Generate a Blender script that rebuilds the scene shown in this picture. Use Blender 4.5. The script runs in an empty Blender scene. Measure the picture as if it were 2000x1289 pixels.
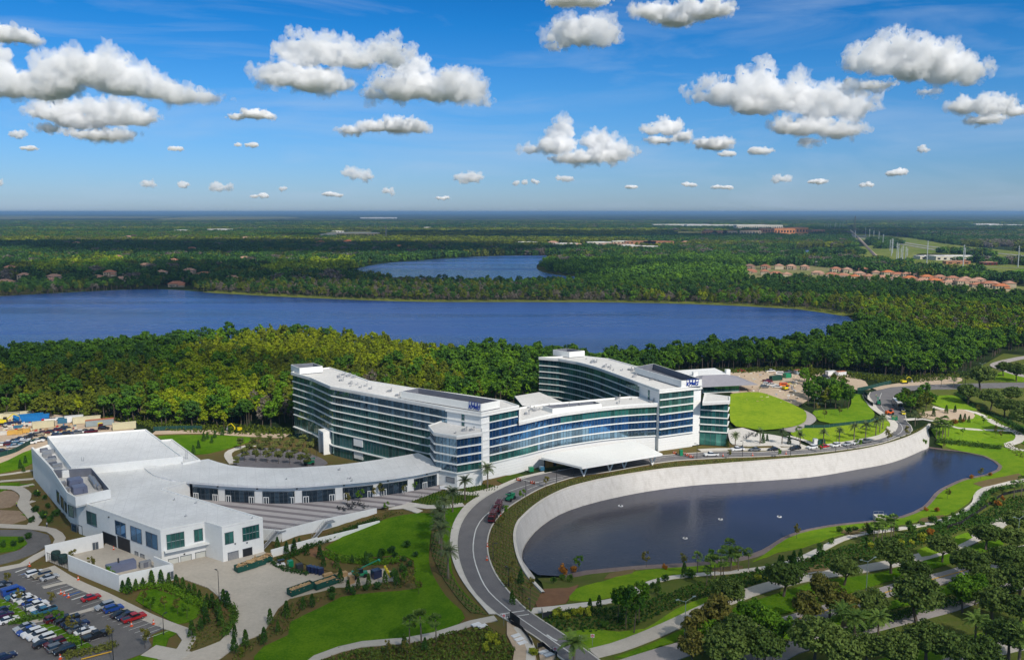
import bpy, bmesh, math, random
import numpy as np
from mathutils import Vector, Matrix
from mathutils.geometry import delaunay_2d_cdt
C = bpy.context.scene
COL = C.collection
rnd = random.Random(7)

# ---------------------------------------------------------------- camera
F_PX = 1700.0; CAM_H = 95.0; PITCH = math.atan(230.5 / F_PX)
cam = bpy.data.objects.new('camera', bpy.data.cameras.new('camera'))
COL.objects.link(cam)
cam.location = (0, 0, CAM_H)
cam.rotation_euler = (math.pi / 2 - PITCH, 0, 0)
cam.data.sensor_width = 36.0
cam.data.lens = 36.0 * F_PX / 2000.0
cam.data.clip_start = 1.0
cam.data.clip_end = 200000.0
C.camera = cam

# ---------------------------------------------------------------- sky, sun, exposure
SUN_EL = math.radians(41); SUN_V = Vector((0.56, -0.83, 0)).normalized()
SUN_DIR = Vector((SUN_V.x * math.cos(SUN_EL), SUN_V.y * math.cos(SUN_EL), math.sin(SUN_EL)))
world = bpy.data.worlds.new('World'); C.world = world; world.use_nodes = True
wn, wl = world.node_tree.nodes, world.node_tree.links
bg = wn['Background']
sky = wn.new('ShaderNodeTexSky'); sky.sky_type = 'NISHITA'; sky.sun_disc = False
sky.sun_elevation = SUN_EL; sky.sun_rotation = math.atan2(SUN_V.x, SUN_V.y)
sky.altitude = 100; sky.air_density = 1.0; sky.dust_density = 0.35; sky.ozone_density = 3.2
tc = wn.new('ShaderNodeTexCoord'); sep = wn.new('ShaderNodeSeparateXYZ'); wl.new(tc.outputs['Generated'], sep.inputs[0])
rmp = wn.new('ShaderNodeValToRGB'); wl.new(sep.outputs['Z'], rmp.inputs[0])
cr = rmp.color_ramp; cr.elements[0].position = 0.0; cr.elements[0].color = SKY0 = (0.38, 0.51, 0.80, 1)
cr.elements[1].position = 0.27; cr.elements[1].color = (0.02, 0.34, 0.70, 1)
for p_, c_ in ((0.06, (0.29, 0.51, 0.84, 1)), (0.13, (0.18, 0.50, 0.84, 1)), (0.20, (0.06, 0.43, 0.80, 1)), (0.38, (0.9, 0.95, 0.9, 1)), (0.55, (2.3, 1.7, 1.05, 1))):  # two overhead stops, out of view, brightened and warmed to lift the shade
    e_ = cr.elements.new(p_); e_.color = c_
mul = wn.new('ShaderNodeMix'); mul.data_type = 'RGBA'; mul.blend_type = 'MULTIPLY'; mul.inputs['Factor'].default_value = 1.0
wl.new(sky.outputs[0], mul.inputs['A']); wl.new(rmp.outputs[0], mul.inputs['B'])
# faint high veils of cirrus, stretched along the horizon
vm = wn.new('ShaderNodeVectorMath'); vm.operation = 'MULTIPLY'; vm.inputs[1].default_value = (2.2, 2.2, 14.0); wl.new(tc.outputs['Generated'], vm.inputs[0])
vn = wn.new('ShaderNodeTexNoise'); vn.inputs['Scale'].default_value = 1.6; vn.inputs['Detail'].default_value = 7; vn.inputs['Roughness'].default_value = 0.58; vn.inputs['Distortion'].default_value = 0.6; wl.new(vm.outputs[0], vn.inputs['Vector'])
vr = wn.new('ShaderNodeMapRange'); vr.inputs[1].default_value = 0.47; vr.inputs[2].default_value = 0.78; vr.inputs[4].default_value = 0.42; wl.new(vn.outputs['Fac'], vr.inputs[0])
vx = wn.new('ShaderNodeMix'); vx.data_type = 'RGBA'; wl.new(vr.outputs[0], vx.inputs['Factor']); wl.new(mul.outputs['Result'], vx.inputs['A']); vx.inputs['B'].default_value = (3.6, 4.6, 6.0, 1)
wl.new(vx.outputs['Result'], bg.inputs['Color']); bg.inputs['Strength'].default_value = 0.13
sun = bpy.data.objects.new('sun', bpy.data.lights.new('sun', 'SUN')); COL.objects.link(sun)
sun.data.energy = 4.2; sun.data.angle = math.radians(0.55); sun.data.color = (1.0, 0.94, 0.86)
sun.rotation_euler = SUN_DIR.to_track_quat('Z', 'Y').to_euler()
C.view_settings.view_transform = 'Standard'; C.view_settings.look = 'None'
C.view_settings.exposure = 0.0; C.view_settings.gamma = 1.0; C.view_settings.use_curve_mapping = False
cy = C.cycles
cy.use_denoising = True
cy.max_bounces = 22; cy.diffuse_bounces = 3; cy.glossy_bounces = 3; cy.transmission_bounces = 4
cy.transparent_max_bounces = 12; cy.volume_bounces = 20
cy.sample_clamp_indirect = 8.0
cy.use_adaptive_sampling = True; cy.adaptive_threshold = 0.015
C.render.use_persistent_data = False

# ---------------------------------------------------------------- materials
MATS = {}
def ncol(c): return (c[0], c[1], c[2], 1.0)
def M(name, col, col2=None, rough=0.85, spec=0.3, scales=(0.04, 0.5), amt=0.25, metal=0.0, island=0.0, objr=0.0,
      bump=0.0, trans=0.0, emit=0.0):
    """procedural material: two base colours mixed by world-space noise, with per-piece and per-object variation"""
    if name in MATS: return MATS[name]
    m = bpy.data.materials.new(name); m.use_nodes = True
    n, l = m.node_tree.nodes, m.node_tree.links
    p = n['Principled BSDF']
    p.inputs['Roughness'].default_value = rough; p.inputs['Specular IOR Level'].default_value = spec
    p.inputs['Metallic'].default_value = metal
    if col2 is None: col2 = tuple(c * (1 - amt) for c in col)
    geo = n.new('ShaderNodeNewGeometry')
    fac = None
    for i, s in enumerate(scales):
        t = n.new('ShaderNodeTexNoise'); t.inputs['Scale'].default_value = s; t.inputs['Detail'].default_value = 4
        l.new(geo.outputs['Position'], t.inputs['Vector'])
        if fac is None: fac = t.outputs['Fac']
        else:
            a = n.new('ShaderNodeMath'); a.operation = 'ADD'; l.new(fac, a.inputs[0]); l.new(t.outputs['Fac'], a.inputs[1]); fac = a.outputs[0]
    k = len(scales)
    for src, w in (('i', island), ('o', objr)):
        if w:
            a = n.new('ShaderNodeMath'); a.operation = 'MULTIPLY_ADD'; a.inputs[1].default_value = w * k
            if src == 'i': l.new(geo.outputs['Random Per Island'], a.inputs[0])
            else:
                oi = n.new('ShaderNodeObjectInfo'); l.new(oi.outputs['Random'], a.inputs[0])
            b = n.new('ShaderNodeMath'); b.operation = 'SUBTRACT'; l.new(fac, b.inputs[0]); b.inputs[1].default_value = w * k / 2
            l.new(b.outputs[0], a.inputs[2]); fac = a.outputs[0]
    mr = n.new('ShaderNodeMapRange'); mr.inputs[1].default_value = 0.34 * k; mr.inputs[2].default_value = 0.66 * k
    l.new(fac, mr.inputs[0])
    mx = n.new('ShaderNodeMix'); mx.data_type = 'RGBA'
    l.new(mr.outputs[0], mx.inputs['Factor']); mx.inputs['A'].default_value = ncol(col); mx.inputs['B'].default_value = ncol(col2)
    l.new(mx.outputs['Result'], p.inputs['Base Color'])
    if bump:
        b = n.new('ShaderNodeBump'); b.inputs['Strength'].default_value = bump; b.inputs['Distance'].default_value = 0.3
        l.new(fac, b.inputs['Height']); l.new(b.outputs[0], p.inputs['Normal'])
    if trans:
        tl = n.new('ShaderNodeBsdfTranslucent'); l.new(mx.outputs['Result'], tl.inputs[0])
        ms = n.new('ShaderNodeMixShader'); ms.inputs[0].default_value = trans
        l.new(p.outputs[0], ms.inputs[1]); l.new(tl.outputs[0], ms.inputs[2]); l.new(ms.outputs[0], n['Material Output'].inputs[0])
    if emit:
        p.inputs['Emission Color'].default_value = ncol(col); p.inputs['Emission Strength'].default_value = emit
    m['nfac'] = 1
    m['mr'] = mr.name; MATS[name] = m
    return m
def crisp(m, k=0.4):
    mr = m.node_tree.nodes[m['mr']]; a, b = mr.inputs[1].default_value, mr.inputs[2].default_value; c, w = (a + b) / 2, (b - a) / 2 * k; mr.inputs[1].default_value = c - w; mr.inputs[2].default_value = c + w; return m
def band(m, axis_xy, period, duty, col, soft=0.02):
    """adds painted or paved bands across a surface, measured in metres along axis_xy (or z when axis is 'z')"""
    n, l = m.node_tree.nodes, m.node_tree.links
    p = n['Principled BSDF']; src = p.inputs['Base Color'].links[0].from_socket
    geo = n.new('ShaderNodeNewGeometry'); d = n.new('ShaderNodeVectorMath'); d.operation = 'DOT_PRODUCT'
    l.new(geo.outputs['Position'], d.inputs[0]); d.inputs[1].default_value = axis_xy
    a = n.new('ShaderNodeMath'); a.operation = 'DIVIDE'; l.new(d.outputs['Value'], a.inputs[0]); a.inputs[1].default_value = period
    f = n.new('ShaderNodeMath'); f.operation = 'FRACT'; l.new(a.outputs[0], f.inputs[0])
    mr = n.new('ShaderNodeMapRange'); mr.inputs[1].default_value = duty - soft; mr.inputs[2].default_value = duty + soft
    l.new(f.outputs[0], mr.inputs[0])
    mx = n.new('ShaderNodeMix'); mx.data_type = 'RGBA'; l.new(mr.outputs[0], mx.inputs['Factor'])
    mx.inputs['A'].default_value = ncol(col); l.new(src, mx.inputs['B']); l.new(mx.outputs['Result'], p.inputs['Base Color'])
    return m

white = M('white_render', (0.80, 0.80, 0.77), (0.72, 0.72, 0.69), 0.7, 0.3, (0.08, 0.9))
panel = band(M('white_panel', (0.80, 0.80, 0.78), (0.73, 0.73, 0.71), 0.55, 0.4, (0.1, 1.3)), (0, 0, 1), 1.0, 0.06, (0.52, 0.53, 0.52))
rooft = band(crisp(M('roof_membrane', (0.76, 0.76, 0.75), (0.63, 0.63, 0.62), 0.75, 0.25, (0.03, 0.12, 0.9)), .6), (0.95, 0.31, 0), 3.0, 0.035, (0.60, 0.60, 0.60))
gravroof = M('roof_gravel', (0.66, 0.65, 0.63), (0.52, 0.51, 0.49), 0.9, 0.1, (0.06, 0.8))
screen = M('grey_screen', (0.16, 0.17, 0.20), (0.11, 0.12, 0.15), 0.6, 0.4)
metal = M('galvanised', (0.42, 0.43, 0.44), (0.30, 0.31, 0.33), 0.45, 0.5, (0.3, 2.0), metal=0.5)
ductm = M('blue_grey_metal', (0.16, 0.18, 0.27), (0.12, 0.14, 0.21), 0.5, 0.4)
dark = M('dark_opening', (0.02, 0.022, 0.025), (0.012, 0.013, 0.015), 0.6)
polem = M('dark_pole', (0.035, 0.037, 0.04), None, 0.5, 0.4)
asph = M('asphalt', (0.20, 0.19, 0.19), (0.125, 0.12, 0.125), 0.9, 0.2, (0.03, 0.25, 2.5))
asphd = M('asphalt_parking', (0.165, 0.158, 0.155), (0.10, 0.097, 0.097), 0.9, 0.2, (0.05, 0.3, 2.5))
asphl = band(M('asphalt_old', (0.40, 0.36, 0.34), (0.30, 0.27, 0.26), 0.9, 0.2, (0.03, 0.3, 2.5)), (0.6, 0.8, 0), 5.0, 0.01, (0.25, 0.23, 0.22))
conc = M('concrete', (0.52, 0.48, 0.42), (0.40, 0.365, 0.315), 0.9, 0.2, (0.03, 0.25, 2.0))
concy = M('yard_concrete', (0.53, 0.475, 0.40), (0.38, 0.34, 0.285), 0.9, 0.2, (0.025, 0.12, 1.0))
concw = M('pale_concrete', (0.64, 0.60, 0.54), (0.52, 0.485, 0.43), 0.9, 0.2, (0.05, 0.4))
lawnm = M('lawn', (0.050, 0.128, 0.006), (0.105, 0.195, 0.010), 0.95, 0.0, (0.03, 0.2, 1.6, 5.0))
lawny = M('lawn_painted_sun', (0.175, 0.275, 0.016), (0.100, 0.205, 0.012), 0.95, 0.0, (0.035, 0.25, 1.6, 5.0))  # brighter copy of the lawn, sunlight put into the grass colour
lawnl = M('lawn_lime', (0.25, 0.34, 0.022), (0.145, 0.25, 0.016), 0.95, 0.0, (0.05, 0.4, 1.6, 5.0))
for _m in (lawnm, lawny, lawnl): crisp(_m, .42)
mulch = M('mulch_planting', (0.15, 0.09, 0.04), (0.095, 0.105, 0.028), 0.95, 0.05, (0.08, 0.45, 1.5))
mulchr = band(M('mulch_rows', (0.10, 0.085, 0.035), (0.08, 0.12, 0.025), 0.95, 0.05, (0.08, 0.6)), (0.8, 0.6, 0), 1.6, 0.3, (0.15, 0.10, 0.05), 0.15)
dirt = M('bare_soil', (0.36, 0.27, 0.19), (0.22, 0.155, 0.105), 0.95, 0.05, (0.04, 0.2, 1.0))
sandm = M('sand', (0.52, 0.41, 0.30), (0.40, 0.31, 0.23), 0.95, 0.05, (0.06, 0.5))
scrub = M('scrub', (0.065, 0.11, 0.014), (0.13, 0.125, 0.035), 0.95, 0.05, (0.06, 0.3, 1.5))
mark = M('white_marking', (0.72, 0.72, 0.70), (0.55, 0.55, 0.53), 0.8)
marky = M('yellow_marking', (0.75, 0.42, 0.02), (0.6, 0.34, 0.03), 0.8)
markb = M('blue_marking', (0.03, 0.14, 0.45), None, 0.8)
kerbm = M('kerb_concrete', (0.58, 0.55, 0.49), (0.48, 0.45, 0.40), 0.9)

def glass(name, col, rough=0.06, metal=0.75):
    m = M(name, col, tuple(c * 0.55 for c in col), rough, 0.8, (0.15, 1.2), metal=metal, island=1.1)
    return m
gl_blue = glass('blue_glass', (0.055, 0.19, 0.40))
gl_teal = glass('teal_glass', (0.09, 0.25, 0.25), 0.06, 0.6)
gl_dark = glass('dark_glass', (0.07, 0.12, 0.17))
gl_sky_painted = glass('sky_painted_glass', (0.20, 0.33, 0.44))  # paler pane tint, a sky reflection painted into the glass colour
gl_green = glass('green_glass', (0.05, 0.22, 0.20), 0.12, 0.5)
mull = M('mullion', (0.10, 0.12, 0.14), None, 0.4)

# ---------------------------------------------------------------- mesh helpers
class MB:
    def __init__(s): s.v = []; s.f = []; s.m = []
    def face(s, pts, mi=0):
        i = len(s.v); s.v += [tuple(p) for p in pts]; s.f.append(tuple(range(i, i + len(pts)))); s.m.append(mi)
    def box(s, c, d, rz=0.0, mi=0, taper=1.0):
        """box centred at c in x/y, standing on c.z, size d"""
        ca, sa = math.cos(rz), math.sin(rz); i = len(s.v)
        for z, t in ((0, 1.0), (d[2], taper)):
            for x, y in ((-.5, -.5), (.5, -.5), (.5, .5), (-.5, .5)):
                X, Y = x * d[0] * t, y * d[1] * t
                s.v.append((c[0] + X * ca - Y * sa, c[1] + X * sa + Y * ca, c[2] + z))
        for q in ((0, 3, 2, 1), (4, 5, 6, 7), (0, 1, 5, 4), (1, 2, 6, 5), (2, 3, 7, 6), (3, 0, 4, 7)):
            s.f.append(tuple(i + k for k in q)); s.m.append(mi)
        return s
    def prism(s, poly, z0, z1, mi=0, mtop=None, cap=True):
        n = len(poly)
        ar = sum(poly[k][0] * poly[(k + 1) % n][1] - poly[(k + 1) % n][0] * poly[k][1] for k in range(n))
        if ar < 0: poly = poly[::-1]
        i = len(s.v)
        for z in (z0, z1):
            for p in poly: s.v.append((p[0], p[1], z if not callable(z) else z(p[0], p[1])))
        for k in range(n):
            j = (k + 1) % n; s.f.append((i + k, i + j, i + n + j, i + n + k)); s.m.append(mi)
        if cap:
            s.f.append(tuple(i + n + k for k in range(n))); s.m.append(mi if mtop is None else mtop)
            s.f.append(tuple(i + k for k in range(n))[::-1]); s.m.append(mi)
        return s
    def tube(s, a, b, r0, r1=None, n=6, mi=0, cap=True):
        a, b = Vector(a), Vector(b); r1 = r0 if r1 is None else r1
        d = (b - a).normalized(); u = d.orthogonal().normalized(); w = d.cross(u); i = len(s.v)
        for p, r in ((a, r0), (b, r1)):
            for k in range(n):
                t = 2 * math.pi * k / n; q = p + (u * math.cos(t) + w * math.sin(t)) * r; s.v.append(tuple(q))
        for k in range(n):
            j = (k + 1) % n; s.f.append((i + k, i + j, i + n + j, i + n + k)); s.m.append(mi)
        if cap:
            s.f.append(tuple(i + n + k for k in range(n))); s.m.append(mi); s.f.append(tuple(i + k for k in range(n))[::-1]); s.m.append(mi)
        return s
    def lathe(s, c, prof, n=10, mi=0, sx=1.0, sy=1.0):
        i = len(s.v)
        for r, z in prof:
            for k in range(n):
                t = 2 * math.pi * k / n; s.v.append((c[0] + r * sx * math.cos(t), c[1] + r * sy * math.sin(t), c[2] + z))
        for q in range(len(prof) - 1):
            for k in range(n):
                j = (k + 1) % n; s.f.append((i + q * n + k, i + q * n + j, i + (q + 1) * n + j, i + (q + 1) * n + k)); s.m.append(mi)
        s.f.append(tuple(i + (len(prof) - 1) * n + k for k in range(n))); s.m.append(mi)
        return s
    def mesh(s, name, mats, smooth=False):
        me = bpy.data.meshes.new(name); me.from_pydata(s.v, [], s.f)
        for m in (mats if isinstance(mats, (list, tuple)) else [mats]): me.materials.append(m)
        me.polygons.foreach_set('material_index', s.m)
        if smooth: me.polygons.foreach_set('use_smooth', [True] * len(s.f))
        me.update(); return me
    def build(s, name, mats, parent=None, loc=(0, 0, 0), smooth=False, local=False):
        """links the shape as one object; world-space vertices are rebased on the parent unless local"""
        o0 = parent.location if parent and not local else Vector(loc)
        if parent and not local and parent.parent: o0 = parent.location + parent.parent.location
        if not local: s.v = [(x - o0[0], y - o0[1], z - o0[2]) for x, y, z in s.v]
        o = bpy.data.objects.new(name, s.mesh(name, mats, smooth)); COL.objects.link(o)
        if parent: o.parent = parent
        else: o.location = loc
        return o

def tag(o, label=None, cat=None, group=None, kind=None):
    if label: o['label'] = label
    if cat: o['category'] = cat
    if group: o['group'] = group
    if kind: o['kind'] = kind
    return o
def thing(name, label, cat, loc=(0, 0, 0), rz=0.0, group=None):
    o = bpy.data.objects.new(name, None); COL.objects.link(o); o.location = loc; o.rotation_euler = (0, 0, rz)
    o.empty_display_size = 0.5
    return tag(o, label, cat, group)
def dup(root, loc, rz=0.0, scale=1.0, label=None, group=None):
    r = root.copy(); COL.objects.link(r); r.location = loc; r.rotation_euler = (0, 0, rz)
    r.scale = (scale,) * 3 if not isinstance(scale, tuple) else scale
    if label: r['label'] = label
    if group: r['group'] = group
    for ch in list(root.children):
        c = ch.copy(); COL.objects.link(c); c.parent = r
        for g in list(ch.children):
            d = g.copy(); COL.objects.link(d); d.parent = c
    return r
ORD = ['first', 'second', 'third', 'fourth', 'fifth', 'sixth', 'seventh', 'eighth', 'ninth', 'tenth', 'eleventh', 'twelfth', 'thirteenth',
       'fourteenth', 'fifteenth', 'sixteenth', 'seventeenth', 'eighteenth', 'nineteenth', 'twentieth']
def nth(i):
    if i < 20: return ORD[i]
    i += 1; return '%d%s' % (i, 'th' if 10 < i % 100 < 14 else {1: 'st', 2: 'nd', 3: 'rd'}.get(i % 10, 'th'))

# ---------------------------------------------------------------- photograph pixel -> place on the terrain
_ct, _st = math.cos(PITCH), math.sin(PITCH)
def W(px, py, z=0.0):
    u = (px - 1000) / F_PX; v = (644.5 - py) / F_PX
    t = (z - CAM_H) / (-_st + v * _ct)
    return (u * t, (_ct + v * _st) * t)
def WP(pts, z=0.0): return [W(p[0], p[1], z) for p in pts]
def ZT(x, y, py):
    k = (644.5 - py) / F_PX
    return (k * y * _ct - y * _st) / (_ct + k * _st) + CAM_H
def PXY(x, y, z):
    z = z - CAM_H; c = y * _ct - z * _st; up = y * _st + z * _ct
    return (1000 + F_PX * x / c, 644.5 - F_PX * up / c)
def smooth_line(pts, step=4.0, closed=False):
    """Catmull-Rom through points, resampled about every step metres"""
    P = [Vector(p[:2]) for p in pts]; n = len(P); out = []
    rng = range(n if closed else n - 1)
    for i in rng:
        g = lambda k: P[(i + k) % n] if closed else P[min(max(i + k, 0), n - 1)]
        p0, p1, p2, p3 = g(-1), g(0), g(1), g(2)
        m = max(1, int((p2 - p1).length / step))
        for k in range(m):
            t = k / m
            q = 0.5 * ((2 * p1) + (p2 - p0) * t + (2 * p0 - 5 * p1 + 4 * p2 - p3) * t * t + (-p0 + 3 * p1 - 3 * p2 + p3) * t ** 3)
            out.append((q.x, q.y))
    if not closed: out.append(tuple(P[-1]))
    return out
def inpoly(X, Y, poly):
    X = np.asarray(X, float); Y = np.asarray(Y, float); r = np.zeros(X.shape, bool); n = len(poly)
    for i in range(n):
        x1, y1 = poly[i][:2]; x2, y2 = poly[(i + 1) % n][:2]
        if y1 == y2: continue
        c = ((y1 > Y) != (y2 > Y)) & (X < (x2 - x1) * (Y - y1) / (y2 - y1) + x1)
        r ^= c
    return r
def segdist(X, Y, line, closed=False):
    d = np.full(np.shape(X), 1e9); n = len(line)
    for i in range(n if closed else n - 1):
        x1, y1 = line[i][:2]; x2, y2 = line[(i + 1) % n][:2]
        dx, dy = x2 - x1, y2 - y1; L = dx * dx + dy * dy + 1e-9
        t = np.clip(((X - x1) * dx + (Y - y1) * dy) / L, 0, 1)
        d = np.minimum(d, np.hypot(X - x1 - t * dx, Y - y1 - t * dy))
    return d
def sstep(t): t = np.clip(t, 0, 1); return t * t * (3 - 2 * t)

# ---------------------------------------------------------------- terrain
WALL_TOP = [(1063,1158),(1036,1129),(1018,1099),(1009,1069),(1007,1042),(1015,1018),(1033,1000),(1063,977),(1103,957),(1142,945),(1202,932),(1293,918),(1366,911),(1440,905),(1550,896.5),(1600,891.5),(1681,880),(1731,869),(1771,856.5),(1802,842),(1817,829)]
WALL_BASE = [(1048,1122),(1030,1108),(1021,1090),(1022,1075),(1027,1063),(1045,1039),(1075,1015),(1112,996.6),(1172,978.5),(1262,960),(1353,948),(1440,942),(1581,932),(1672,917),(1731,906),(1771,893),(1798,881),(1814,875)]
SHORE = [(1030,1108),(1051,1122),(1100,1125),(1142,1116),(1202,1110),(1262,1105),(1353,1100),(1440,1090),(1490,1075),(1536,1048),(1581,1034),(1641,1024),(1702,1018),(1762,1009),(1804,991),(1822,972),(1837,957),(1883,936),(1928,927),(1949,918),(1953,910),(1943,901),(1922,890.6),(1882,882.5),(1842,878.5),(1814,875)]
WATER_Z = -6.0; LOW_Z = -3.6; WEST_Z = -4.0
wall_top = smooth_line(WP(WALL_TOP, 0), 5)
wall_base = smooth_line(WP(WALL_BASE, WATER_Z), 5)
shore = smooth_line(WP(SHORE, WATER_Z), 5)
water_poly = wall_base[2:-1] + shore[::-1]
# low ground east and south of the pond (soft edges), joined to the wall (hard edge)
low_soft = [wall_top[0]] + WP([(1090,1186),(1160,1200),(1290,1180),(1420,1150),(1560,1125),(1680,1085),(1800,1055),(1900,1030)], 0) + \
    [(150, 225), (230, 262), (330, 330), (360, 420), (260, 450)] + WP([(1880,775),(1810,795),(1800,815)], 0) + [wall_top[-1]]
low_poly = wall_top + low_soft[::-1][1:-1]
TERR_EDGE = [(514,1034),(549,1037),(617,1019),(649,1012),(735,994),(790,980)]      # pixels at z = 0
terr_edge = WP(TERR_EDGE, 0)
west_soft = [terr_edge[-1]] + WP([(850,1000),(880,1060),(890,1140),(935,1215),(1010,1289)], 0) + [(0, 120), (-360, 120), (-360, 460), (-200, 460), (-120, 430), (-88, 405)]
west_poly = terr_edge + west_soft[1:] + [(-88, 376), (-76, 361), (-63, 343), (-38, 322), (-34, 300), (-60, 294), (-100, 294), (-96, 262)]
def hcalc(X, Y):
    X = np.asarray(X, float); Y = np.asarray(Y, float); Z = np.zeros(X.shape)
    a = inpoly(X, Y, low_poly); d = segdist(X, Y, low_soft)
    z = LOW_Z * np.clip(d / 24.0, 0, 1)
    ds = segdist(X, Y, shore); dw = segdist(X, Y, wall_base)
    wet = inpoly(X, Y, water_poly)
    bank = WATER_Z - 0.25
    f = np.clip(ds / 14.0, 0, 1)
    z = np.where(wet, np.minimum(bank - 2.0 * sstep(ds / 14.0), -6.1), bank * (1 - f) + z * f)
    z = np.where((~wet) & (dw < 9.0) & (segdist(X, Y, wall_top) < 9.0) & (dw < ds) & (segdist(X, Y, wall_top[:4]) > 6), -7.2, z)
    Z = np.where(a, z, Z)
    b = inpoly(X, Y, west_poly) & ~a
    d = segdist(X, Y, west_soft)
    Z = np.where(b, WEST_Z * np.clip(d / 30.0, 0, 1), Z)
    return Z
GX0, GX1, GY0, GY1 = -400, 480, 90, 620
_gx = np.arange(GX0, GX1 + 1.0); _gy = np.arange(GY0, GY1 + 1.0)
_HG = hcalc(*np.meshgrid(_gx, _gy))
def h(x, y):
    if not (GX0 < x < GX1 - 1 and GY0 < y < GY1 - 1): return 0.0
    i, j = x - GX0, y - GY0; a, b = int(i), int(j); s, t = i - a, j - b
    g = _HG
    return float((g[b, a] * (1 - s) + g[b, a + 1] * s) * (1 - t) + (g[b + 1, a] * (1 - s) + g[b + 1, a + 1] * s) * t)
def T(px, py, dz=0.0):
    """point of the terrain seen at a pixel of the 2000 px photograph"""
    u = (px - 1000) / F_PX; v = (644.5 - py) / F_PX
    dz_ = -_st + v * _ct; dy_ = _ct + v * _st
    t = (2.0 - CAM_H) / dz_; t1 = (-8.0 - CAM_H) / dz_
    while t < t1:
        if CAM_H + dz_ * t <= h(u * t, dy_ * t) + dz: break
        t += 0.5
    lo, hi = t - 0.5, t
    for _ in range(8):
        m = (lo + hi) / 2
        if CAM_H + dz_ * m <= h(u * m, dy_ * m) + dz: hi = m
        else: lo = m
    return (u * hi, dy_ * hi)
def TP(pts): return [T(p[0], p[1]) for p in pts]
def P3(px, py, dz=0.0):
    x, y = T(px, py); return (x, y, h(x, y) + dz)

def strip(line, w0, w1=None):
    """polygon around a line: w0 metres to its left, w1 to its right"""
    w1 = w0 if w1 is None else w1; L, R = [], []
    for i, p in enumerate(line):
        a = Vector(line[max(i - 1, 0)]); b = Vector(line[min(i + 1, len(line) - 1)]); t = (b - a).normalized()
        L.append((p[0] - t.y * w0, p[1] + t.x * w0)); R.append((p[0] + t.y * w1, p[1] - t.x * w1))
    return L + R[::-1]
_SH = [0]
def _creases():
    L = smooth_line(terr_edge, 5); return [strip(L, 0.0, .9)[len(L):][::-1], strip(L, 1.2, 0)[:len(L)]]
CREASE = _creases()
def sheet(name, poly, mat, top=0.0, skirt=0.25, step=5.0, kind='structure', label=None, flat=None, skirt_mat=None, parent=None, holes=()):
    """a slab draped on the terrain: top surface lies `top` metres above it, with a vertical kerb face all round"""
    _SH[0] += 1; top += 0.0035 * (_SH[0] % 17)
    xs = [p[0] for p in poly]; ys = [p[1] for p in poly]
    edge = []
    n = len(poly)
    for i in range(n):
        a, b = poly[i], poly[(i + 1) % n]; L = math.hypot(b[0] - a[0], b[1] - a[1]); m = max(1, int(L / (step * 1.5)))
        for k in range(m): edge.append((a[0] + (b[0] - a[0]) * k / m, a[1] + (b[1] - a[1]) * k / m))
    vs = [Vector(p) for p in edge]; ne = len(vs); faces = [list(range(ne))]
    step = 4.0
    gx, gy = np.meshgrid(np.arange(4 * math.floor(min(xs) / 4), max(xs), step), np.arange(4 * math.floor(min(ys) / 4), max(ys), step))
    gx, gy = gx.ravel(), gy.ravel()
    if len(gx):
        ok = inpoly(gx, gy, edge) & (segdist(gx, gy, edge, True) > step * 0.35)
        vs += [Vector((float(a), float(b))) for a, b in zip(gx[ok], gy[ok])]
    es = []
    if name == 'planting_ground':
        keep = segdist(np.array([v.x for v in vs]), np.array([v.y for v in vs]), terr_edge) > 1.6; keep[:ne] = True
        vs = [v for v, k in zip(vs, keep) if k]
        for L in CREASE:
            i = len(vs); vs += [Vector(p) for p in L]; es += [(i + k, i + k + 1) for k in range(len(L) - 1)]
    r = delaunay_2d_cdt(vs, es, faces, 1, 1e-4)
    V, E_, Fc = r[0], r[1], r[2]
    zf = (lambda x, y: flat) if flat is not None else h
    mb = MB(); mb.v = [(p.x, p.y, zf(p.x, p.y) + top) for p in V]
    if name == 'planting_ground': mb.v = [(x, y, float(z)) for (x, y, _), z in zip(mb.v, hcalc([v[0] for v in mb.v], [v[1] for v in mb.v]) + top)]
    for f in Fc:
        ar = sum(V[f[k]].x * V[f[(k + 1) % len(f)]].y - V[f[(k + 1) % len(f)]].x * V[f[k]].y for k in range(len(f)))
        mb.f.append(tuple(f) if ar > 0 else tuple(f)[::-1]); mb.m.append(0)
    if skirt:
        cnt = {}
        for f in mb.f:
            for k in range(len(f)):
                a, b = f[k], f[(k + 1) % len(f)]; cnt[(a, b)] = 1
        for (a, b) in list(cnt):
            if (b, a) not in cnt:
                i = len(mb.v); A, B = mb.v[a], mb.v[b]
                mb.v += [A, B, (B[0], B[1], B[2] - skirt), (A[0], A[1], A[2] - skirt)]
                mb.f.append((i + 1, i, i + 3, i + 2)); mb.m.append(1 if skirt_mat else 0)
    o = mb.build(name, [mat] + ([skirt_mat] if skirt_mat else []), parent)
    if kind: tag(o, label, None, None, kind)
    return o
def ribbon(name, line, w, mat, top, kind='structure', parent=None, label=None):
    _SH[0] += 1; top += 0.003 * (_SH[0] % 7) + .06
    mb = MB(); P = strip(line, w / 2); n = len(line)
    for i in range(n - 1):
        q = [P[i], P[2 * n - 1 - i], P[2 * n - 2 - i], P[i + 1]]
        mb.face([(a, b, h(a, b) + top) for a, b in q])
    o = mb.build(name, mat, parent)
    if kind: tag(o, label, None, None, kind)
    return o

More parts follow.
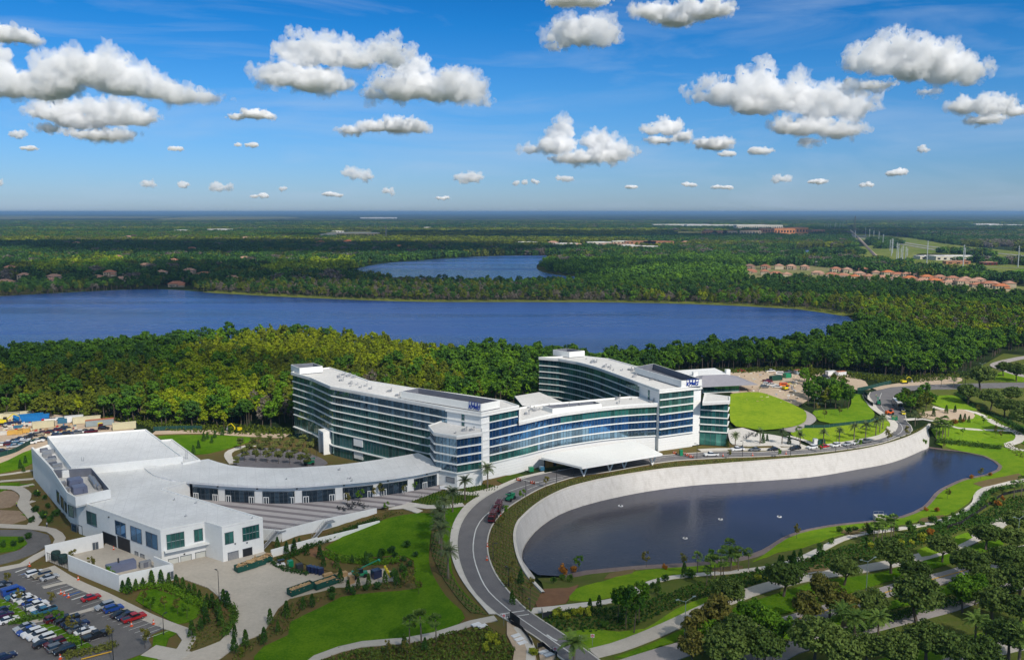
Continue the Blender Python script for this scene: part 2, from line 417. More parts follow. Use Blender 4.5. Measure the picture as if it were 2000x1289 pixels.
# base ground: one sheet, constrained to the wall lines, out to the horizon
def base_ground():
    m = bpy.data.materials.new('ground'); m.use_nodes = True; n, l = m.node_tree.nodes, m.node_tree.links
    p = n['Principled BSDF']; p.inputs['Roughness'].default_value = 1.0; p.inputs['Specular IOR Level'].default_value = 0.0
    geo = n.new('ShaderNodeNewGeometry')
    def noise(s, det=5.0, sy=1.0):
        mp = n.new('ShaderNodeVectorMath'); mp.operation = 'MULTIPLY'; mp.inputs[1].default_value = (s, s * sy, s); l.new(geo.outputs['Position'], mp.inputs[0])
        t = n.new('ShaderNodeTexNoise'); t.inputs['Scale'].default_value = 1.0; t.inputs['Detail'].default_value = det
        l.new(mp.outputs[0], t.inputs['Vector']); return t.outputs['Fac']
    def ramp(src, stops):
        r = n.new('ShaderNodeValToRGB'); l.new(src, r.inputs[0]); e = r.color_ramp.elements
        e[0].position, e[0].color = stops[0][0], ncol(stops[0][1]); e[1].position, e[1].color = stops[-1][0], ncol(stops[-1][1])
        for q in stops[1:-1]: x = e.new(q[0]); x.color = ncol(q[1])
        return r.outputs[0]
    # canopy colours: fine mottling, kilometre-wide stands, scattered pale clearings and roofs
    a = ramp(noise(0.0011, 4, 0.6), [(0.36, (0.016, 0.030, 0.014)), (0.47, (0.030, 0.046, 0.016)), (0.55, (0.062, 0.070, 0.026)), (0.62, (0.030, 0.042, 0.018)), (0.72, (0.080, 0.085, 0.034))])
    b = ramp(noise(0.05, 6), [(0.3, (0.45, 0.45, 0.45)), (0.7, (1.5, 1.5, 1.5))])
    mx = n.new('ShaderNodeMix'); mx.data_type = 'RGBA'; mx.blend_type = 'MULTIPLY'; mx.inputs['Factor'].default_value = 1
    l.new(a, mx.inputs['A']); l.new(b, mx.inputs['B'])
    c = ramp(noise(0.0035, 6, 0.5), [(0.70, (0, 0, 0)), (0.715, (1, 1, 1))])
    far = n.new('ShaderNodeVectorMath'); far.operation = 'LENGTH'; l.new(geo.outputs['Position'], far.inputs[0])
    fr = n.new('ShaderNodeMapRange'); fr.inputs[1].default_value = 2500; fr.inputs[2].default_value = 3500; l.new(far.outputs['Value'], fr.inputs[0])
    mm = n.new('ShaderNodeMath'); mm.operation = 'MULTIPLY'; l.new(c, mm.inputs[0]); l.new(fr.outputs[0], mm.inputs[1])
    m2 = n.new('ShaderNodeMix'); m2.data_type = 'RGBA'; l.new(mm.outputs[0], m2.inputs['Factor'])
    l.new(mx.outputs['Result'], m2.inputs['A']); m2.inputs['B'].default_value = (0.30, 0.26, 0.17, 1)
    l.new(m2.outputs['Result'], p.inputs['Base Color'])
    x0, x1, y0, y1 = -390, 470, 100, 610
    B = [(x0, y0), (x1, y0), (x1, y1), (x0, y1)]
    edge = []
    for i in range(4):
        a, b = B[i], B[(i + 1) % 4]; k = 12
        edge += [(a[0] + (b[0] - a[0]) * t / k, a[1] + (b[1] - a[1]) * t / k) for t in range(k)]
    vs = list(edge); es = []
    def addline(L):
        i = len(vs); vs.extend(L); es.extend((i + k, i + k + 1) for k in range(len(L) - 1))
    inner = strip(wall_top, 0.0, 1.5)[len(wall_top):][::-1]
    addline(wall_top); addline(inner); addline(shore)
    addline(CREASE[0]); addline(CREASE[1])
    gx, gy = np.meshgrid(np.arange(-384, x1, 4.0), np.arange(104, y1, 4.0)); gx, gy = gx.ravel(), gy.ravel()
    ok = (segdist(gx, gy, wall_top) > 3.2) & (segdist(gx, gy, terr_edge) > 1.5)
    vs += list(zip(gx[ok].tolist(), gy[ok].tolist()))
    r = delaunay_2d_cdt([Vector(p) for p in vs], es, [list(range(len(edge)))], 1, 1e-3)
    mb = MB()
    ax = np.array([p.x for p in r[0]]); ay = np.array([p.y for p in r[0]])
    az = np.where(segdist(ax, ay, wall_top) > 0.3, hcalc(ax, ay), 0.0)
    mb.v = [(float(a), float(b), float(c) - 0.45) for a, b, c in zip(ax, ay, az)]
    for f in r[2]:
        mb.f.append(tuple(f)); mb.m.append(0)
    n0 = len(mb.v); R = 64000.0
    mb.v += [(-R, -R, -0.45), (R, -R, -0.45), (R, R, -0.45), (-R, R, -0.45), (x0, y0, -.45), (x1, y0, -.45), (x1, y1, -.45), (x0, y1, -.45)]
    for k in range(4):
        j = (k + 1) % 4; mb.f.append((n0 + k, n0 + j, n0 + 4 + j, n0 + 4 + k)); mb.m.append(0)
    o = mb.build('ground', m); tag(o, kind='structure')
base_ground()

def water_mat(name, c1, c2, rough, bump, scale):
    m = bpy.data.materials.new(name); m.use_nodes = True; n, l = m.node_tree.nodes, m.node_tree.links; p = n['Principled BSDF']
    p.inputs['Roughness'].default_value = rough; p.inputs['IOR'].default_value = 1.33
    geo = n.new('ShaderNodeNewGeometry'); t = n.new('ShaderNodeTexNoise'); t.inputs['Scale'].default_value = 0.006; t.inputs['Detail'].default_value = 3
    l.new(geo.outputs['Position'], t.inputs['Vector'])
    mr = n.new('ShaderNodeMapRange'); mr.inputs[1].default_value = .4; mr.inputs[2].default_value = .6; l.new(t.outputs['Fac'], mr.inputs[0])
    mx = n.new('ShaderNodeMix'); mx.data_type = 'RGBA'; l.new(mr.outputs[0], mx.inputs['Factor']); mx.inputs['A'].default_value = ncol(c1); mx.inputs['B'].default_value = ncol(c2)
    l.new(mx.outputs['Result'], p.inputs['Base Color'])
    w = n.new('ShaderNodeTexNoise'); w.inputs['Scale'].default_value = scale; w.inputs['Detail'].default_value = 6; w.inputs['Roughness'].default_value = 0.6; l.new(geo.outputs['Position'], w.inputs['Vector'])
    b = n.new('ShaderNodeBump'); b.inputs['Strength'].default_value = 1.0; b.inputs['Distance'].default_value = bump; l.new(w.outputs['Fac'], b.inputs['Height']); l.new(b.outputs[0], p.inputs['Normal'])
    return m
def streak(m, sx=0.0016, sy=0.014, lo=.46, hi=.60):
    n, l = m.node_tree.nodes, m.node_tree.links; t = n['Noise Texture']; v = n.new('ShaderNodeVectorMath'); v.operation = 'MULTIPLY'; v.inputs[1].default_value = (sx, sy, 1)
    l.new(n['Geometry'].outputs['Position'], v.inputs[0]); l.new(v.outputs[0], t.inputs['Vector']); t.inputs['Scale'].default_value = 1.0; t.inputs['Detail'].default_value = 5
    r = n.new('ShaderNodeMapRange'); r.inputs[1].default_value = lo; r.inputs[2].default_value = hi; r.inputs[3].default_value = .12; r.inputs[4].default_value = .34; l.new(t.outputs['Fac'], r.inputs[0]); l.new(r.outputs[0], n['Principled BSDF'].inputs['Roughness'])
pond_m = water_mat('pond_water', (0.020, 0.026, 0.060), (0.042, 0.042, 0.054), 0.07, 0.06, 0.9)
lake_m = water_mat('lake_water', (0.010, 0.040, 0.15), (0.024, 0.068, 0.23), 0.22, 0.9, 0.35)
streak(lake_m)
def flatpoly(name, poly, z, mat, label=None, kind='structure'):
    r = delaunay_2d_cdt([Vector(p) for p in poly], [], [list(range(len(poly)))], 1, 1e-3)
    mb = MB(); mb.v = [(p.x, p.y, z) for p in r[0]]; mb.f = [tuple(f) for f in r[2]]; mb.m = [0] * len(mb.f)
    o = mb.build(name, mat); tag(o, label, None, None, kind); return o
flatpoly('pond_water', water_poly, WATER_Z, pond_m)
NEAR_SHORE = [(-150,700),(0,708),(230,690),(430,668),(600,660),(760,682),(900,705),(1000,700),(1180,716),(1250,714),(1330,700),(1500,688),(1600,672),(1662,640)]
FAR_SHORE = [(1655,618),(1560,604),(1450,598),(1350,594),(1200,591),(1000,590),(850,590),(700,586),(520,578),(400,571),(300,565),(150,571),(0,579),(-150,585)]
LAKE1_PX = NEAR_SHORE + FAR_SHORE
lake1 = smooth_line(WP(LAKE1_PX), 40, True)
flatpoly('lake', lake1, 0.3, lake_m)
LAKE2_PX = [(660,536),(720,520),(760,514),(850,507),(950,501),(1060,499.5),(1125,500.5),(1110,504),(1060,512),(1048,522),(1060,532),(1110,540),(1180,545),(1110,556),(1000,558),(850,555),(700,546)]
flatpoly('lake', smooth_line(WP(LAKE2_PX), 40, True), 0.3, lake_m)
POND3_PX = [(1535,491),(1578,489),(1582,495),(1540,496)]
flatpoly('small_lake', smooth_line(WP(POND3_PX), 30, True), 0.3, lake_m)
POND4_PX = [(1797,496),(1875,498),(1882,503),(1800,502)]
flatpoly('small_lake', smooth_line(WP(POND4_PX), 30, True), 0.3, lake_m)
# pale grassy rim along the far shore of the lake
shore_m = M('shore_grass', (0.16, 0.18, 0.03), (0.09, 0.11, 0.03), 1.0, 0.0, (0.02, 0.2))
rim = smooth_line(WP([(p[0], p[1]) for p in FAR_SHORE[:-4]]), 30)
mbr = MB(); sp = strip(rim, 4, 22); nn = len(rim)
for i in range(nn - 1): mbr.face([(a, b, 0.45) for a, b in (sp[i], sp[2 * nn - 1 - i], sp[2 * nn - 2 - i], sp[i + 1])])
tag(mbr.build('shore', shore_m), kind='structure')

mudm = M('wet_mud', (0.12, 0.085, 0.085), (0.19, 0.15, 0.13), 0.6, 0.3, (0.1, 0.6))
mb_ = MB(); sp = strip(shore[2:], .5, 2.4); nn = len(shore[2:])
for i in range(nn - 1): mb_.face([(sp[i][0], sp[i][1], WATER_Z + .12), (sp[2*nn-1-i][0], sp[2*nn-1-i][1], WATER_Z + .02), (sp[2*nn-2-i][0], sp[2*nn-2-i][1], WATER_Z + .02), (sp[i+1][0], sp[i+1][1], WATER_Z + .12)])
tag(mb_.build('shore', mudm), kind='structure')
# retaining wall round the pond
wallm = band(M('pond_wall', (0.55, 0.53, 0.50), (0.43, 0.41, 0.385), 0.9, 0.15, (0.03, 0.35, 1.8)), (0, 0, 1), 0.75, 0.05, (0.40, 0.37, 0.34), 0.03)
_n, _l = wallm.node_tree.nodes, wallm.node_tree.links; _p = _n['Principled BSDF']; _s = _p.inputs['Base Color'].links[0].from_socket
_g = _n.new('ShaderNodeNewGeometry'); _v = _n.new('ShaderNodeVectorMath'); _v.operation = 'MULTIPLY'; _v.inputs[1].default_value = (.55, .55, .06); _l.new(_g.outputs['Position'], _v.inputs[0])
_t = _n.new('ShaderNodeTexNoise'); _t.inputs['Scale'].default_value = 1.0; _t.inputs['Detail'].default_value = 6; _l.new(_v.outputs[0], _t.inputs['Vector'])
_r = _n.new('ShaderNodeMapRange'); _r.inputs[1].default_value = .5; _r.inputs[2].default_value = .72; _r.inputs[3].default_value = 0; _r.inputs[4].default_value = .35; _l.new(_t.outputs['Fac'], _r.inputs[0])
_m = _n.new('ShaderNodeMix'); _m.data_type = 'RGBA'; _l.new(_r.outputs[0], _m.inputs['Factor']); _l.new(_s, _m.inputs['A']); _m.inputs['B'].default_value = (.30, .275, .24, 1); _l.new(_m.outputs['Result'], _p.inputs['Base Color'])
def pond_wall():
    root = thing('retaining_wall', 'long curved pale stone retaining wall holding the road above the pond', 'wall', (wall_top[0][0], wall_top[0][1], 0))
    def resamp(L, n):
        s = [0]
        for i in range(1, len(L)): s.append(s[-1] + math.hypot(L[i][0] - L[i-1][0], L[i][1] - L[i-1][1]))
        q = np.linspace(0, s[-1], n); return list(zip(np.interp(q, s, [p[0] for p in L]), np.interp(q, s, [p[1] for p in L])))
    n = 120; A = resamp(wall_top, n); B = resamp([T(1063,1160)] + wall_base, n)
    Bz = []
    # keep the base opposite its top point
    bb = [min(range(len(B)), key=lambda k: (B[k][0] - a[0]) ** 2 + (B[k][1] - a[1]) ** 2) for a in A]
    mb = MB()
    for i in range(n - 1):
        for k in range(4):
            t0, t1 = k / 4, (k + 1) / 4
            def pt(i, t):
                a, b = A[i], B[bb[i]]; e = min(1.0, i / 8.0, 1.0); zb = -7.0 if i > 5 else -1.5 - 5.5 * i / 5
                return (a[0] + (b[0] - a[0]) * t, a[1] + (b[1] - a[1]) * t, 0.25 + (zb - 0.25) * t)
            mb.face([pt(i, t0), pt(i, t1), pt(i + 1, t1), pt(i + 1, t0)])
    mb.build('wall_face', wallm, root)
    cp = MB(); P = strip(A, 0.7, 0.1)
    for i in range(n - 1):
        q = [P[i], P[2*n-1-i], P[2*n-2-i], P[i+1]]
        cp.face([(a, b, 0.45) for a, b in q]); cp.face([(P[i][0], P[i][1], 0.45), (P[i+1][0], P[i+1][1], 0.45), (P[i+1][0], P[i+1][1], -0.2), (P[i][0], P[i][1], -0.2)])
        a, b = P[2*n-1-i], P[2*n-2-i]; cp.face([(a[0], a[1], 0.45), (a[0], a[1], 0.1), (b[0], b[1], 0.1), (b[0], b[1], 0.45)])
    cp.build('coping', concw, root)
pond_wall()

# ---- planting ground for the campus, then lawns, roads and paths on top (heights in metres above the terrain)
CAMPUS_W = [(0,905),(60,880),(110,860),(250,845),(330,845),(470,848),(560,852),(640,870),(900,930),(1060,925),(1290,880),(1430,860),(1560,870),(1690,868),(1752,846),(1765,862),(1700,880),(1560,893),(1440,905),(1300,916),(1200,931),(1142,944),(1103,956),(1063,976),(1033,999),(1015,1017),(1006,1042),(1008,1070),(1017,1100),(1035,1131),(1062,1161),(1170,1289),(0,1289)]
sheet('planting_ground', TP([(-60,905)] + CAMPUS_W[1:-2] + [(1170,1300),(-60,1300)]), mulch, -0.12, 0.3, 7)
SE = [(1066,1162),(1036,1192),(1140,1300),(2060,1300),(2060,700),(1960,690),(1880,735),(1800,762),(1770,775),(1790,800),(1822,826),(1824,850)]
shore_out = [p for p in strip(shore[3:-1], 0.3, 0)[:len(shore) - 4]]
se_poly = TP(SE[1:-1]) + [(wall_top[-1][0] + 2.5, wall_top[-1][1] - 1.5)] + [(p[0] , p[1]) for p in shore[::-1][1:-2]] + [T(1050,1128), T(1066,1160)]
sheet('bank_ground', se_poly, scrub, -0.12, 0.2, 7)

# lawns
def lawn(pts, mat=lawnm, top=0.10, st=4.0, name='lawn', sm=True):
    P = TP(pts)
    return sheet(name, smooth_line(P, 4, True) if sm else P, mat, top, 0.3, st)
lawn([(497,1300),(514,1263),(563,1240),(566,1216),(590,1203),(626,1186),(666,1166),(735,1157),(815,1149),(807,1126),(808,1095),(770,1083),(706,1089),(650,1078),(635,1069),(678,1043),(735,1020),(786,1006),(849,1003),(843,1034),(838,1080),(842,1115),(870,1163),(908,1206),(849,1236),(706,1254),(655,1266),(600,1300)])
lawn([(855,1010),(880,992),(912,990),(890,1018),(880,1045),(872,1070),(862,1040)], lawnm)
lawn([(880,1085),(884,1120),(905,1155),(945,1196),(925,1190),(890,1150),(874,1110)], lawnm)
lawn([(275,1155),(300,1150),(345,1165),(385,1180),(395,1200),(365,1215),(345,1218),(310,1198),(265,1172)])
lawn([(300,1240),(340,1226),(352,1232),(330,1245),(322,1268),(298,1262)])
lawn([(-20,1165),(10,1172),(66,1209),(42,1219),(-20,1206)]); lawn([(68,1222),(96,1217),(135,1235),(182,1262),(150,1271),(115,1260)])
lawn([(240,1292),(290,1274),(315,1276),(300,1300),(240,1300)])
lawn([(310,852),(420,850),(500,856),(470,868),(430,880),(380,888),(350,870)])
lawn([(-30,900),(0,905),(45,884),(62,878),(62,905),(20,920),(-30,925)]); lawn([(-30,948),(0,944),(40,942),(30,948),(0,962),(-30,966)]); lawn([(20,947),(66,944),(66,949),(30,950)])
lawn([(40,1005),(75,1000),(90,1008),(60,1012)]); lawn([(0,1045),(40,1040),(58,1060),(30,1075),(-30,1082),(-30,1050)])
lawn([(840,962),(900,958),(940,965),(915,980),(860,990),(820,985),(800,978)], M('low_planting', (0.05, 0.11, 0.012), (0.10, 0.10, 0.02), 1, 0, (0.1, 0.8)), 0.14)
lawn([(895,955),(935,945),(975,952),(965,960),(930,960)], MATS['low_planting'], 0.14)
lawn([(970,938),(1010,925),(1030,930),(1000,942),(985,946)], MATS['low_planting'], 0.14)
# sunny lawns east, most in the grass colour brightened for sunlight
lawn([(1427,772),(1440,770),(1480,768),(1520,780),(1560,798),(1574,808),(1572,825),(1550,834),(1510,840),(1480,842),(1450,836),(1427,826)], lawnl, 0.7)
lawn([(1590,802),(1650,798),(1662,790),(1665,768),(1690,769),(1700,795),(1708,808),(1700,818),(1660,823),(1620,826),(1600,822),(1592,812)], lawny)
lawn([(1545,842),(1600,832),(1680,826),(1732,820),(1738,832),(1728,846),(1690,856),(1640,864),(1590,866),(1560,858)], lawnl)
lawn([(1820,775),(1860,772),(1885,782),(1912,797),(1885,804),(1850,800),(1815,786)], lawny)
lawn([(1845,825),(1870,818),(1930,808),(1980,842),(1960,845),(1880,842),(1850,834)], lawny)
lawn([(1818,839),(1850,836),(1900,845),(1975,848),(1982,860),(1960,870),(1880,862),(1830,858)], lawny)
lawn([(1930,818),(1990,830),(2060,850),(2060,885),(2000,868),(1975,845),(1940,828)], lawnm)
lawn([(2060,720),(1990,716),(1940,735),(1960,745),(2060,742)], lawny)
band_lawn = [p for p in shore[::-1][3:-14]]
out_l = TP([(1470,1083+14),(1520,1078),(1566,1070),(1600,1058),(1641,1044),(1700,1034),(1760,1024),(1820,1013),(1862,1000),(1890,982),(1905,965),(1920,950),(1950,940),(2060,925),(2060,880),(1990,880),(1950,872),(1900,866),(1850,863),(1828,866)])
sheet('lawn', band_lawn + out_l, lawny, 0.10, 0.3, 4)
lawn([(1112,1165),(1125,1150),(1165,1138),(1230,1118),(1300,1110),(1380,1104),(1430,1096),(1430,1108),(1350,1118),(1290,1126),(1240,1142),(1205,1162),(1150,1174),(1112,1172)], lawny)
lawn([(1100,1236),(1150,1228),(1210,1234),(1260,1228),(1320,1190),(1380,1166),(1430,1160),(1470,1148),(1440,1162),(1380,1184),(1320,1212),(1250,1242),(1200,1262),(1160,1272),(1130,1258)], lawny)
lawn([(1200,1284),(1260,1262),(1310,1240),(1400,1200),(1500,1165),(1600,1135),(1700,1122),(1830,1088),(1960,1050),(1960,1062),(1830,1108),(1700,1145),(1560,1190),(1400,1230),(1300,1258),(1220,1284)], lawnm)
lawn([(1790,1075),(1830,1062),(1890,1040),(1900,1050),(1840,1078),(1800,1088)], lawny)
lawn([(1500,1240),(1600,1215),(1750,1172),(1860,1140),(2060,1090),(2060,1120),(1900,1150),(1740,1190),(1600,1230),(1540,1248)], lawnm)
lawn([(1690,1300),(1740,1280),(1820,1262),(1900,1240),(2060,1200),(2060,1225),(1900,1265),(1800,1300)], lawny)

# forecourt road
RL = [(1115,1300),(1092,1283),(1063,1256),(1018,1226),(970,1199),(930,1162),(906,1123),(894,1081),(894,1045),(906,1012),(930,984),(961,963),(997,945),(1027,933),(1066,924),(1120,914),(1180,904),(1242,895),(1313,888),(1366,884),(1404,882),(1484,883),(1532,880),(1578,878),(1640,872),(1701,861),(1728,854),(1743,845),(1748,834),(1746,826),(1734,815),(1722,806),(1714,798),(1706,786),(1697,774),(1700,766),(1718,762),(1742,756),(1800,752),(1860,750),(1940,748),(2060,746)]
RR = [(1185,1300),(1145,1270),(1112,1247),(1081,1226),(1033,1194),(1003,1166),(973,1129),(956,1093),(952,1057),(961,1027),(979,1003),(1009,980),(1051,956),(1081,944),(1130,930),(1191,921),(1240,912),(1275,906),(1318,900),(1362,897),(1420,894),(1500,891),(1580,886),(1646,878.5),(1690,872),(1723,865),(1745,858),(1765,851),(1778,847),(1782,840),(1779,832),(1771,824),(1768,812),(1760,800),(1750,788),(1745,776),(1752,768),(1770,764),(1800,761),(1860,760),(1940,758),(2060,756)]
rl, rr = TP(RL), TP(RR)
sheet('road', smooth_line(rl, 4) + smooth_line(rr, 4)[::-1], asph, 0.06, 0.2, 5)
for a in (rl, rr): tag(sheet('kerb', strip(smooth_line(a[:36], 4), 0.18), kerbm, 0.20, 0.2, 30), kind='structure')
SWL = [(955,1199),(915,1152),(890,1111),(879,1069),(882,1033),(894,1006),(912,984),(940,966),(976,948),(1015,932),(1045,925),(1062,921)]
SWR = [(968,1199),(929,1162),(905,1123),(893,1081),(893,1045),(905,1011),(929,983),(960,962),(996,944),(1026,932),(1050,927),(1064,924)]
sheet('pavement', smooth_line(TP(SWL), 4) + smooth_line(TP(SWR), 4)[::-1], concw, 0.19, 0.2, 5)
def path(pts, w, mat=conc, top=0.13, name='path'):
    return sheet(name, strip(smooth_line(TP(pts), 3.5), w / 2), mat, top, 0.2, 30)
# east pavement beside the parked cars
path([(1366,880),(1404,878),(1484,878),(1578,874),(1640,867),(1700,857),(1724,851),(1736,843),(1740,834)], 3.2, concw, 0.2, 'pavement')
path([(1741,842),(1746,828),(1728,812),(1708,798),(1696,783),(1690,772)], 3.2, concw, 0.2, 'pavement')
# markings
def mk(pts, w=0.22, m=None, sm=True):
    L = TP(pts); ribbon('road_marking', smooth_line(L, 4) if sm else L, w, m or mark, 0.09)
mk([(997,1194),(955,1156),(934,1117),(924,1075),(930,1033),(946,1009),(964,994)], 0.3)
mk([(1112,1274),(1060,1238),(1012,1205)], 0.3); mk([(994,960),(1033,947),(1075,936),(1140,924)], 0.22); mk([(1030,957),(1060,945),(1100,934)], 0.2)
mk([(976,1200),(1024,1193)], 0.35, None, False); mk([(985,1208),(1033,1200)], 0.35, None, False)
mk([(1022,938),(1052,943)], 0.4, None, False); mk([(1225,905),(1300,893),(1380,888)], 0.2); mk([(1205,912),(1290,898)], 0.2)
mk([(1400,889),(1500,886),(1580,882),(1650,874),(1720,862),(1752,850),(1763,838),(1756,826),(1738,812),(1722,795),(1718,780),(1722,768)], 0.2)
mk([(1068,1240),(1078,1247),(1088,1252)], 0.5, None, False)

# boulevard: two carriageways
BA = [(2060,1046),(2000,1064),(1913,1093),(1837,1117),(1759,1135),(1653,1168),(1500,1212),(1335,1251),(1217,1286),(1140,1310)]
BB = [(2060,1072),(2000,1092),(1913,1118),(1837,1142),(1759,1158),(1653,1194),(1500,1240),(1345,1280),(1270,1310)]
sheet('road', smooth_line(TP(BA), 5) + smooth_line(TP(BB), 5)[::-1], asphl, 0.06, 0.2, 6)
mk([(2060,1061),(2000,1081),(1925,1103),(1762,1148),(1660,1178),(1500,1226),(1340,1264)], 0.35, marky)
CA = [(2060,1108),(1943,1135),(1865,1168),(1741,1200),(1640,1226),(1545,1250),(1440,1285),(1400,1310)]
CB = [(2060,1136),(1950,1162),(1868,1192),(1745,1224),(1640,1252),(1560,1275),(1500,1310)]
sheet('road', smooth_line(TP(CA), 5) + smooth_line(TP(CB), 5)[::-1], asphl, 0.06, 0.2, 6)
DA = [(2060,1215),(1940,1240),(1860,1262),(1780,1295),(1750,1310)]; DB = [(2060,1262),(1960,1275),(1880,1310)]
sheet('road', smooth_line(TP(DA), 5) + smooth_line(TP(DB), 5)[::-1], asphl, 0.06, 0.2, 6)
path([(1158,1276),(1202,1265),(1262,1243),(1323,1216),(1386,1186),(1439,1166),(1494,1147),(1578,1127),(1702,1108),(1798,1088),(1838,1077),(1889,1057),(1937,1032),(1967,1015),(2060,990)], 4.2)
path([(1036,1193),(1096,1187),(1142,1180.7),(1202,1171.6),(1238,1156.5),(1262,1141),(1308,1128),(1353,1123),(1440,1116),(1521,1104),(1566,1090),(1611,1069),(1641,1054),(1687,1042),(1747,1034),(1807,1024),(1853,1013),(1883,1000),(1907,981.5),(1913,963),(1943,948),(2060,930)], 2.8, concw)
path([(968,1207),(920,1217),(849,1240),(792,1251),(706,1258),(663,1268),(620,1284),(600,1300)], 2.6)
path([(1975,1265),(1900,1285),(1850,1310)], 3.0)
path([(760,985),(800,985),(835,990),(880,988),(905,985)], 3.2, concw); path([(880,960),(940,965),(975,950)], 3.0, concw); path([(820,1000),(790,990),(760,988)], 2.4, concw)
# north-east park paths
path([(1768,820),(1800,818),(1840,827),(1870,836),(1920,840),(1975,842)], 3.0, concw); path([(1822,795),(1850,802),(1890,803),(1920,812),(1945,828),(1975,840),(1992,850),(1988,862),(1970,868),(1985,878),(2060,890)], 3.6, concw)
path([(2060,690),(1990,700),(1945,712),(1960,722),(2000,735),(2060,745)], 6.0, asphl, 0.1)
lawn([(1795,808),(1830,802),(1880,800),(1902,808),(1900,818),(1870,820),(1830,820),(1800,815)], sandm, 0.16, name='sand_play_area')
# forecourt garden path, plaza east of the tower
plaza_m = band(M('plaza_paving', (0.66, 0.63, 0.58), (0.56, 0.53, 0.49), 0.85, 0.2, (0.08, 0.5)), (0.1, 1, 0), 3.0, 0.1, (0.42, 0.40, 0.38))
lawn([(1424,858),(1424,840),(1450,836),(1480,846),(1510,850),(1560,862),(1555,872),(1500,870),(1450,872),(1430,868)], plaza_m, 0.2, name='plaza')
path([(1536,842),(1556,834),(1580,818),(1566,805),(1540,795),(1500,778),(1490,770)], 6.5, asphl, 0.12, 'service_road')
path([(1510,852),(1540,860),(1575,874)], 2.5, concw)
for pts in ([(1540,852),(1575,862),(1592,870)], [(1485,850),(1500,862),(1520,874)]): path(pts, 2.2, concw, 0.24)
path([(860,945),(895,965),(940,960),(975,950)], 2.2, concw)

# service yard, parking, left access road
lawn([(340,1124),(322,1108),(330,1096),(400,1084),(436,1090),(512,1072),(531,1092),(560,1108),(600,1120),(640,1122),(683,1118),(740,1104),(772,1120),(776,1133),(706,1142),(657,1147),(600,1160),(566,1168),(543,1188),(529,1211),(514,1237),(477,1251),(431,1285),(400,1300),(300,1300),(340,1287),(361,1277),(400,1264),(430,1252),(458,1222),(465,1196),(440,1175),(405,1147)], concy, 0.08, 5, 'service_yard', False)
sheet('car_park', TP([(-60,1113),(0,1108),(42,1102),(80,1118),(130,1139),(182,1160),(229,1178),(260,1196),(330,1222),(296,1238),(290,1248),(296,1260),(286,1272),(242,1289),(200,1310),(-60,1310)]), asphd, 0.05, 0.2, 6)
path([(95,1108),(130,1130),(160,1145),(200,1162),(240,1182),(290,1206),(335,1224),(358,1232),(370,1248),(358,1268),(330,1282)], 3.2)
path([(290,1270),(330,1278),(362,1284)], 5.0); path([(84,1148),(112,1141),(132,1137)], 1.6); path([(120,1206),(155,1196),(186,1188),(200,1182)], 1.6, conc); path([(44,1222),(66,1214),(95,1208)], 1.6)
path([(-60,1122),(0,1112),(45,1103),(75,1085),(95,1075)], 3.0)
lawn([(-60,1040),(0,1035),(60,1035),(95,1045),(100,1060),(70,1080),(30,1094),(0,1102),(-60,1110),(-60,1088),(0,1085),(40,1074),(54,1062),(45,1048),(0,1048),(-60,1052)], asphd, 0.12, 5, 'access_road', False)
path([(-60,958),(0,952),(30,953),(50,966),(45,985),(58,1000),(70,1018),(60,1030)], 3.6); path([(-60,1024),(20,1028),(60,1030),(100,1036),(118,1052),(110,1068)], 3.0)
path([(30,953),(66,946)], 2); path([(45,985),(66,978)], 2); path([(-60,930),(0,928),(66,918)], 1.8); path([(0,940),(66,935)],1.8)
lawn([(-40,960),(0,957),(28,960),(38,975),(20,990),(-40,992)], dirt, 0.12, name='bare_soil'); lawn([(-40,1000),(0,996),(38,998),(52,1014),(20,1024),(-40,1026)], dirt, 0.12, name='bare_soil')
# construction yard beyond the hall
lawn([(-80,840),(0,812),(60,808),(160,812),(255,828),(262,838),(160,850),(110,862),(60,882),(0,905),(-80,920)], sandm, 0.06, 6, 'construction_yard', False)
path([(-60,902),(0,890),(40,872),(75,862),(105,850)], 7, sandm, 0.1, 'dirt_track'); path([(300,845),(400,843),(470,848),(560,852)], 6, sandm, 0.1, 'dirt_track')
path([(455,905),(445,890),(452,880),(480,872),(510,868)], 3.0, concw)
lawn([(455,905),(470,885),(520,875),(600,885),(640,905),(600,915),(520,918)], M('dark_paving', (0.20, 0.19, 0.20), (0.15, 0.14, 0.15)), 0.1, name='court_paving')
# building site north-east
lawn([(1380,742),(1420,728),(1500,724),(1560,726),(1650,730),(1690,745),(1700,760),(1660,766),(1600,768),(1560,792),(1520,790),(1480,772),(1430,768)], sandm, 0.12, 6, 'building_site', False)
lawn([(1700,757),(1760,748),(1850,740),(1870,748),(1800,752),(1742,756),(1712,762)], sandm, 0.14, 6, 'building_site', False)
lawn([(1790,742),(1830,736),(1875,738),(1870,746),(1800,748)], sandm, 0.14, 6, 'sand_play_area')
path([(1420,790),(1480,792),(1450,784)], 3, concw, 0.3)
# planting strip between road and pond wall
bedr = smooth_line(TP([(RR[i][0] + (3 if i < 9 else 1), RR[i][1] + (4 if i < 22 else 2)) for i in range(4, 33)]), 4)
bedw = [p for p in strip(wall_top, 0.9, 0)[:len(wall_top)]]
sheet('planting_bed', bedw + bedr[::-1][8:], mulchr, 0.12, 0.2, 4)
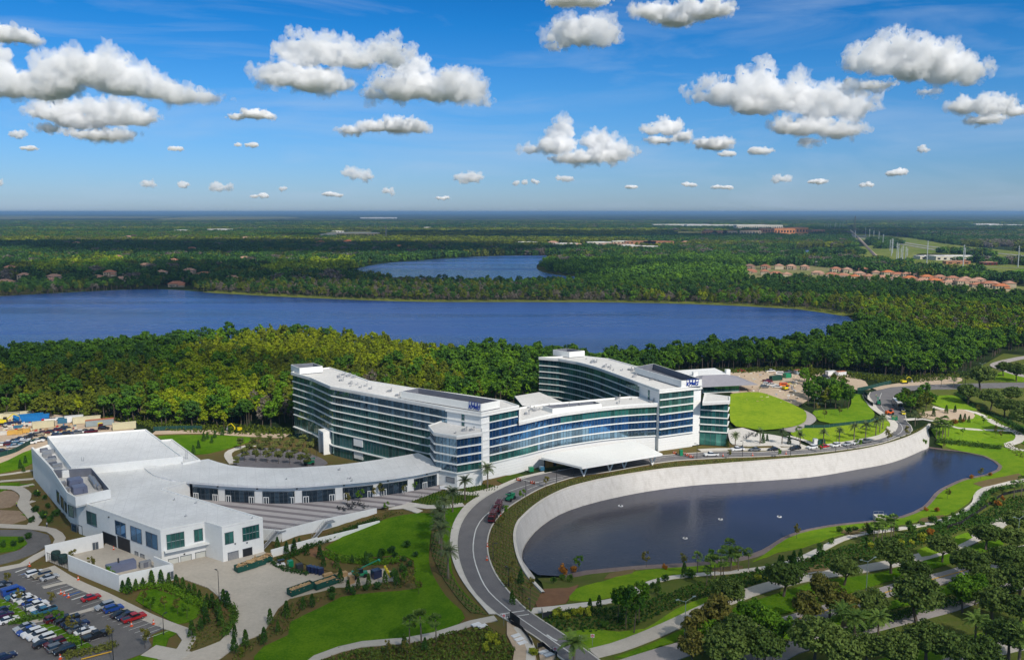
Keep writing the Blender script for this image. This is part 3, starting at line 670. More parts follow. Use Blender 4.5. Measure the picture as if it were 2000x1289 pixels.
# mulch strips and beds
for pts in ([(846,1035),(862,1040),(868,1080),(885,1130),(915,1170),(950,1200),(920,1196),(880,1150),(855,1110),(842,1070)],
            [(566,1077),(590,1082),(625,1092),(700,1096),(760,1096),(760,1108),(700,1115),(640,1115),(590,1100)],
            [(370,1275),(400,1260),(430,1248),(455,1220),(460,1195),(430,1178),(400,1175),(390,1200),(370,1225),(380,1245)]):
    lawn(pts, mulch if pts[0][0] != 846 else mulchr, 0.13, name='planting_bed')
lawn([(560,1072),(600,1064),(680,1090),(640,1105),(600,1098),(575,1086)], M('bark_mulch', (0.22, 0.11, 0.05), (0.15, 0.075, 0.035)), 0.16, name='planting_bed')
lawn([(1040,1165),(1062,1150),(1110,1148),(1130,1142),(1112,1168),(1105,1178),(1050,1188)], M('bark_mulch', (0.22, 0.11, 0.05)), 0.12, name='planting_bed')
for pts in ([(1190,1120),(1240,1112),(1235,1120),(1180,1130)], [(1390,1110),(1440,1104),(1450,1110),(1400,1118)], [(1640,1036),(1690,1030),(1700,1040),(1660,1046)], [(1800,1012),(1840,1006),(1850,1014),(1800,1022)], [(1565,1110),(1610,1100),(1620,1112),(1580,1124)], [(1900,945),(1990,925),(2000,932),(1920,952)]):
    lawn(pts, M('dry_grass', (0.20, 0.14, 0.07), (0.14, 0.12, 0.05), 1, 0, (0.2, 1.0)), 0.16, name='planting_bed')
# parking bay lines
def bays(a, b, n, dirv, L, m=mark):
    A, B = Vector(T(*a)), Vector(T(*b))
    for i in range(n):
        p = A.lerp(B, i / max(1, n - 1)); q = p + dirv * L
        ribbon('parking_line', [tuple(p), tuple(q)], 0.13, m, 0.085)
PK = (Vector(T(187, 1172)) - Vector(T(155, 1182))).normalized()
bays((35,1124),(140,1172),12,PK,5.4); bays((150,1180),(285,1248),14,PK,5.4); bays((4,1178),(150,1262),14,PK * 1,5.2); bays((40,1238),(118,1286),10,PK,5.2)
for k in range(3): ribbon('parking_line', [T(30+k*11, 1118+k*5), T(52+k*11, 1110+k*5)], 0.5, markb if k == 1 else mark, 0.09)
for k in range(3): ribbon('parking_line', [T(112+k*14, 1160+k*6), T(142+k*14, 1150+k*6)], 0.5, markb if k == 1 else mark, 0.09)
ribbon('kerb_marking', TP([(159,1289),(190,1281),(218,1274)]), 0.5, marky, 0.22)

# ---------------------------------------------------------------- buildings
def seg_pts(line, w):
    """points every ~w metres along a polyline, kept at its corners"""
    out = []
    for i in range(len(line) - 1):
        a, b = Vector(line[i]), Vector(line[i + 1]); m = max(1, round((b - a).length / w))
        out += [tuple(a.lerp(b, k / m)) for k in range(m)]
    return out + [tuple(line[-1])]
def window_band(root, line, z0, z1, mats, w=1.5, inset=0.0, name='window_band', transom=True, pick=None):
    mb = MB(); P = seg_pts(line, w); r = random.Random(int(z0 * 10 + line[0][0]))
    for i in range(len(P) - 1):
        a, b = Vector(P[i]), Vector(P[i + 1]); t = (b - a); L = t.length
        if L < 0.05: continue
        t /= L; nrm = Vector((t.y, -t.x)); a = a - nrm * inset; b = b - nrm * inset; g = 0.05
        j = [r.uniform(-.022, .022) for _ in range(3)]
        a2, b2 = a + t * g, b - t * g
        mi = 0 if pick is None else pick(i / len(P), z0)
        mb.face([(a2.x - nrm.x * j[0], a2.y - nrm.y * j[0], z0 + g), (b2.x + nrm.x * j[0], b2.y + nrm.y * j[0], z0 + g), (b2.x + nrm.x * j[1], b2.y + nrm.y * j[1], z1 - g), (a2.x - nrm.x * j[1], a2.y - nrm.y * j[1], z1 - g)], mi)
        mb.box((a.x + nrm.x * .02, a.y + nrm.y * .02, z0), (0.1, 0.12, z1 - z0), 0, len(mats))
    return mb.build(name, list(mats) + [mull], root)
def ledge(root, line, z0, z1, out, mat=white, name='ledge', back=0.6):
    mb = MB(); n = len(line); P = strip(line, back, out)
    for i in range(n - 1):
        a, b, c, d = P[i], P[2*n-1-i], P[2*n-2-i], P[i+1]
        mb.face([(q[0], q[1], z1) for q in (a, b, c, d)]); mb.face([(q[0], q[1], z0) for q in (d, c, b, a)])
        mb.face([(b[0], b[1], z0), (c[0], c[1], z0), (c[0], c[1], z1), (b[0], b[1], z1)])
    for k, e in ((0, (P[0], P[2*n-1])), (1, (P[n-1], P[n]))):
        mb.face([(e[0][0], e[0][1], z0), (e[1][0], e[1][1], z0), (e[1][0], e[1][1], z1), (e[0][0], e[0][1], z1)])
    return mb.build(name, mat, root)
def off(line, d):
    """polyline moved d metres outward (towards its right side)"""
    return strip(line, 0, d)[len(line):][::-1]
def ring(root, poly, z0, z1, t, mat, name='parapet', inner=None):
    n = len(poly); ar = sum(poly[k][0] * poly[(k+1) % n][1] - poly[(k+1) % n][0] * poly[k][1] for k in range(n))
    if ar < 0: poly = poly[::-1]
    mb = MB(); I = []
    for i in range(n):
        a, b, c = Vector(poly[i-1]), Vector(poly[i]), Vector(poly[(i+1) % n])
        n1 = (b - a).normalized(); n2 = (c - b).normalized(); n1 = Vector((-n1.y, n1.x)); n2 = Vector((-n2.y, n2.x)); m = (n1 + n2)
        m = m / max(0.35, m.length_squared) * 2 if m.length > 0.1 else n1
        I.append(tuple(b + m * t))
    for i in range(n):
        j = (i + 1) % n; a, b, c, d = poly[i], poly[j], I[j], I[i]
        mb.face([(a[0], a[1], z0), (b[0], b[1], z0), (b[0], b[1], z1), (a[0], a[1], z1)])
        mb.face([(a[0], a[1], z1), (b[0], b[1], z1), (c[0], c[1], z1), (d[0], d[1], z1)])
        mb.face([(c[0], c[1], z0), (d[0], d[1], z0), (d[0], d[1], z1), (c[0], c[1], z1)], 1)
    return mb.build(name, [mat, inner or mat], root)
def slab_roof(root, poly, z, mat=rooft, name='roof', z0=None):
    mb = MB(); mb.prism(poly, z - 0.3 if z0 is None else z0, z); return mb.build(name, mat, root)
def solid(root, poly, z0, z1, mat, name='wall'):
    mb = MB(); mb.prism(poly, z0, z1, 0); return mb.build(name, mat, root)
def on_wall(P, Q, px, z):
    """point of the vertical plane through P-Q seen in pixel column px"""
    lo, hi = -0.3, 1.3
    f = lambda t: PXY(P[0] + (Q[0] - P[0]) * t, P[1] + (Q[1] - P[1]) * t, z)[0]
    s = f(hi) > f(lo)
    for _ in range(40):
        m = (lo + hi) / 2
        if (f(m) < px) == s: lo = m
        else: hi = m
    return Vector((P[0] + (Q[0] - P[0]) * lo, P[1] + (Q[1] - P[1]) * lo))
def opening(root, P, Q, px0, px1, py0, py1, name='window', mat=None, frame=mull, depth=0.12, bars=2, rows=1, zz=2.0, proud=0.03, sub='frame'):
    a, b = on_wall(P, Q, px0, zz), on_wall(P, Q, px1, zz); c = (a + b) / 2
    pm = (py0 + py1) / 2; half = abs(py1 - py0) / 2
    zc = ZT(c.x, c.y, pm); z0, z1 = ZT(c.x, c.y, pm + half), ZT(c.x, c.y, pm - half)
    return opening3(root, a, b, z0, z1, name, mat, frame, depth, bars, rows, proud, sub)
def opening3(root, a, b, z0, z1, name='window', mat=None, frame=mull, depth=0.12, bars=2, rows=1, proud=0.03, sub='frame'):
    a, b = Vector(a), Vector(b)
    t = (b - a); L = t.length; t /= L; nrm = Vector((t.y, -t.x))
    if nrm.dot(-((a + b) / 2)) < 0: a, b = b, a; t = -t; nrm = -nrm
    o = nrm * proud; mb = MB(); W_ = L / bars; H_ = (z1 - z0) / rows
    for i in range(bars):
        for k in range(rows):
            p = a + t * (W_ * i + .04) + o; q = a + t * (W_ * (i + 1) - .04) + o; u, v = z0 + H_ * k + .04, z0 + H_ * (k + 1) - .04
            mb.face([(p.x, p.y, u), (q.x, q.y, u), (q.x, q.y, v), (p.x, p.y, v)])
    ob = mb.build(name, mat or gl_teal, root)
    fr = MB(); rz = math.atan2(t.y, t.x); c = (a + b) / 2 + nrm * 0.06
    for zz_ in (z0 - .06, z1 - .06): fr.box((c.x, c.y, zz_), (L + .2, .16, .12), rz)
    for i in range(bars + 1):
        p = a + t * (W_ * i) + nrm * 0.06; fr.box((p.x, p.y, z0), (.10, .15, z1 - z0 - .06), rz)
    f = fr.build(sub, frame); f.parent = ob
    f.data.transform(Matrix.Translation(-Vector(root.location)))
    return ob
def units(root, poly, z, n, seed, name='roof_vent', mat=metal, smin=.4, smax=1.2):
    r = random.Random(seed); xs = [p[0] for p in poly]; ys = [p[1] for p in poly]; k = 0
    while k < n:
        x, y = r.uniform(min(xs), max(xs)), r.uniform(min(ys), max(ys))
        if not inpoly(np.array([x]), np.array([y]), poly)[0]: continue
        mb = MB(); s = r.uniform(smin, smax); mb.box((x, y, z), (s, s * r.uniform(.6, 1.4), s * .7), r.random() * 3)
        mb.tube((x + s, y, z), (x + s, y, z + s * 1.3), .09 + .06 * s, n=6); mb.lathe((x + s, y, z + s * 1.3), [(.3 * s, 0), (.3 * s, .15), (.05, .3)], 8)
        mb.build(name, mat, root); k += 1
def sign_mesh(root, origin, tdir, hgt, length):
    """four outlined squares with four slanting blue capitals over them"""
    cu = bpy.data.curves.new('letters', 'FONT'); cu.body = 'KPMG'; cu.size = 1.0; cu.extrude = 0.06; cu.shear = 0.25; cu.offset = 0.02; cu.space_character = 1.0
    o = bpy.data.objects.new('letters', cu); COL.objects.link(o)
    dg = bpy.context.evaluated_depsgraph_get(); me = bpy.data.meshes.new_from_object(o.evaluated_get(dg)); bpy.data.objects.remove(o)
    co = np.array([v.co[:] for v in me.vertices]); x0, x1, y0, y1 = co[:, 0].min(), co[:, 0].max(), co[:, 1].min(), co[:, 1].max()
    t = Vector((tdir[0], tdir[1], 0)).normalized(); nrm = Vector((t.y, -t.x, 0))
    bl = M('sign_blue', (0.0, 0.035, 0.30), (0.0, 0.03, 0.25), 0.4, 0.5)
    for v in me.vertices:
        X = (v.co.x - x0) / (x1 - x0) * length; Z = (v.co.y - y0) / (y1 - y0) * hgt * .55; N = (v.co.z + .06) * 1.2 + .08
        p = Vector(origin) + t * X + Vector((0, 0, Z)) + nrm * N - root.location; v.co = p
    me.materials.clear(); me.materials.append(bl)
    for p in me.polygons: p.material_index = 0
    a = bpy.data.objects.new('sign_lettering', me); COL.objects.link(a); a.parent = root
    mb = MB(); rz = math.atan2(t.y, t.x)
    for k in range(4):
        x = length * (.04 + .245 * k); w = length * .215
        c = Vector(origin) + t * (x + w / 2) + nrm * .12
        zb, zt = hgt * .38, hgt
        mb.box((c.x, c.y, origin[2] + zt - .13), (w, .1, .13), rz)
        mb.box((c.x, c.y, origin[2] + zb), (w, .1, .13), rz)
        for s in (-1, 1):
            q = c + t * (w / 2 - .07) * s; mb.box((q.x, q.y, origin[2] + zb + .13), (.13, .1, zt - zb - .26), rz)
    mb.build('sign_square', bl, root)

RZ, MZ, BZ, FL = 24.6, 18.9, 5.6, 3.0
def hotel():
    root = thing('hotel', 'large white and glass hotel with a curved centre and two long wings above the pond', 'hotel', (20, 320, 0))
    wf = WP([(568,728),(606,739),(645,756),(700,766),(760,777),(870,797),(940,808)], RZ)
    wr = WP([(1014,794)], RZ)[0]
    wb = WP([(985,784),(890,770),(805,759),(720,745),(680,730),(644,719),(626,721)], RZ)
    L0 = off(smooth_line(wf[:6], 5)[::1], -1.0)
    corner = off([wf[5], wf[6], wr], -1.0)
    # west wing body
    body = off(wf + [wr], -1.7) + wb
    solid(root, body, -5, RZ - .5, dark, 'core')
    roofp = wf + [wr] + wb
    slab_roof(root, roofp, RZ, gravroof, 'roof', RZ - .9); ring(root, roofp, RZ, RZ + .45, .4, white)
    # glazed long face, up to the white tower
    split = on_wall(wf[5], wf[6], 871, RZ); wl_ = wf[:6] + [tuple(split)]
    face = off(wl_, -1.0)
    x_mid = -71
    for k in range(6):
        z0 = BZ + FL * k
        pk = lambda f, z, k=k: (1 if (k >= 4 and f > .36) or (k == 3 and f > .8) else 0)  # upper right panes get the tint with the painted sky reflection
        window_band(root, face, z0 + .35, z0 + FL, (gl_teal, gl_sky_painted), 1.45, pick=pk)
        ledge(root, face, z0 + .04, z0 + .32, 0.6)
    window_band(root, face, .35, BZ, (gl_teal,), 1.8); ledge(root, face, 0.0, .35, .9); window_band(root, face, -4.6, 0, (gl_teal,), 1.8)
    # white tower between wing and centre: blank walls with slim windows
    tl = [tuple(off([split, wf[6]], -.6)[0]), tuple(off([wf[5], wf[6], wr], -.6)[1])]
    tr = [tl[1], tuple(on_wall(tl[1], off([wf[6], wr], -.6)[1], 956, 20))]
    solid(root, [tl[0], tl[1], tr[1], (tr[1][0] - 3, tr[1][1] + 4), (tl[0][0] + 2, tl[0][1] + 4)], 0, RZ - .9, panel, 'wall')
    for za, zb in ((22.3, 23.5), (20.6, 22), (19, 20.2)):
        a = on_wall(tl[0], tl[1], 902, 21); b = on_wall(tl[0], tl[1], 907, 21); opening3(root, a, b, za, zb, bars=1)
    g = [tr[1], tuple(off([wf[6], wr], -1.0)[1])]
    for k in range(6):
        z0 = BZ + FL * k
        window_band(root, g, z0 + .35, z0 + FL, (gl_green if k == 5 else gl_blue,), 1.5); ledge(root, tl + g[1:], z0, z0 + .35, .35 if k else .7)  # top floor tinted green, painting in its reflection
    ledge(root, [tl[0], tl[1], g[1]], RZ - 1.1, RZ - .6, 1.0)
    endw = [g[1], wb[0]]
    solid(root, [g[1], (g[1][0] + .4, g[1][1] + .3), wb[0], (wb[0][0] - .5, wb[0][1])], MZ, RZ - .6, gl_blue, 'side_glazing')
    # lower bow-fronted block west of the tower
    bp = WP([(841,832),(851,845),(892,852),(940,845)], MZ); bk = [tr[0], (tl[0][0] + 1, tl[0][1] - .5)]
    bl_ = [bp[1], bp[2], bp[3]]
    solid(root, [bp[0], bp[1], bp[2], bp[3], (tl[1][0] + .5, tl[1][1] + 1), (tl[0][0] - 2, tl[0][1] + 3)], 0, MZ - .6, white, 'wall')
    rp = off([bp[0], bp[1], bp[2], bp[3]], .9) + [(tl[1][0] + .5, tl[1][1] + .5), (tl[0][0] - 2, tl[0][1] + 3)]
    slab_roof(root, rp, MZ, gravroof, 'roof', MZ - .9); ring(root, rp, MZ, MZ + .4, .35, white)
    units(root, off(bl_, -3) + [(bp[3][0] - 3, bp[3][1] + 4)], MZ, 5, 4)
    for k in range(4):
        z0 = BZ + .2 + FL * k
        window_band(root, off([bp[0], bp[1], bp[2]], .12), z0 + .35, z0 + FL, (gl_sky_painted if k < 4 else gl_teal,), 1.45)
        window_band(root, off([bp[2], bp[3]], .12), z0 + .35, z0 + FL, (gl_green if k == 0 else gl_blue,), 1.45)  # lowest floor green, the rest blue: reflections put into the tint
        ledge(root, [bp[0], bp[1], bp[2], bp[3]], z0, z0 + .35, .8)
    a = on_wall(bp[1], bp[2], 872, 2.5); b = on_wall(bp[1], bp[2], 888, 2.5); opening3(root, off([a, b], .1)[0], off([a, b], .1)[1], 2.2, 4.0, 'louvre', metal, bars=1)
    # curved centre
    mf = smooth_line(WP([(1013,825),(1075,811),(1120,804),(1175,797),(1230,792),(1286,789)], MZ), 5)
    mbk = WP([(1248,777),(1230,776),(1060,791),(1014,798)], MZ)
    solid(root, off(mf, -1.6) + mbk, BZ, MZ - .5, dark, 'core')
    mfp = off(mf, -.9)
    solid(root, [tr[1]] + mfp + [(mfp[-1][0] + .5, mfp[-1][1] + 6), (mfp[0][0], mfp[0][1] + 8)], -1, BZ, panel, 'wall')
    for k in range(4):
        z0 = BZ + FL * k
        n_ = len(mfp); pk = lambda f, z, k=k: (1 if (k == 0 and f < .28) or (k == 3 and f > .42) else (2 if (k == 1 and f < .6) or (k == 0) else 0))  # panes tinted by zone, reflections painted into the glass colour
        window_band(root, [tr[1]] + mfp[1:] if k < 4 else mfp, z0 + .35, z0 + FL, (gl_blue, gl_green, gl_sky_painted), 1.45, pick=pk)
        ledge(root, [tr[1]] + mfp[1:], z0 + .02, z0 + .34, .55)
    rp = off(mf, .1) + mbk
    slab_roof(root, rp, MZ, gravroof, 'roof', MZ - 1.1); ring(root, rp, MZ, MZ + .5, .4, white)
    sc = WP([(1060,792),(1079,798),(1175,788),(1160,783)], MZ + 1.8); ring(root, sc, MZ, MZ + 1.8, .3, white, 'plant_screen', screen)
    units(root, off(mf, -3) + [(p[0], p[1]) for p in mbk], MZ, 16, 8); units(root, [(x, y) for x, y in sc], MZ, 6, 9, 'rooftop_unit', metal, .8, 1.6)
    # east tower: six storeys on a white base
    ef = WP([(1052,699),(1090,702),(1125,708),(1160,717),(1200,731),(1246,748),(1288,763)], RZ); er = WP([(1371,754)], RZ)[0]
    eb = WP([(1371,748),(1330,738),(1276,722),(1240,716),(1190,702),(1135,696)], RZ)
    lw = smooth_line(ef, 6)
    solid(root, off(lw + [er], -1.7) + eb, -1, RZ - .5, dark, 'core')
    rp = lw + [er] + eb; slab_roof(root, rp, RZ, gravroof, 'roof', RZ - .9); ring(root, rp, RZ, RZ + .45, .4, white)
    sp = on_wall(ef[5], ef[6], 1247, RZ); fw = off(smooth_line(ef[:6], 5) + [tuple(sp)], -1.0)
    for k in range(6):
        z0 = BZ + FL * k; window_band(root, fw, z0 + .35, z0 + FL, (gl_teal,), 1.45); ledge(root, fw, z0 + .04, z0 + .32, .6)
    window_band(root, fw, 0, BZ, (gl_teal,), 1.8)
    a, b = off([sp, ef[6]], -.5)[0], off([ef[5], ef[6], er], -.5)[1]
    c = off([ef[6], er], -.5)[1]; c1 = tuple(on_wall(b, c, 1354, 15))
    solid(root, [a, b, (b[0] + 1, b[1] + 5), (a[0] + 1, a[1] + 4)], 0, RZ - .9, panel, 'wall')
    q0, q1 = on_wall(a, b, 1266, 21), on_wall(a, b, 1269, 21); opening3(root, q0, q1, 19.3, 23.4, bars=1, rows=3)
    solid(root, [b, c1, (c1[0] - 1, c1[1] + 5), (b[0] - 1, b[1] + 5)], -1, BZ, panel, 'wall')
    solid(root, [c1, c, (c[0] - 1, c[1] + 4), (c1[0] - 1, c1[1] + 4)], 0, RZ - .9, panel, 'wall')
    for k in range(6):
        z0 = BZ + FL * k; window_band(root, [b, c1], z0 + .35, z0 + FL, (gl_teal if k > 3 else gl_green if k > 2 else gl_blue,), 1.5)  # tint changes by floor to paint in reflections
        ledge(root, [b, c1], z0, z0 + .35, .7)
    ledge(root, [a, b, c], RZ - 1.1, RZ - .6, .9)
    # east end block
    fp = WP([(1372,787),(1426,784)], MZ); fb = WP([(1426,776),(1376,769)], MZ)
    eo = [c, (fp[1][0] - .8, fp[1][1] + .8)]
    solid(root, [c, eo[1], (fb[0][0] - 1, fb[0][1]), fb[1]], -1, MZ - .6, dark, 'core')
    rp = [c, fp[0], fp[1], fb[0], fb[1]]; slab_roof(root, rp[1:], MZ, gravroof, 'roof', MZ - 1.0); ring(root, rp[1:], MZ, MZ + .45, .4, white)
    eo2 = off(eo, .1)
    for k in range(4):
        z0 = BZ + FL * k; window_band(root, off(eo + [(fb[0][0] - .8, fb[0][1])], .15), z0 + .35, z0 + FL, (gl_green,), 1.5); ledge(root, eo + [(fb[0][0] - .8, fb[0][1])], z0, z0 + .35, .8)
    window_band(root, off(eo + [(fb[0][0] - .8, fb[0][1])], .15), 0.1, BZ, (M('clear_green_glass', (0.12, 0.36, 0.30), (0.05, 0.2, 0.17), 0.1, 0.6, metal=0.4, island=0.8),), 2.2)
    # rear glazed block between the wings
    rb = WP([(1005,774),(1053,766),(1107,789),(1078,803),(1020,792)], 11.5)
    solid(root, rb, 0, 11, gl_teal, 'rear_block'); slab_roof(root, rb, 11.6, gravroof)
    # plant screens on the roofs
    for pts in ([(783,764),(817,757.5),(976,782),(940,789)], [(568,712),(585,719),(630,715),(612,709)], [(1240,717),(1276,710),(1371,741),(1331,743.5)], [(1080,683),(1112,687.5),(1142,685),(1107,680.5)]):
        q = WP(pts, RZ + 3.0); ring(root, q, RZ + .3, RZ + 3.0, .25, white, 'plant_screen', screen)
        slab_roof(root, q, RZ + .35, screen, 'plant_deck', RZ + .1)
    units(root, WP([(650,725),(760,762),(860,785),(780,775),(660,750)], RZ), RZ, 22, 3); units(root, WP([(1140,700),(1240,722),(1240,738),(1160,715)], RZ), RZ, 16, 5)
    units(root, WP([(1250,730),(1330,748),(1340,756),(1270,745)], RZ), RZ, 12, 15)
    p = W(940, 789, RZ + 3); q = W(783, 764, RZ + 3); t = Vector((p[0] - q[0], p[1] - q[1], 0)).normalized()
    o = Vector((p[0], p[1], RZ + .7)) - t * 5.6; sign_mesh(root, o, t, 2.7, 5.2)
    p = W(1331.5, 743.5, RZ + 3); q = W(1371, 741, RZ + 3); t = Vector((q[0] - p[0], q[1] - p[1], 0)).normalized()
    o = Vector((p[0], p[1], RZ + .7)) + t * 2.0; sign_mesh(root, o, t, 2.8, 5.6)
    # white portal and pale panels on the garden front
    face = seg_pts(face, 1.5)
    i = min(range(1, len(face) - 1), key=lambda k: abs(PXY(face[k][0], face[k][1], 0)[0] - 643))
    f0 = Vector(face[i]); t = (Vector(face[i+1]) - Vector(face[i-1])).normalized(); n_ = Vector((t.y, -t.x)); mb = MB(); rz = math.atan2(t.y, t.x)
    for s in (-1, 1): c_ = f0 + t * 2.4 * s + n_ * 1.6; mb.box((c_.x, c_.y, -4.4), (.9, 3.4, 9.0), rz)
    c_ = f0 + n_ * 1.6; mb.box((c_.x, c_.y, 4.6), (5.7, 3.4, .9), rz); mb.build('portal', white, root)
    for px, z0, z1 in ((700, 2.3, 5.3), (700, -2.9, -.3)):
        i = min(range(1, len(face) - 1), key=lambda k: abs(PXY(face[k][0], face[k][1], 2)[0] - px)); f0 = Vector(face[i]) + n_ * .3
        mb = MB(); mb.box((f0.x, f0.y, z0), (5.2, .2, z1 - z0), math.atan2((Vector(face[i+1]) - Vector(face[i-1])).y, (Vector(face[i+1]) - Vector(face[i-1])).x)); mb.build('pale_panel', white, root)
    # entrance and canopy
    cz = 5.2
    cp = [W(1240, 860, cz), W(1062, 887, cz), W(1057, 893, cz), W(1137, 912, cz), W(1294, 886, cz)]
    ct = thing('canopy', None, None, (cp[3][0], cp[3][1], 0)); ct.location = Vector((cp[3][0], cp[3][1], 0)) - root.location; ct.parent = root
    mb = MB(); mb.prism([cp[1], cp[2], cp[3], cp[4], cp[0]], cz - .75, cz); cm = mb
    cm.v = [(x - cp[3][0], y - cp[3][1], z) for x, y, z in cm.v]
    o = cm.build('canopy_roof', white, None, local=True); o.parent = ct
    for px, py in ((1140,930),(1191,920),(1219,914),(1274,908)):
        x, y = W(px, py); mb = MB(); dxy = Vector((cp[4][0] - cp[3][0], cp[4][1] - cp[3][1])).normalized()
        for s in (-1, 1): mb.tube((x - cp[3][0], y - cp[3][1], 0), (x - cp[3][0] + dxy.x * 2.0 * s, y - cp[3][1] + dxy.y * 2.0 * s, cz - .7), .26, .42, 8)
        o = mb.build('leg', white, None, local=True); o.parent = ct
    ent = [W(1062, 914), W(1195, 893)]
    eline = off(ent, .2)
    window_band(root, eline, 0.1, 4.2, (dark,), 1.6, name='entrance_glazing')
    for px0, px1 in ((1064,1080),(1086,1100),(1110,1124)):
        opening3(root, on_wall(ent[0], ent[1], px0, 1.5), on_wall(ent[0], ent[1], px1, 1.5), .1, 2.7, 'door', M('timber_hoarding', (0.50, 0.25, 0.05), (0.36, 0.18, 0.05)), bars=2, proud=.3)
    return root
hotel()

def conference_hall():
    g = WEST_Z; z1 = 6.6
    A, B_, C_, D_ = [W(*p, z1) for p in ((513,1010),(433,1028),(399,1018),(313,1035))]
    E_, F_ = W(151,977,z1), W(61,874,z1 + 1)
    G_, H_, I_, J_ = W(93,868,z1), W(357,897,z1), W(370,938,z1), W(318,954,z1)
    root = thing('conference_hall', 'broad white two-storey hall with flat pale roofs beside the car park', 'hall', (D_[0], D_[1], g))
    poly = [A, B_, C_, D_, E_, F_, G_, H_, I_, J_]
    solid(root, poly, g - .3, z1 - .6, white, 'wall'); slab_roof(root, poly, z1 - .35, rooft, 'roof', z1 - .6)
    ring(root, poly, z1 - .35, z1, .45, white)
    hall = [W(*p, 9.2) for p in ((92,852),(285,838),(357,891),(139,913))]
    solid(root, hall, z1 - 1, 8.7, white, 'upper_hall'); slab_roof(root, hall, 8.8, rooft, 'roof', 8.7); ring(root, hall, 8.8, 9.25, .45, white)
    back = [W(*p, 7.2) for p in ((310,860),(336,858),(391,898),(357,905),(330,880))]
    solid(root, back, g, 6.9, white, 'wall'); slab_roof(root, back, 6.95, rooft, 'roof', 6.9); ring(root, back, 6.95, 7.4, .4, white)
    # raised screen wall along the car-park side and the open plant deck
    lw = [W(61,874,8.2), W(101,917,8.2)]
    solid(root, [lw[0], lw[1], (lw[1][0] + .6, lw[1][1] + .3), (lw[0][0] + .6, lw[0][1] + .3)], z1 - .4, 8.3, white, 'screen_wall')
    sc = [W(*p, 9.4) for p in ((101,917),(130,961),(147,971),(216,955),(180,913),(139,915))]
    ring(root, sc, z1 - .5, 9.4, .35, white, 'plant_screen', screen); slab_roof(root, sc, z1 - .1, gravroof, 'plant_deck', z1 - .4)
    def abox(px, py, d, zb, m, name, rz=.75, h_=0):
        x, y = W(px, py, zb); mb = MB(); mb.box((x, y, zb), d, rz, taper=.97); mb.box((x, y, zb + d[2]), (d[0] * .9, d[1] * .9, .12), rz)
        for s in (-1, 1): mb.box((x + s * d[0] * .3, y - .2, zb + d[2] * .3), (.12, d[1] * 1.06, d[2] * .4), rz)
        mb.build(name, m, root)
    aw = math.atan2(A[1] - B_[1], A[0] - B_[0])
    abox(147, 948, (4.2, 4.4, 2.3), z1, ductm, 'air_handler', aw); abox(155, 961, (4.2, 4.2, 2.1), z1, ductm, 'air_handler', aw)
    abox(145, 929, (7.5, 1.2, 2.4), z1, white, 'plant_room', aw); abox(124, 950, (1.6, 1.4, 1.6), z1, metal, 'fan_unit', aw); abox(131, 960, (1.5, 1.3, 1.3), z1, metal, 'fan_unit', aw)
    for k in range(2):
        x, y = W(176 + 6 * k, 930 + 3 * k, z1 + 1); x2, y2 = W(188 + 6 * k, 948 + 3 * k, z1 + 1); mb = MB(); mb.tube((x, y, z1 + 1), (x2, y2, z1 + 1), .7, .7, 10); mb.tube((x2, y2, z1 + 1), (x2, y2, z1 - .1), .6, .6, 10); mb.build('duct', metal, root)
    for i, (px, py) in enumerate(((86,882),(92,893),(98,902),(104,911),(110,921),(94,887),(102,898),(112,914))):
        abox(px, py, (2.6 + i % 3 * .6, 1.5, 1.2 + .3 * (i % 2)), z1 - .3, metal if i % 3 else screen, 'rooftop_unit', aw)
    for px, py in ((163,912),(365,898)):
        x, y = W(px, py, z1); mb = MB()
        for s in (-.35, .35): mb.tube((x + s, y - .2, z1 - .3), (x + s, y - .2, 10.3), .06)
        for k in range(9): mb.tube((x - .35, y - .2, z1 + k * .33), (x + .35, y - .2, z1 + k * .33), .04)
        mb.build('roof_ladder', metal, root)
    units(root, [C_, A, J_, E_], z1 - .35, 5, 12, smin=.2, smax=.45)
    # windows: right front block
    for a in ((439.5,456,1039,1061,2,1),(474,506,1027,1053,5,2)): opening(root, B_, A, a[0], a[1], a[2], a[3], mat=gl_green, bars=a[4], rows=a[5])
    opening(root, B_, A, 444, 464, 1077, 1100, 'roller_door', metal, bars=1, sub='door_frame'); opening(root, B_, A, 473, 491, 1070, 1090, 'open_doorway', dark, bars=1, sub='door_frame')
    for a in ((326,360,1041,1070,4,2),(379.5,396,1033,1056,2,1)): opening(root, D_, C_, a[0], a[1], a[2], a[3], mat=gl_green, bars=a[4], rows=a[5])
    for a in ((327,347,1090,1112),(351,372,1084,1106),(380,400,1077,1100)): opening(root, D_, C_, *a, 'roller_door', M('roller_shutter', (0.62, 0.62, 0.56)), bars=1, sub='door_frame')
    mb = MB(); a, b = on_wall(D_, C_, 319, 3), on_wall(D_, C_, 405, 3); t = (b - a); rz = math.atan2(t.y, t.x); nn = Vector((t.y, -t.x)).normalized()
    c = (a + b) / 2 + nn * .9; mb.box((c.x, c.y, .2), (t.length, 1.8, .3), rz); mb.build('dock_canopy', white, root)
    # car-park side
    for a in ((134,144,987,1009,1,1),(170,189,1000,1025,2,1),(226,246,1019,1046,2,1),(256,277,1030,1058,2,1),(286,308,1041,1069,2,1)): opening(root, E_, D_, a[0], a[1], a[2], a[3], mat=gl_blue if a[0] > 200 else gl_teal, bars=a[4])
    for a in ((110.5,115.5,959,982),(118,124,970,993),(126,130,980,1001),(121,126,1004,1024)): opening(root, F_, E_, *a, bars=1)
    opening(root, E_, D_, 138, 148, 1023, 1047, mat=gl_blue, bars=1); opening(root, E_, D_, 152, 159, 1026, 1050, 'door', white, bars=1, sub='door_frame')
    for a in ((200,226,1042,1071),(229,253,1050,1082)): opening(root, E_, D_, *a, 'open_doorway', dark, bars=1, sub='door_frame')
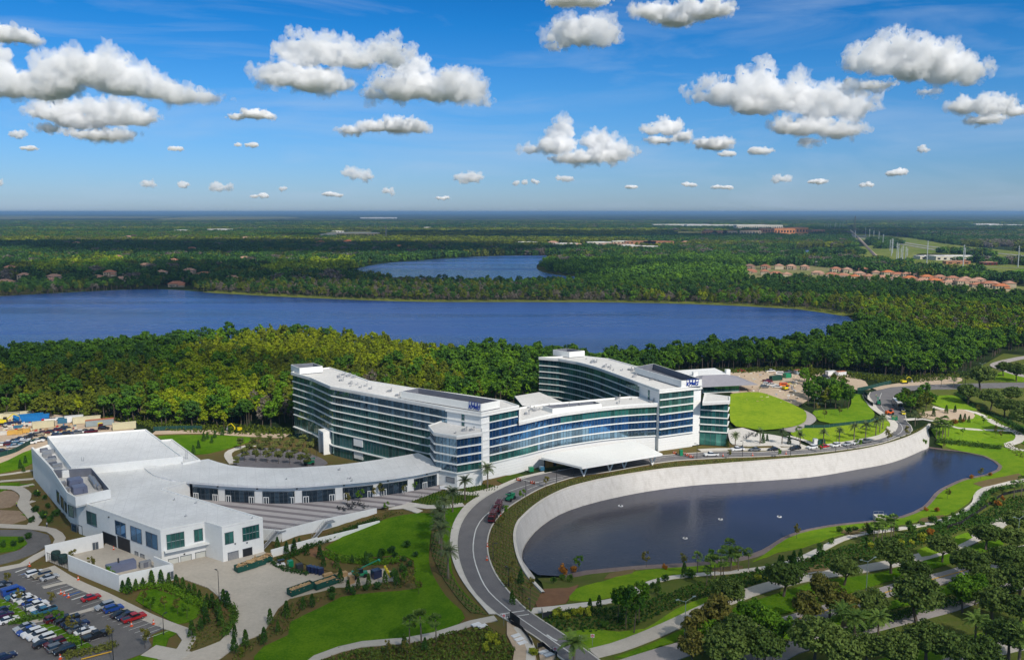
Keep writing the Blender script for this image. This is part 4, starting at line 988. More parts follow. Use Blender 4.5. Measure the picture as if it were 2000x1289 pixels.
    for a in ((262,268,1077,1095),(273,280,1082,1100)): opening(root, E_, D_, *a, 'door', M('grey_door', (0.4, 0.4, 0.4)), bars=1, sub='door_frame')
    for k in range(7):
        t = .1 + k * .12; x = B_[0] + (D_[0] - B_[0]) * t
    for P_, Q_, px, py in ((B_,A,460,1062),(B_,A,483,1060),(D_,C_,360,1082),(E_,D_,240,1088),(E_,D_,270,1098),(E_,D_,215,1010)):
        w = on_wall(P_, Q_, px, 0); z = ZT(w.x, w.y, py); mb = MB(); mb.box((w.x, w.y - .15, z), (.35, .35, .3)); mb.build('wall_lamp', polem, root)
    return A, B_, C_, D_, E_
HA, HB, HC, HD, HE = conference_hall()

def pavilion():
    fr = smooth_line(WP([(281,913),(302,928),(336,937),(370,940),(420,944),(490,948),(560,949),(640,944),(740,935),(815,924),(862,914)], 6.75), 5)
    bk = smooth_line(WP([(407,896),(448,908),(504,913),(560,914),(590,912),(665,907),(740,897),(790,889),(817,884)], 6.75), 5)
    root = thing('curved_pavilion', 'long low curved pavilion with a sweeping white roof and glass doors onto the striped terrace', 'pavilion', (fr[len(fr) // 2][0], fr[len(fr) // 2][1], 0))
    roofp = fr + [W(850, 900, 6.75)] + bk[::-1]
    slab_roof(root, roofp, 6.75, rooft, 'roof', 6.0)
    wl = off([p for p in fr if PXY(p[0], p[1], 5)[0] > 366], -1.6); wl = seg_pts(wl, 1.6)
    body = wl + [W(852, 905, 5)] + off(bk[::-1], -.8)
    solid(root, body, -4.5, 5.95, white, 'wall')
    # glazed bays between white piers
    for a, b in ((378,427),(441,498),(514,576),(591,655),(670,729),(743,796),(809,853)):
        P = [p for p in wl]; best = []
        for px in (a, b):
            i = min(range(len(P)), key=lambda k: abs(PXY(P[k][0], P[k][1], 2)[0] - px)); i = max(1, min(len(P) - 2, i))
            best.append(on_wall(P[i-1], P[i+1], px, 2.0))
        line = [best[0]] + [p for p in P if a + 2 < PXY(p[0], p[1], 2)[0] < b - 2] + [best[1]]
        window_band(root, off([tuple(p) for p in line], .22), .35, 4.3, (gl_dark,), 1.7, name='glazed_bay')
        fb = MB(); ln = off([tuple(p) for p in line], .26)
        for i in range(len(ln) - 1):
            p, q = Vector(ln[i]), Vector(ln[i+1]); c = (p + q) / 2; fb.box((c.x, c.y, 4.3), ((q - p).length, .2, .2), math.atan2((q - p).y, (q - p).x))
        fb.build('bay_frame', mull, root)
        for k in ((0, 1) if b < 800 else (.45,)):
            c = Vector(ln[0]).lerp(Vector(ln[-1]), .0) if k == 0 else Vector(ln[-1]) if k == 1 else Vector(ln[0]).lerp(Vector(ln[-1]), k)
            t = (Vector(ln[-1]) - Vector(ln[0])).normalized(); nn = Vector((t.y, -t.x)); c = c + t * (1.1 if k == 0 else -1.1 if k == 1 else 0) + nn * .1
            mb = MB(); rz = math.atan2(t.y, t.x)
            for s in (-.8, 0, .8): q = c + t * s; mb.box((q.x, q.y, .15), (.22, .16, 2.3), rz)
            mb.box((c.x, c.y, 2.35), (1.9, .16, .22), rz); d = mb.build('door', white, root)
    for i in range(6, len(wl) - 2, 9):
        p = Vector(wl[i]); mb = MB(); mb.box((p.x, p.y - .3, 5.1), (.5, .5, .3)); mb.build('wall_lamp', polem, root)
    units(root, fr[10:] + bk[::-1][4:20], 6.75, 5, 31, smin=.2, smax=.5)
pavilion()

# striped terrace on its white retaining walls, stairs down to the yard
stripe = band(M('terrace_paving', (0.50, 0.46, 0.45), (0.42, 0.385, 0.38), 0.85, 0.2, (0.08, 0.6)), (0.29, 0.957, 0), 4.4, 0.42, (0.235, 0.21, 0.215), 0.03)
tpoly = terr_edge[:5] + WP([(790,985),(862,958),(862,948),(800,955),(560,968),(420,962),(360,962)], 0) + [W(320, 975, 0), W(430, 1010, 0), W(509, 1030, 0)]
ter = MB(); ter.prism(tpoly, 0.0, 0.35, 0); tag(ter.build('terrace', stripe), kind='structure')
def terrace_walls():
    root = thing('terrace_wall', 'white retaining wall with railings under the striped terrace', 'wall', (terr_edge[1][0], terr_edge[1][1], WEST_Z))
    for i in range(4):
        a, b = Vector(terr_edge[i]), Vector(terr_edge[i+1]); t = (b - a).normalized(); c = (a + b) / 2; nn = Vector((t.y, -t.x))
        L = (b - a).length; mb = MB(); q = c + nn * .15; mb.box((q.x, q.y, WEST_Z - 1), (L, .5, 5.36), math.atan2(t.y, t.x)); mb.build('wall_panel', white, root)
        mb = MB(); m = int(L / 1.6) + 1
        for k in range(m + 1):
            p = a + t * (L * k / m); mb.tube((p.x, p.y, .36), (p.x, p.y, 1.4), .03, n=4)
        for z in (.8, 1.4): mb.tube((a.x, a.y, z), (b.x, b.y, z), .03, n=4)
        mb.build('railing', metal, root)
terrace_walls()
def stair(px, py, n, label):
    x, y = W(px, py, 0); e = (Vector(terr_edge[3]) - Vector(terr_edge[1])).normalized(); nn = Vector((e.y, -e.x)); rz = math.atan2(e.y, e.x)
    root = thing('outdoor_stair', label, 'stair', (x + nn.x * 1.5, y + nn.y * 1.5, WEST_Z)); mb = MB()
    for k in range(14):
        p = Vector((x, y)) + nn * 1.6 + e * (2.6 - k * .32); mb.box((p.x, p.y, -.1 - k * .29), (.34, 1.6, .12), rz)
    mb.build('steps', metal, root)
    for s in (.8, 2.4):
        mb = MB(); p = Vector((x, y)) + nn * s
        a, b = p + e * 2.8, p - e * 2.0
        mb.tube((a.x, a.y, 1.1), (b.x, b.y, -2.9), .05, n=4); mb.tube((a.x, a.y, -.2), (b.x, b.y, -4.1), .09, n=4)
        for k in range(8): q = a.lerp(b, k / 7); z = -4.0 * k / 7; mb.tube((q.x, q.y, z - .1), (q.x, q.y, z + 1.05), .03, n=4)
        mb.build('railing', metal, root)
    mb = MB(); p = Vector((x, y)) + nn * 1.6 + e * 4; mb.box((p.x, p.y, -.1), (2.6, 1.8, .3), rz); mb.build('landing', metal, root)
stair(519, 1040, 14, 'grey metal stair by the corner of the white hall'); stair(617, 1022, 14, 'grey metal stair half-way along the terrace wall')
def low_wall():
    pts = TP([(530,1087),(620,1062),(700,1036),(741,1020)]); root = thing('garden_wall', 'low white wall holding the lawn bank in front of the terrace stairs', 'wall', (pts[0][0], pts[0][1], WEST_Z))
    for i in range(3):
        a, b = Vector(pts[i]), Vector(pts[i+1]); t = b - a; c = (a + b) / 2; zz = h(c.x, c.y); mb = MB(); mb.box((c.x, c.y, zz - .8), (t.length + .1, .45, 2.9 - i * .5), math.atan2(t.y, t.x)); mb.build('wall_panel', white, root)
low_wall()
def compound():
    z = WEST_Z; P = {k: W(*v, z) for k, v in dict(a=(91,1095), b=(201,1070), c=(136,1113), d=(235,1154), e=(338,1131), f=(303,1116)).items()}
    root = thing('courtyard_wall', 'high white wall round the hall service courtyard, open at the gate', 'wall', (P['d'][0], P['d'][1], z))
    for a, b, hh in (('a', 'b', 4.6), ('c', 'd', 4.4), ('d', 'e', 4.4), ('e', 'f', 4.4)):
        A_, B2 = Vector(P[a]), Vector(P[b]); t = B2 - A_; c = (A_ + B2) / 2; mb = MB(); mb.box((c.x, c.y, z - .2), (t.length + .35, .4, hh + .2), math.atan2(t.y, t.x)); mb.build('wall_panel', white, root)
    opening(root, P['a'], P['b'], 178, 190, 1058, 1074, 'gate', mull, bars=2, proud=.3); opening(root, P['d'], P['e'], 325, 337, 1115, 1131, 'gate', mull, bars=2, proud=.3)
    # barred gate
    mb = MB(); a, b = Vector(P['a']), Vector(P['c']); n = 14
    for k in range(n + 1): p = a.lerp(b, k / n); mb.tube((p.x, p.y, z), (p.x, p.y, z + 2.6), .05, n=4)
    mb.tube((a.x, a.y, z + 2.6), (b.x, b.y, z + 2.6), .06, n=4); mb.build('gate', polem, root)
    sheet('courtyard_floor', [P['a'], P['b'], tuple(on_wall(HE, HD, 205, 0)), tuple(on_wall(HE, HD, 313, 0)), P['f'], P['e'], P['d'], P['c']], concy, 0.14, 0.1, 5)
    def item(name, label, cat, px, py, parts):
        x, y = W(px, py, z); r = thing(name, label, cat, (x, y, z + .14), math.atan2(HA[1] - HB[1], HA[0] - HB[0]))
        for nm, m, boxes in parts:
            mb = MB()
            for bx in boxes: mb.box(*bx)
            o = mb.build(nm, m, None, local=True); o.parent = r
    item('generator', 'long blue grey generator housing inside the white courtyard wall', 'generator', 237, 1116, [('housing', ductm, [((0, 0, .3), (7.5, 2.6, 2.2)), ((0, 0, 2.5), (7.2, 2.3, .12))]), ('base', conc, [((0, 0, 0), (8.2, 3.2, .3))]), ('exhaust', polem, [((-.6, 0, 2.6), (.4, .4, 1.3))])])
    item('equipment_cabinet', 'small grey cabinet beside the generator by the hall wall', 'cabinet', 284, 1108, [('housing', metal, [((0, 0, 0), (3.0, 1.4, 1.8))]), ('door', screen, [((0, -.72, .2), (1.3, .05, 1.4))])])
    for px, lb in ((110, 'dark green water tank by the barred gate, the one nearer the white wall end'), (124, 'dark green water tank by the barred gate, the one nearer the car park trees')):
        x, y = W(px, 1095 + (px - 110) * .5, z); r = thing('water_tank', lb, 'tank', (x, y, z + .1)); mb = MB(); mb.lathe((0, 0, .6), [(1.15, 0), (1.25, .2), (1.25, 1.9), (1.1, 2.2), (.3, 2.35)], 14); o = mb.build('tank_body', M('tank_green', (.02, .05, .045)), None, local=True); o.parent = r
        mb = MB(); [mb.tube((.9 * math.cos(a), .9 * math.sin(a), 0), (.9 * math.cos(a), .9 * math.sin(a), .7), .08) for a in (0, 1.57, 3.14, 4.71)]; o = mb.build('stand', polem, None, local=True); o.parent = r
compound()

def clubhouse():
    root = thing('clubhouse', 'low clubhouse with a broad grey hip roof and glass front beyond the lime green lawn', 'clubhouse', W(1430, 770) + (0,))
    a, b = W(1372, 771), W(1478, 766); t = (Vector(b) - Vector(a)).normalized(); n = Vector((-t.y, t.x)); D = 26.0
    c, d = Vector(b) + n * D, Vector(a) + n * D
    inner = [Vector(a) + t * 2 + n * 3, Vector(b) - t * 9 + n * 3, c - t * 9 - n * 2, d + t * 2 - n * 2]
    solid(root, [tuple(p) for p in inner], 0, 4, white, 'wall')
    window_band(root, [tuple(Vector(a) + t * 1.8 + n * 2.9), tuple(Vector(b) - t * 8.8 + n * 2.9)], .4, 3.8, (gl_teal,), 2.0)
    e = [Vector(a) - t * 2, Vector(b) + t * 1, c + t, d - t * 2]; m0, m1 = (e[0] + e[3]) / 2 + t * 8, (e[1] + e[2]) / 2 - t * 13; z0, z1 = 4.0, 7.8
    mb = MB(); E4 = [(p.x, p.y, z0) for p in e]; R0, R1 = (m0.x, m0.y, z1), (m1.x, m1.y, z1)
    mb.face([E4[0], E4[1], R1, R0]); mb.face([E4[1], E4[2], R1]); mb.face([E4[2], E4[3], R0, R1]); mb.face([E4[3], E4[0], R0]); mb.face(E4[::-1])
    mb.build('roof', M('grey_metal_roof', (0.30, 0.29, 0.32), (0.25, 0.24, 0.27), 0.5, 0.4), root)
    fl = WP([(1318,724),(1396,719),(1420,730),(1345,737)], 6.5); solid(root, fl, 0, 6.4, white, 'wing'); slab_roof(root, fl, 6.6)
    for px, py in ((1357,732),(1421,727)): x, y = W(px, py, 7); mb = MB(); mb.box((x, y, 5), (2.4, 2.2, 3.6), .2); mb.build('rooftop_unit', white, root)
clubhouse()

# ---------------------------------------------------------------- vegetation
def leafmat(name, c1, c2, objr=0.5, tr=0.12): return M(name, c1, c2, 0.8, 0.12, (0.02, 0.35), island=0.38, objr=objr, trans=tr)
L_oak = leafmat('oak_leaves', (0.058, 0.100, 0.018), (0.110, 0.160, 0.032))
L_olive = leafmat('olive_leaves', (0.110, 0.115, 0.022), (0.19, 0.165, 0.034))
L_pine = leafmat('pine_leaves', (0.042, 0.108, 0.010), (0.092, 0.190, 0.016))
L_mid = leafmat('green_leaves', (0.062, 0.150, 0.008), (0.125, 0.240, 0.013))
L_gold = leafmat('gold_leaves', (0.130, 0.175, 0.006), (0.245, 0.285, 0.010))
L_lime = leafmat('lime_leaves', (0.14, 0.21, 0.006), (0.26, 0.32, 0.010))
L_brown = leafmat('russet_green_leaves', (0.080, 0.112, 0.010), (0.135, 0.160, 0.014))
L_grey = leafmat('bare_twigs', (0.115, 0.095, 0.075), (0.19, 0.165, 0.13))
L_deep = leafmat('deep_green_leaves', (0.028, 0.075, 0.014), (0.056, 0.130, 0.020))
L_palm = leafmat('palm_fronds', (0.055, 0.085, 0.035), (0.12, 0.155, 0.06))
L_palmg = leafmat('fan_fronds', (0.060, 0.12, 0.02), (0.14, 0.22, 0.04))
L_orange = leafmat('orange_leaves', (0.26, 0.10, 0.015), (0.38, 0.17, 0.02))
L_shrub = leafmat('shrub_leaves', (0.030, 0.080, 0.010), (0.075, 0.15, 0.018), 0.8)
L_yel = leafmat('yellow_shrub_leaves', (0.22, 0.26, 0.02), (0.36, 0.38, 0.03), 0.4)
L_bed = leafmat('bed_plants', (0.07, 0.095, 0.02), (0.16, 0.17, 0.035), 0.4)
bark = M('bark', (0.13, 0.105, 0.08), (0.085, 0.065, 0.05), 0.95, 0.05, (0.5, 3.0))
barkg = M('palm_bark', (0.20, 0.165, 0.125), (0.12, 0.095, 0.07), 0.95, 0.05, (0.5, 3.0))

def leaves(r, centres, radii, per, size, flat=0.0):
    """many small leaf-clump quads spread round the given centres; returns verts, faces"""
    cs = np.repeat(np.asarray(centres, float), per, 0); rad = np.repeat(np.asarray(radii, float), per, 0)
    n = len(cs); d = r.normal(size=(n, 3)); d /= np.linalg.norm(d, axis=1)[:, None]
    rr = r.random(n) ** 0.45
    p = cs + d * rad * rr[:, None]
    nr = d + r.normal(size=(n, 3)) * 0.75; nr[:, 2] += 0.35 + flat; nr /= np.linalg.norm(nr, axis=1)[:, None]
    a = np.cross(nr, r.normal(size=(n, 3))); a /= np.linalg.norm(a, axis=1)[:, None]; b = np.cross(nr, a)
    s = size * r.uniform(.55, 1.3, n)[:, None]; e = r.uniform(.55, 1.0, n)[:, None]
    k = r.uniform(.7, 1.3, (4, n, 1))
    V = np.stack([p - a * s * k[0] - b * s * e * .6, p + a * s * .8 - b * s * e * k[1], p + a * s * k[2] + b * s * e * .7, p - a * s * .7 + b * s * e * k[3]], 1).reshape(-1, 3)
    F = np.arange(n * 4).reshape(-1, 4)
    return V, F
def tmesh(name, parts):
    """parts: list of (verts, faces, material)"""
    V = []; Fs = []; mi = []; o = 0; mats = []
    for v, f, m in parts:
        V.append(np.asarray(v, float).reshape(-1, 3)); Fs += [tuple(int(q) + o for q in g) for g in f]; o += len(V[-1])
        if m not in mats: mats.append(m)
        mi += [mats.index(m)] * len(f)
    me = bpy.data.meshes.new(name); me.from_pydata(np.concatenate(V).tolist(), [], Fs)
    for m in mats: me.materials.append(m)
    me.polygons.foreach_set('material_index', mi); me.update(); return me
def trunk_parts(r, hgt, r0, limbs, spread, top, lean=0.0, n=6):
    mb = MB(); tip = (r.normal() * lean, r.normal() * lean, hgt)
    mb.tube((0, 0, -.3), tip, r0, r0 * .62, n)
    for k in range(limbs):
        a = 2 * math.pi * (k + r.random() * .6) / limbs; q = r.uniform(.5, 1.0)
        mb.tube((tip[0] * .9, tip[1] * .9, hgt * .92), (spread * q * math.cos(a), spread * q * math.sin(a), top * r.uniform(.7, 1)), r0 * .45, r0 * .15, 5)
    return mb
def crown_centres(r, n, rx, rz, zc, shell=.8, flatb=.35):
    d = r.normal(size=(n, 3)); d /= np.linalg.norm(d, axis=1)[:, None]; d[:, 2] = np.where(d[:, 2] < 0, d[:, 2] * flatb, d[:, 2])
    q = (shell + (1 - shell) * r.random(n))[:, None] * r.uniform(.72, 1.06, n)[:, None]
    return d * q * np.array([rx, rx, rz]) + np.array([0, 0, zc])
def tree_meshes(seed, H_, R, mat, trunk_h, ncl=26, per=34, leaf=.42, clr=.30, r0=.35, flat=.62, limbs=6, bm_=None, lean=.3, lower=0):
    r = np.random.default_rng(seed); zc = trunk_h + (H_ - trunk_h) * .42; rz = (H_ - zc) * .92
    c = crown_centres(r, ncl, R * .78, rz * .85, zc, flatb=flat)
    rad = np.stack([R * clr * r.uniform(.7, 1.25, ncl)] * 2 + [R * clr * .7 * r.uniform(.7, 1.2, ncl)], 1)
    V, F = leaves(r, c, rad, per, leaf)
    tk = trunk_parts(r, trunk_h * 1.05, r0, limbs, R * .6, zc + rz * .35, lean)
    cm = tmesh('crown', [(V, F, mat)]); tm = tk.mesh('trunk', bm_ or bark)
    return tm, cm, (V, F, tk)
def one_mesh(name, tm, cm_data, mat, bm_=None):
    V, F, tk = cm_data
    return tmesh(name, [(V, F, mat), (tk.v, tk.f, bm_ or bark)])
def plant(name, label, cat, x, y, z, tm, cm, s=1.0, rz=None, group=None, sz=None, crown='crown'):
    rz = rnd.uniform(0, 6.28) if rz is None else rz
    t = thing(name, label, cat, (x, y, z), rz, group); t.scale = (s, s, s * (sz or 1))
    for nm, me in (('trunk', tm), (crown, cm)):
        if me is None: continue
        o = bpy.data.objects.new(nm, me); COL.objects.link(o); o.parent = t
    return t

def frond_palm(seed, hgt=6.5, fl=3.1, n=30, mat=None, leaf=.6):
    r = np.random.default_rng(seed); V = []; F = []; 
    for k in range(n):
        az = 2 * math.pi * (k * .618 % 1); el = math.radians(r.uniform(-15, 75)); seg = 7; L = fl * r.uniform(.85, 1.1)
        p = np.array([0, 0, hgt]); d = np.array([math.cos(az) * math.cos(el), math.sin(az) * math.cos(el), math.sin(el)]); side = np.array([-math.sin(az), math.cos(az), 0])
        for s in range(seg):
            q = p + d * L / seg; w = leaf * (1 - abs(s - 2.2) / 6.5); up = np.cross(side, d) * -1
            for sg in (-1, 1):
                for u in (0.1, .55):
                    b = p + (q - p) * u; e = p + (q - p) * (u + .34); o = side * sg * w + d * .22 * w + np.array([0, 0, -.28 * w])
                    i = len(V); V += [b, e, e + o * .9, b + o]; F.append((i, i + 1, i + 2, i + 3))
            p = q; d = d + np.array([0, 0, -.17 - .02 * s]); d /= np.linalg.norm(d)
    tk = MB(); m = hgt
    tk.tube((0, 0, -.3), (.1, 0, m * .55), .27, .22, 8, cap=False); tk.tube((.1, 0, m * .55), (0, 0, m - .25), .22, .24, 8, cap=False); tk.tube((0, 0, m - .5), (0, 0, m + .25), .36, .2, 8)
    return tk.mesh('trunk', barkg), tmesh('crown', [(np.array(V), F, mat or L_palm)])
def fan_palm(seed, hgt=5, R=1.25, n=26, mat=None, lean=.2):
    r = np.random.default_rng(seed); V = []; F = []; tip = np.array([lean, 0, hgt])
    for k in range(n):
        az = 2 * math.pi * r.random(); el = math.radians(r.uniform(-45, 80)); d = np.array([math.cos(az) * math.cos(el), math.sin(az) * math.cos(el), math.sin(el)])
        side = np.array([-math.sin(az), math.cos(az), 0.0]); c = tip + d * R * .55; up = np.cross(d, side)
        for j in range(6):
            t0, t1 = math.radians(-75 + 25 * j + 3), math.radians(-75 + 25 * (j + 1) - 3); rad = R * r.uniform(.6, .8); i = len(V)
            V += [c, c + (d * math.cos(t0) + side * math.sin(t0)) * rad + up * .05 + np.array([0, 0, -.18 * R]), c + (d * math.cos((t0 + t1) / 2) + side * math.sin((t0 + t1) / 2)) * rad * 1.12 + np.array([0, 0, -.22 * R]), c + (d * math.cos(t1) + side * math.sin(t1)) * rad - up * .05 + np.array([0, 0, -.18 * R])]; F.append((i, i + 1, i + 2, i + 3))
    tk = MB(); tk.tube((0, 0, -.3), (lean * .3, 0, hgt * .5), .17, .14, 7, cap=False); tk.tube((lean * .3, 0, hgt * .5), (lean, 0, hgt), .14, .15, 7)
    return tk.mesh('trunk', barkg), tmesh('crown', [(np.array(V), F, mat or L_palmg)])
def cone_bush(seed, hgt, R, mat, per=420, leaf=.16):
    r = np.random.default_rng(seed); n = per; t = r.random(n) ** .8; a = r.random(n) * 6.283; rad = R * (1 - t) ** .65 * r.uniform(.6, 1.05, n) + .05
    c = np.stack([rad * np.cos(a), rad * np.sin(a), .15 + t * hgt], 1)
    V, F = leaves(r, c, np.full((n, 3), .08), 1, leaf); tk = MB(); tk.tube((0, 0, -.2), (0, 0, hgt * .8), .07, .02, 5)
    return tk.mesh('stem', bark), tmesh('foliage', [(V, F, mat)])
def ball_bush(seed, R, hgt, mat, ncl=10, per=34, leaf=.17):
    r = np.random.default_rng(seed); c = crown_centres(r, ncl, R * .65, hgt * .5, hgt * .45, .5, .8); V, F = leaves(r, c, np.full((ncl, 3), R * .42), per, leaf)
    return tmesh('foliage', [(V, F, mat)])
def scatter_stuff(name, polys, mat, spacing, hgt, leaf, per=7, seed=1, top=.1, label=None, world_poly=False, jit=.5, rows=None):
    """ground cover nobody could count: one mesh of small leaf clumps"""
    r = np.random.default_rng(seed); Vs, Fs, o = [], [], 0
    for pl in polys:
        P = pl if world_poly else smooth_line(TP(pl), 4, True); xs = [p[0] for p in P]; ys = [p[1] for p in P]
        gx, gy = np.meshgrid(np.arange(min(xs), max(xs), spacing), np.arange(min(ys), max(ys), spacing)); gx = gx.ravel() + r.uniform(-jit, jit, gx.size) * spacing; gy = gy.ravel() + r.uniform(-jit, jit, gy.size) * spacing
        ok = inpoly(gx, gy, P); gx, gy = gx[ok], gy[ok]
        if not len(gx): continue
        z = np.array([h(a, b) for a, b in zip(gx, gy)]) + top; n = len(gx); sc = r.uniform(.6, 1.3, n)
        c = np.stack([gx, gy, z + hgt * .45 * sc], 1); rad = np.stack([hgt * .55 * sc] * 2 + [hgt * .5 * sc], 1)
        V, F = leaves(r, c, rad, per, leaf); Vs.append(V); Fs.append(F + o); o += len(V)
    me = bpy.data.meshes.new(name); V = np.concatenate(Vs); F = np.concatenate(Fs)
    me.vertices.add(len(V)); me.vertices.foreach_set('co', V.ravel()); me.loops.add(len(F) * 4); me.loops.foreach_set('vertex_index', F.ravel().astype(np.int32))
    me.polygons.add(len(F)); me.polygons.foreach_set('loop_start', np.arange(0, len(F) * 4, 4, dtype=np.int32)); me.update(calc_edges=True); me.materials.append(mat)
    ob = bpy.data.objects.new(name, me); COL.objects.link(ob); return tag(ob, label, None, None, 'stuff')

# --- big landscape trees: (px of trunk foot, py, crown width m, kind)
OAK = [tree_meshes(s, 8.6, 5.3, L_oak, 2.6, 64, 70, .27, .26, .38, .35) for s in (1, 2, 3)]
OLI = [tree_meshes(s, 9.2, 3.7, L_olive, 2.2, 56, 62, .26, .28, .32, .5) for s in (4, 5)]
BRO = [tree_meshes(s, 9.5, 4.0, L_mid, 2.5, 50, 62, .28, .28, .32, .5) for s in (6, 7)]
def where_words(px, py):
    if py > 1180 and px > 1480: return 'south of the second carriageway' if py > 1215 else 'between the two carriageways'
    if px > 1480 and py > 1040: return 'beside the north carriageway'
    return 'beside the boulevard junction'
BIG = [(1135+1480-1480,0,0,0)][:0] + [(1740,1120,1.15,'oak'),(1648,1143,.98,'oak'),(1840,1098,1.0,'oak'),(1925,1074,1.0,'oak'),(1890,1133,1.1,'oak'),(1985,1048,1.05,'oak'),(1785,1150,1.0,'oak'),(1790,1215,1.45,'oak'),
    (1530,1165,1.15,'oak'),(1422,1190,1.0,'oak'),(1465,1225,.9,'broad'),(1700,1212,1.0,'oak'),(1620,1208,1.15,'olive'),(1575,1225,1.1,'olive'),(1600,1175,.9,'olive'),(1650,1220,.95,'olive'),
    (1400,1245,1.25,'olive'),(1360,1262,1.05,'olive'),(1440,1285,1.2,'oak'),(1500,1255,1.0,'broad'),(1525,1262,.9,'broad'),(1590,1300,1.35,'oak'),(1640,1315,1.2,'oak'),(1880,1195,1.1,'broad'),(1905,1180,1.0,'broad'),
    (1960,1130,1.15,'oak'),(1990,1170,1.2,'oak'),(1940,1215,1.1,'oak'),(1990,1225,1.0,'oak'),(1808,1298,1.2,'oak'),(1860,1312,1.1,'oak'),(1910,1318,1.1,'oak'),(1745,1312,1.1,'oak'),(1925,1165,1.0,'oak'),(1985,1115,.9,'oak'),
    (1415,1312,1.2,'oak'),(1350,1300,1.0,'olive'),(1490,1305,1.1,'oak'),(1690,1300,.9,'oak'),(1970,1285,1.1,'oak'),(1385,1275,.9,'broad'),(1975,1080,.95,'oak')]
cnt = {}
BIG.sort(key=lambda b: (b[3], b[0]))
for i, (px, py, s, k) in enumerate(BIG):
    x, y, z = P3(px, py, .1); S = {'oak': OAK, 'olive': OLI, 'broad': BRO}[k]; m = S[i % len(S)]; j = cnt.get(k, 0); cnt[k] = j + 1
    nm, desc = {'oak': ('oak_tree', 'spreading dark green oak'), 'olive': ('deciduous_tree', 'olive brown autumn-tinted tree'), 'broad': ('broadleaf_tree', 'leafy mid green tree')}[k]
    plant(nm, '%s %s, %s from the left of its kind' % (desc, where_words(px, py), nth(j)), 'tree', x, y, z, m[0], m[1], s * .93, group=desc + 's along the boulevard')
# darker oaks at the north-east corner and tall thin pines by the path
for i, (px, py, s) in enumerate([(1915,762,1.3),(1890,790,1.0),(1935,800,1.0),(1962,815,.95),(1990,820,.9),(1985,745,1.0),(1960,735,.85),(1975,790,.9),(2005,850,1.3)]):
    x, y, z = P3(px, py, .1); m = OAK[i % 3]; plant('oak_tree', 'rounded dark oak by the north-east lane, %s from the left' % nth(sorted([1915,1890,1935,1962,1990,1985,1960,1975,2005]).index(px)), 'tree', x, y, z, m[0], m[1], s * 1.25, group='oaks by the north-east lane')
PIN = [tree_meshes(s, 14, 3.4, L_mid if s % 2 else L_pine, 6.5, 24, 44, .34, .34, .2, .9, 5) for s in (11, 12, 13)]
for i, (px, py, s, lb) in enumerate([(1222,1228,.85,'tall thin-crowned pine on the lawn east of the junction, the left one of the clump'), (1238,1236,.9,'tall thin-crowned pine on the lawn east of the junction, the front one of the clump'), (1248,1214,.8,'tall thin-crowned pine on the lawn east of the junction, the back one of the clump'), (1207,1216,.7,'small pine at the edge of the clump east of the junction')]):
    x, y, z = P3(px, py, .1); m = PIN[i % 3]; plant('pine_tree', lb, 'tree', x, y, z, m[0], m[1], s * .95, group='pines east of the junction')
# tree clumps in the building site and north-east garden
def clump(pts, lab, grp, S, seed, smin, smax):
    r = random.Random(seed); pts = sorted(pts)
    for i, (px, py) in enumerate(pts):
        x, y, z = P3(px, py, .1); m = S[i % len(S)]; plant('woodland_tree', '%s, %s from the left' % (lab, nth(i)), 'tree', x, y, z, m[0], m[1], r.uniform(smin, smax), group=grp, sz=1.15)
MIX = [tree_meshes(21, 12, 4.4, L_mid, 3.5, 28, 44, .40, .32, .25, .8), tree_meshes(22, 12.5, 4.2, L_pine, 4, 28, 44, .40, .32, .25, .8), tree_meshes(23, 11, 4.2, L_brown, 3, 28, 40, .40, .32, .25, .9)]
clump([(1578,790),(1590,797),(1602,783),(1612,796),(1622,788),(1632,797),(1640,784),(1650,792),(1656,799),(1600,770),(1630,768),(1585,775),(1645,775),(1615,776),(1570,752),(1582,748),(1596,756)], 'green tree in the copse left standing in the building site', 'trees of the building-site copse', MIX, 3, .75, 1.0)
clump([(1760,797),(1772,792),(1785,798),(1798,794),(1808,800),(1778,805),(1795,805),(1818,797),(1768,788),(1805,785)], 'leafy tree in the thicket beside the parked coach', 'trees beside the parked coach', MIX, 4, .6, .8)

# --- date palms along the road
DP = [frond_palm(s) for s in (1, 2, 3)]
PALM = [(952,953,1.0),(908,977,.95),(884,1000,.95),(868,1018,.9),(858,1042,1.0),(858,1062,1.0),(862,1086,1.1),(876,1130,1.05),(1436,875,.75),(1484,868,.75),(1527,868,.75),(1562,873,.72),(1608,870,.78),(1639,866,.75),(1668,860,.85),(1690,857,.85),(1710,851,.82),(1718,845,.82),(1724,838,.75),(1787,832,.7)]
for i, (px, py, s) in enumerate(PALM):
    x, y, z = P3(px, py, .1); m = DP[i % 3]
    lb = ('date palm in the row along the forecourt road bend, %s counting from the hotel' % nth(i)) if i < 8 else ('date palm along the road behind the parked cars, %s from the left' % nth(i - 8))
    plant('date_palm', lb, 'palm tree', x, y, z, m[0], m[1], s * 1.08, group='date palms along the road')
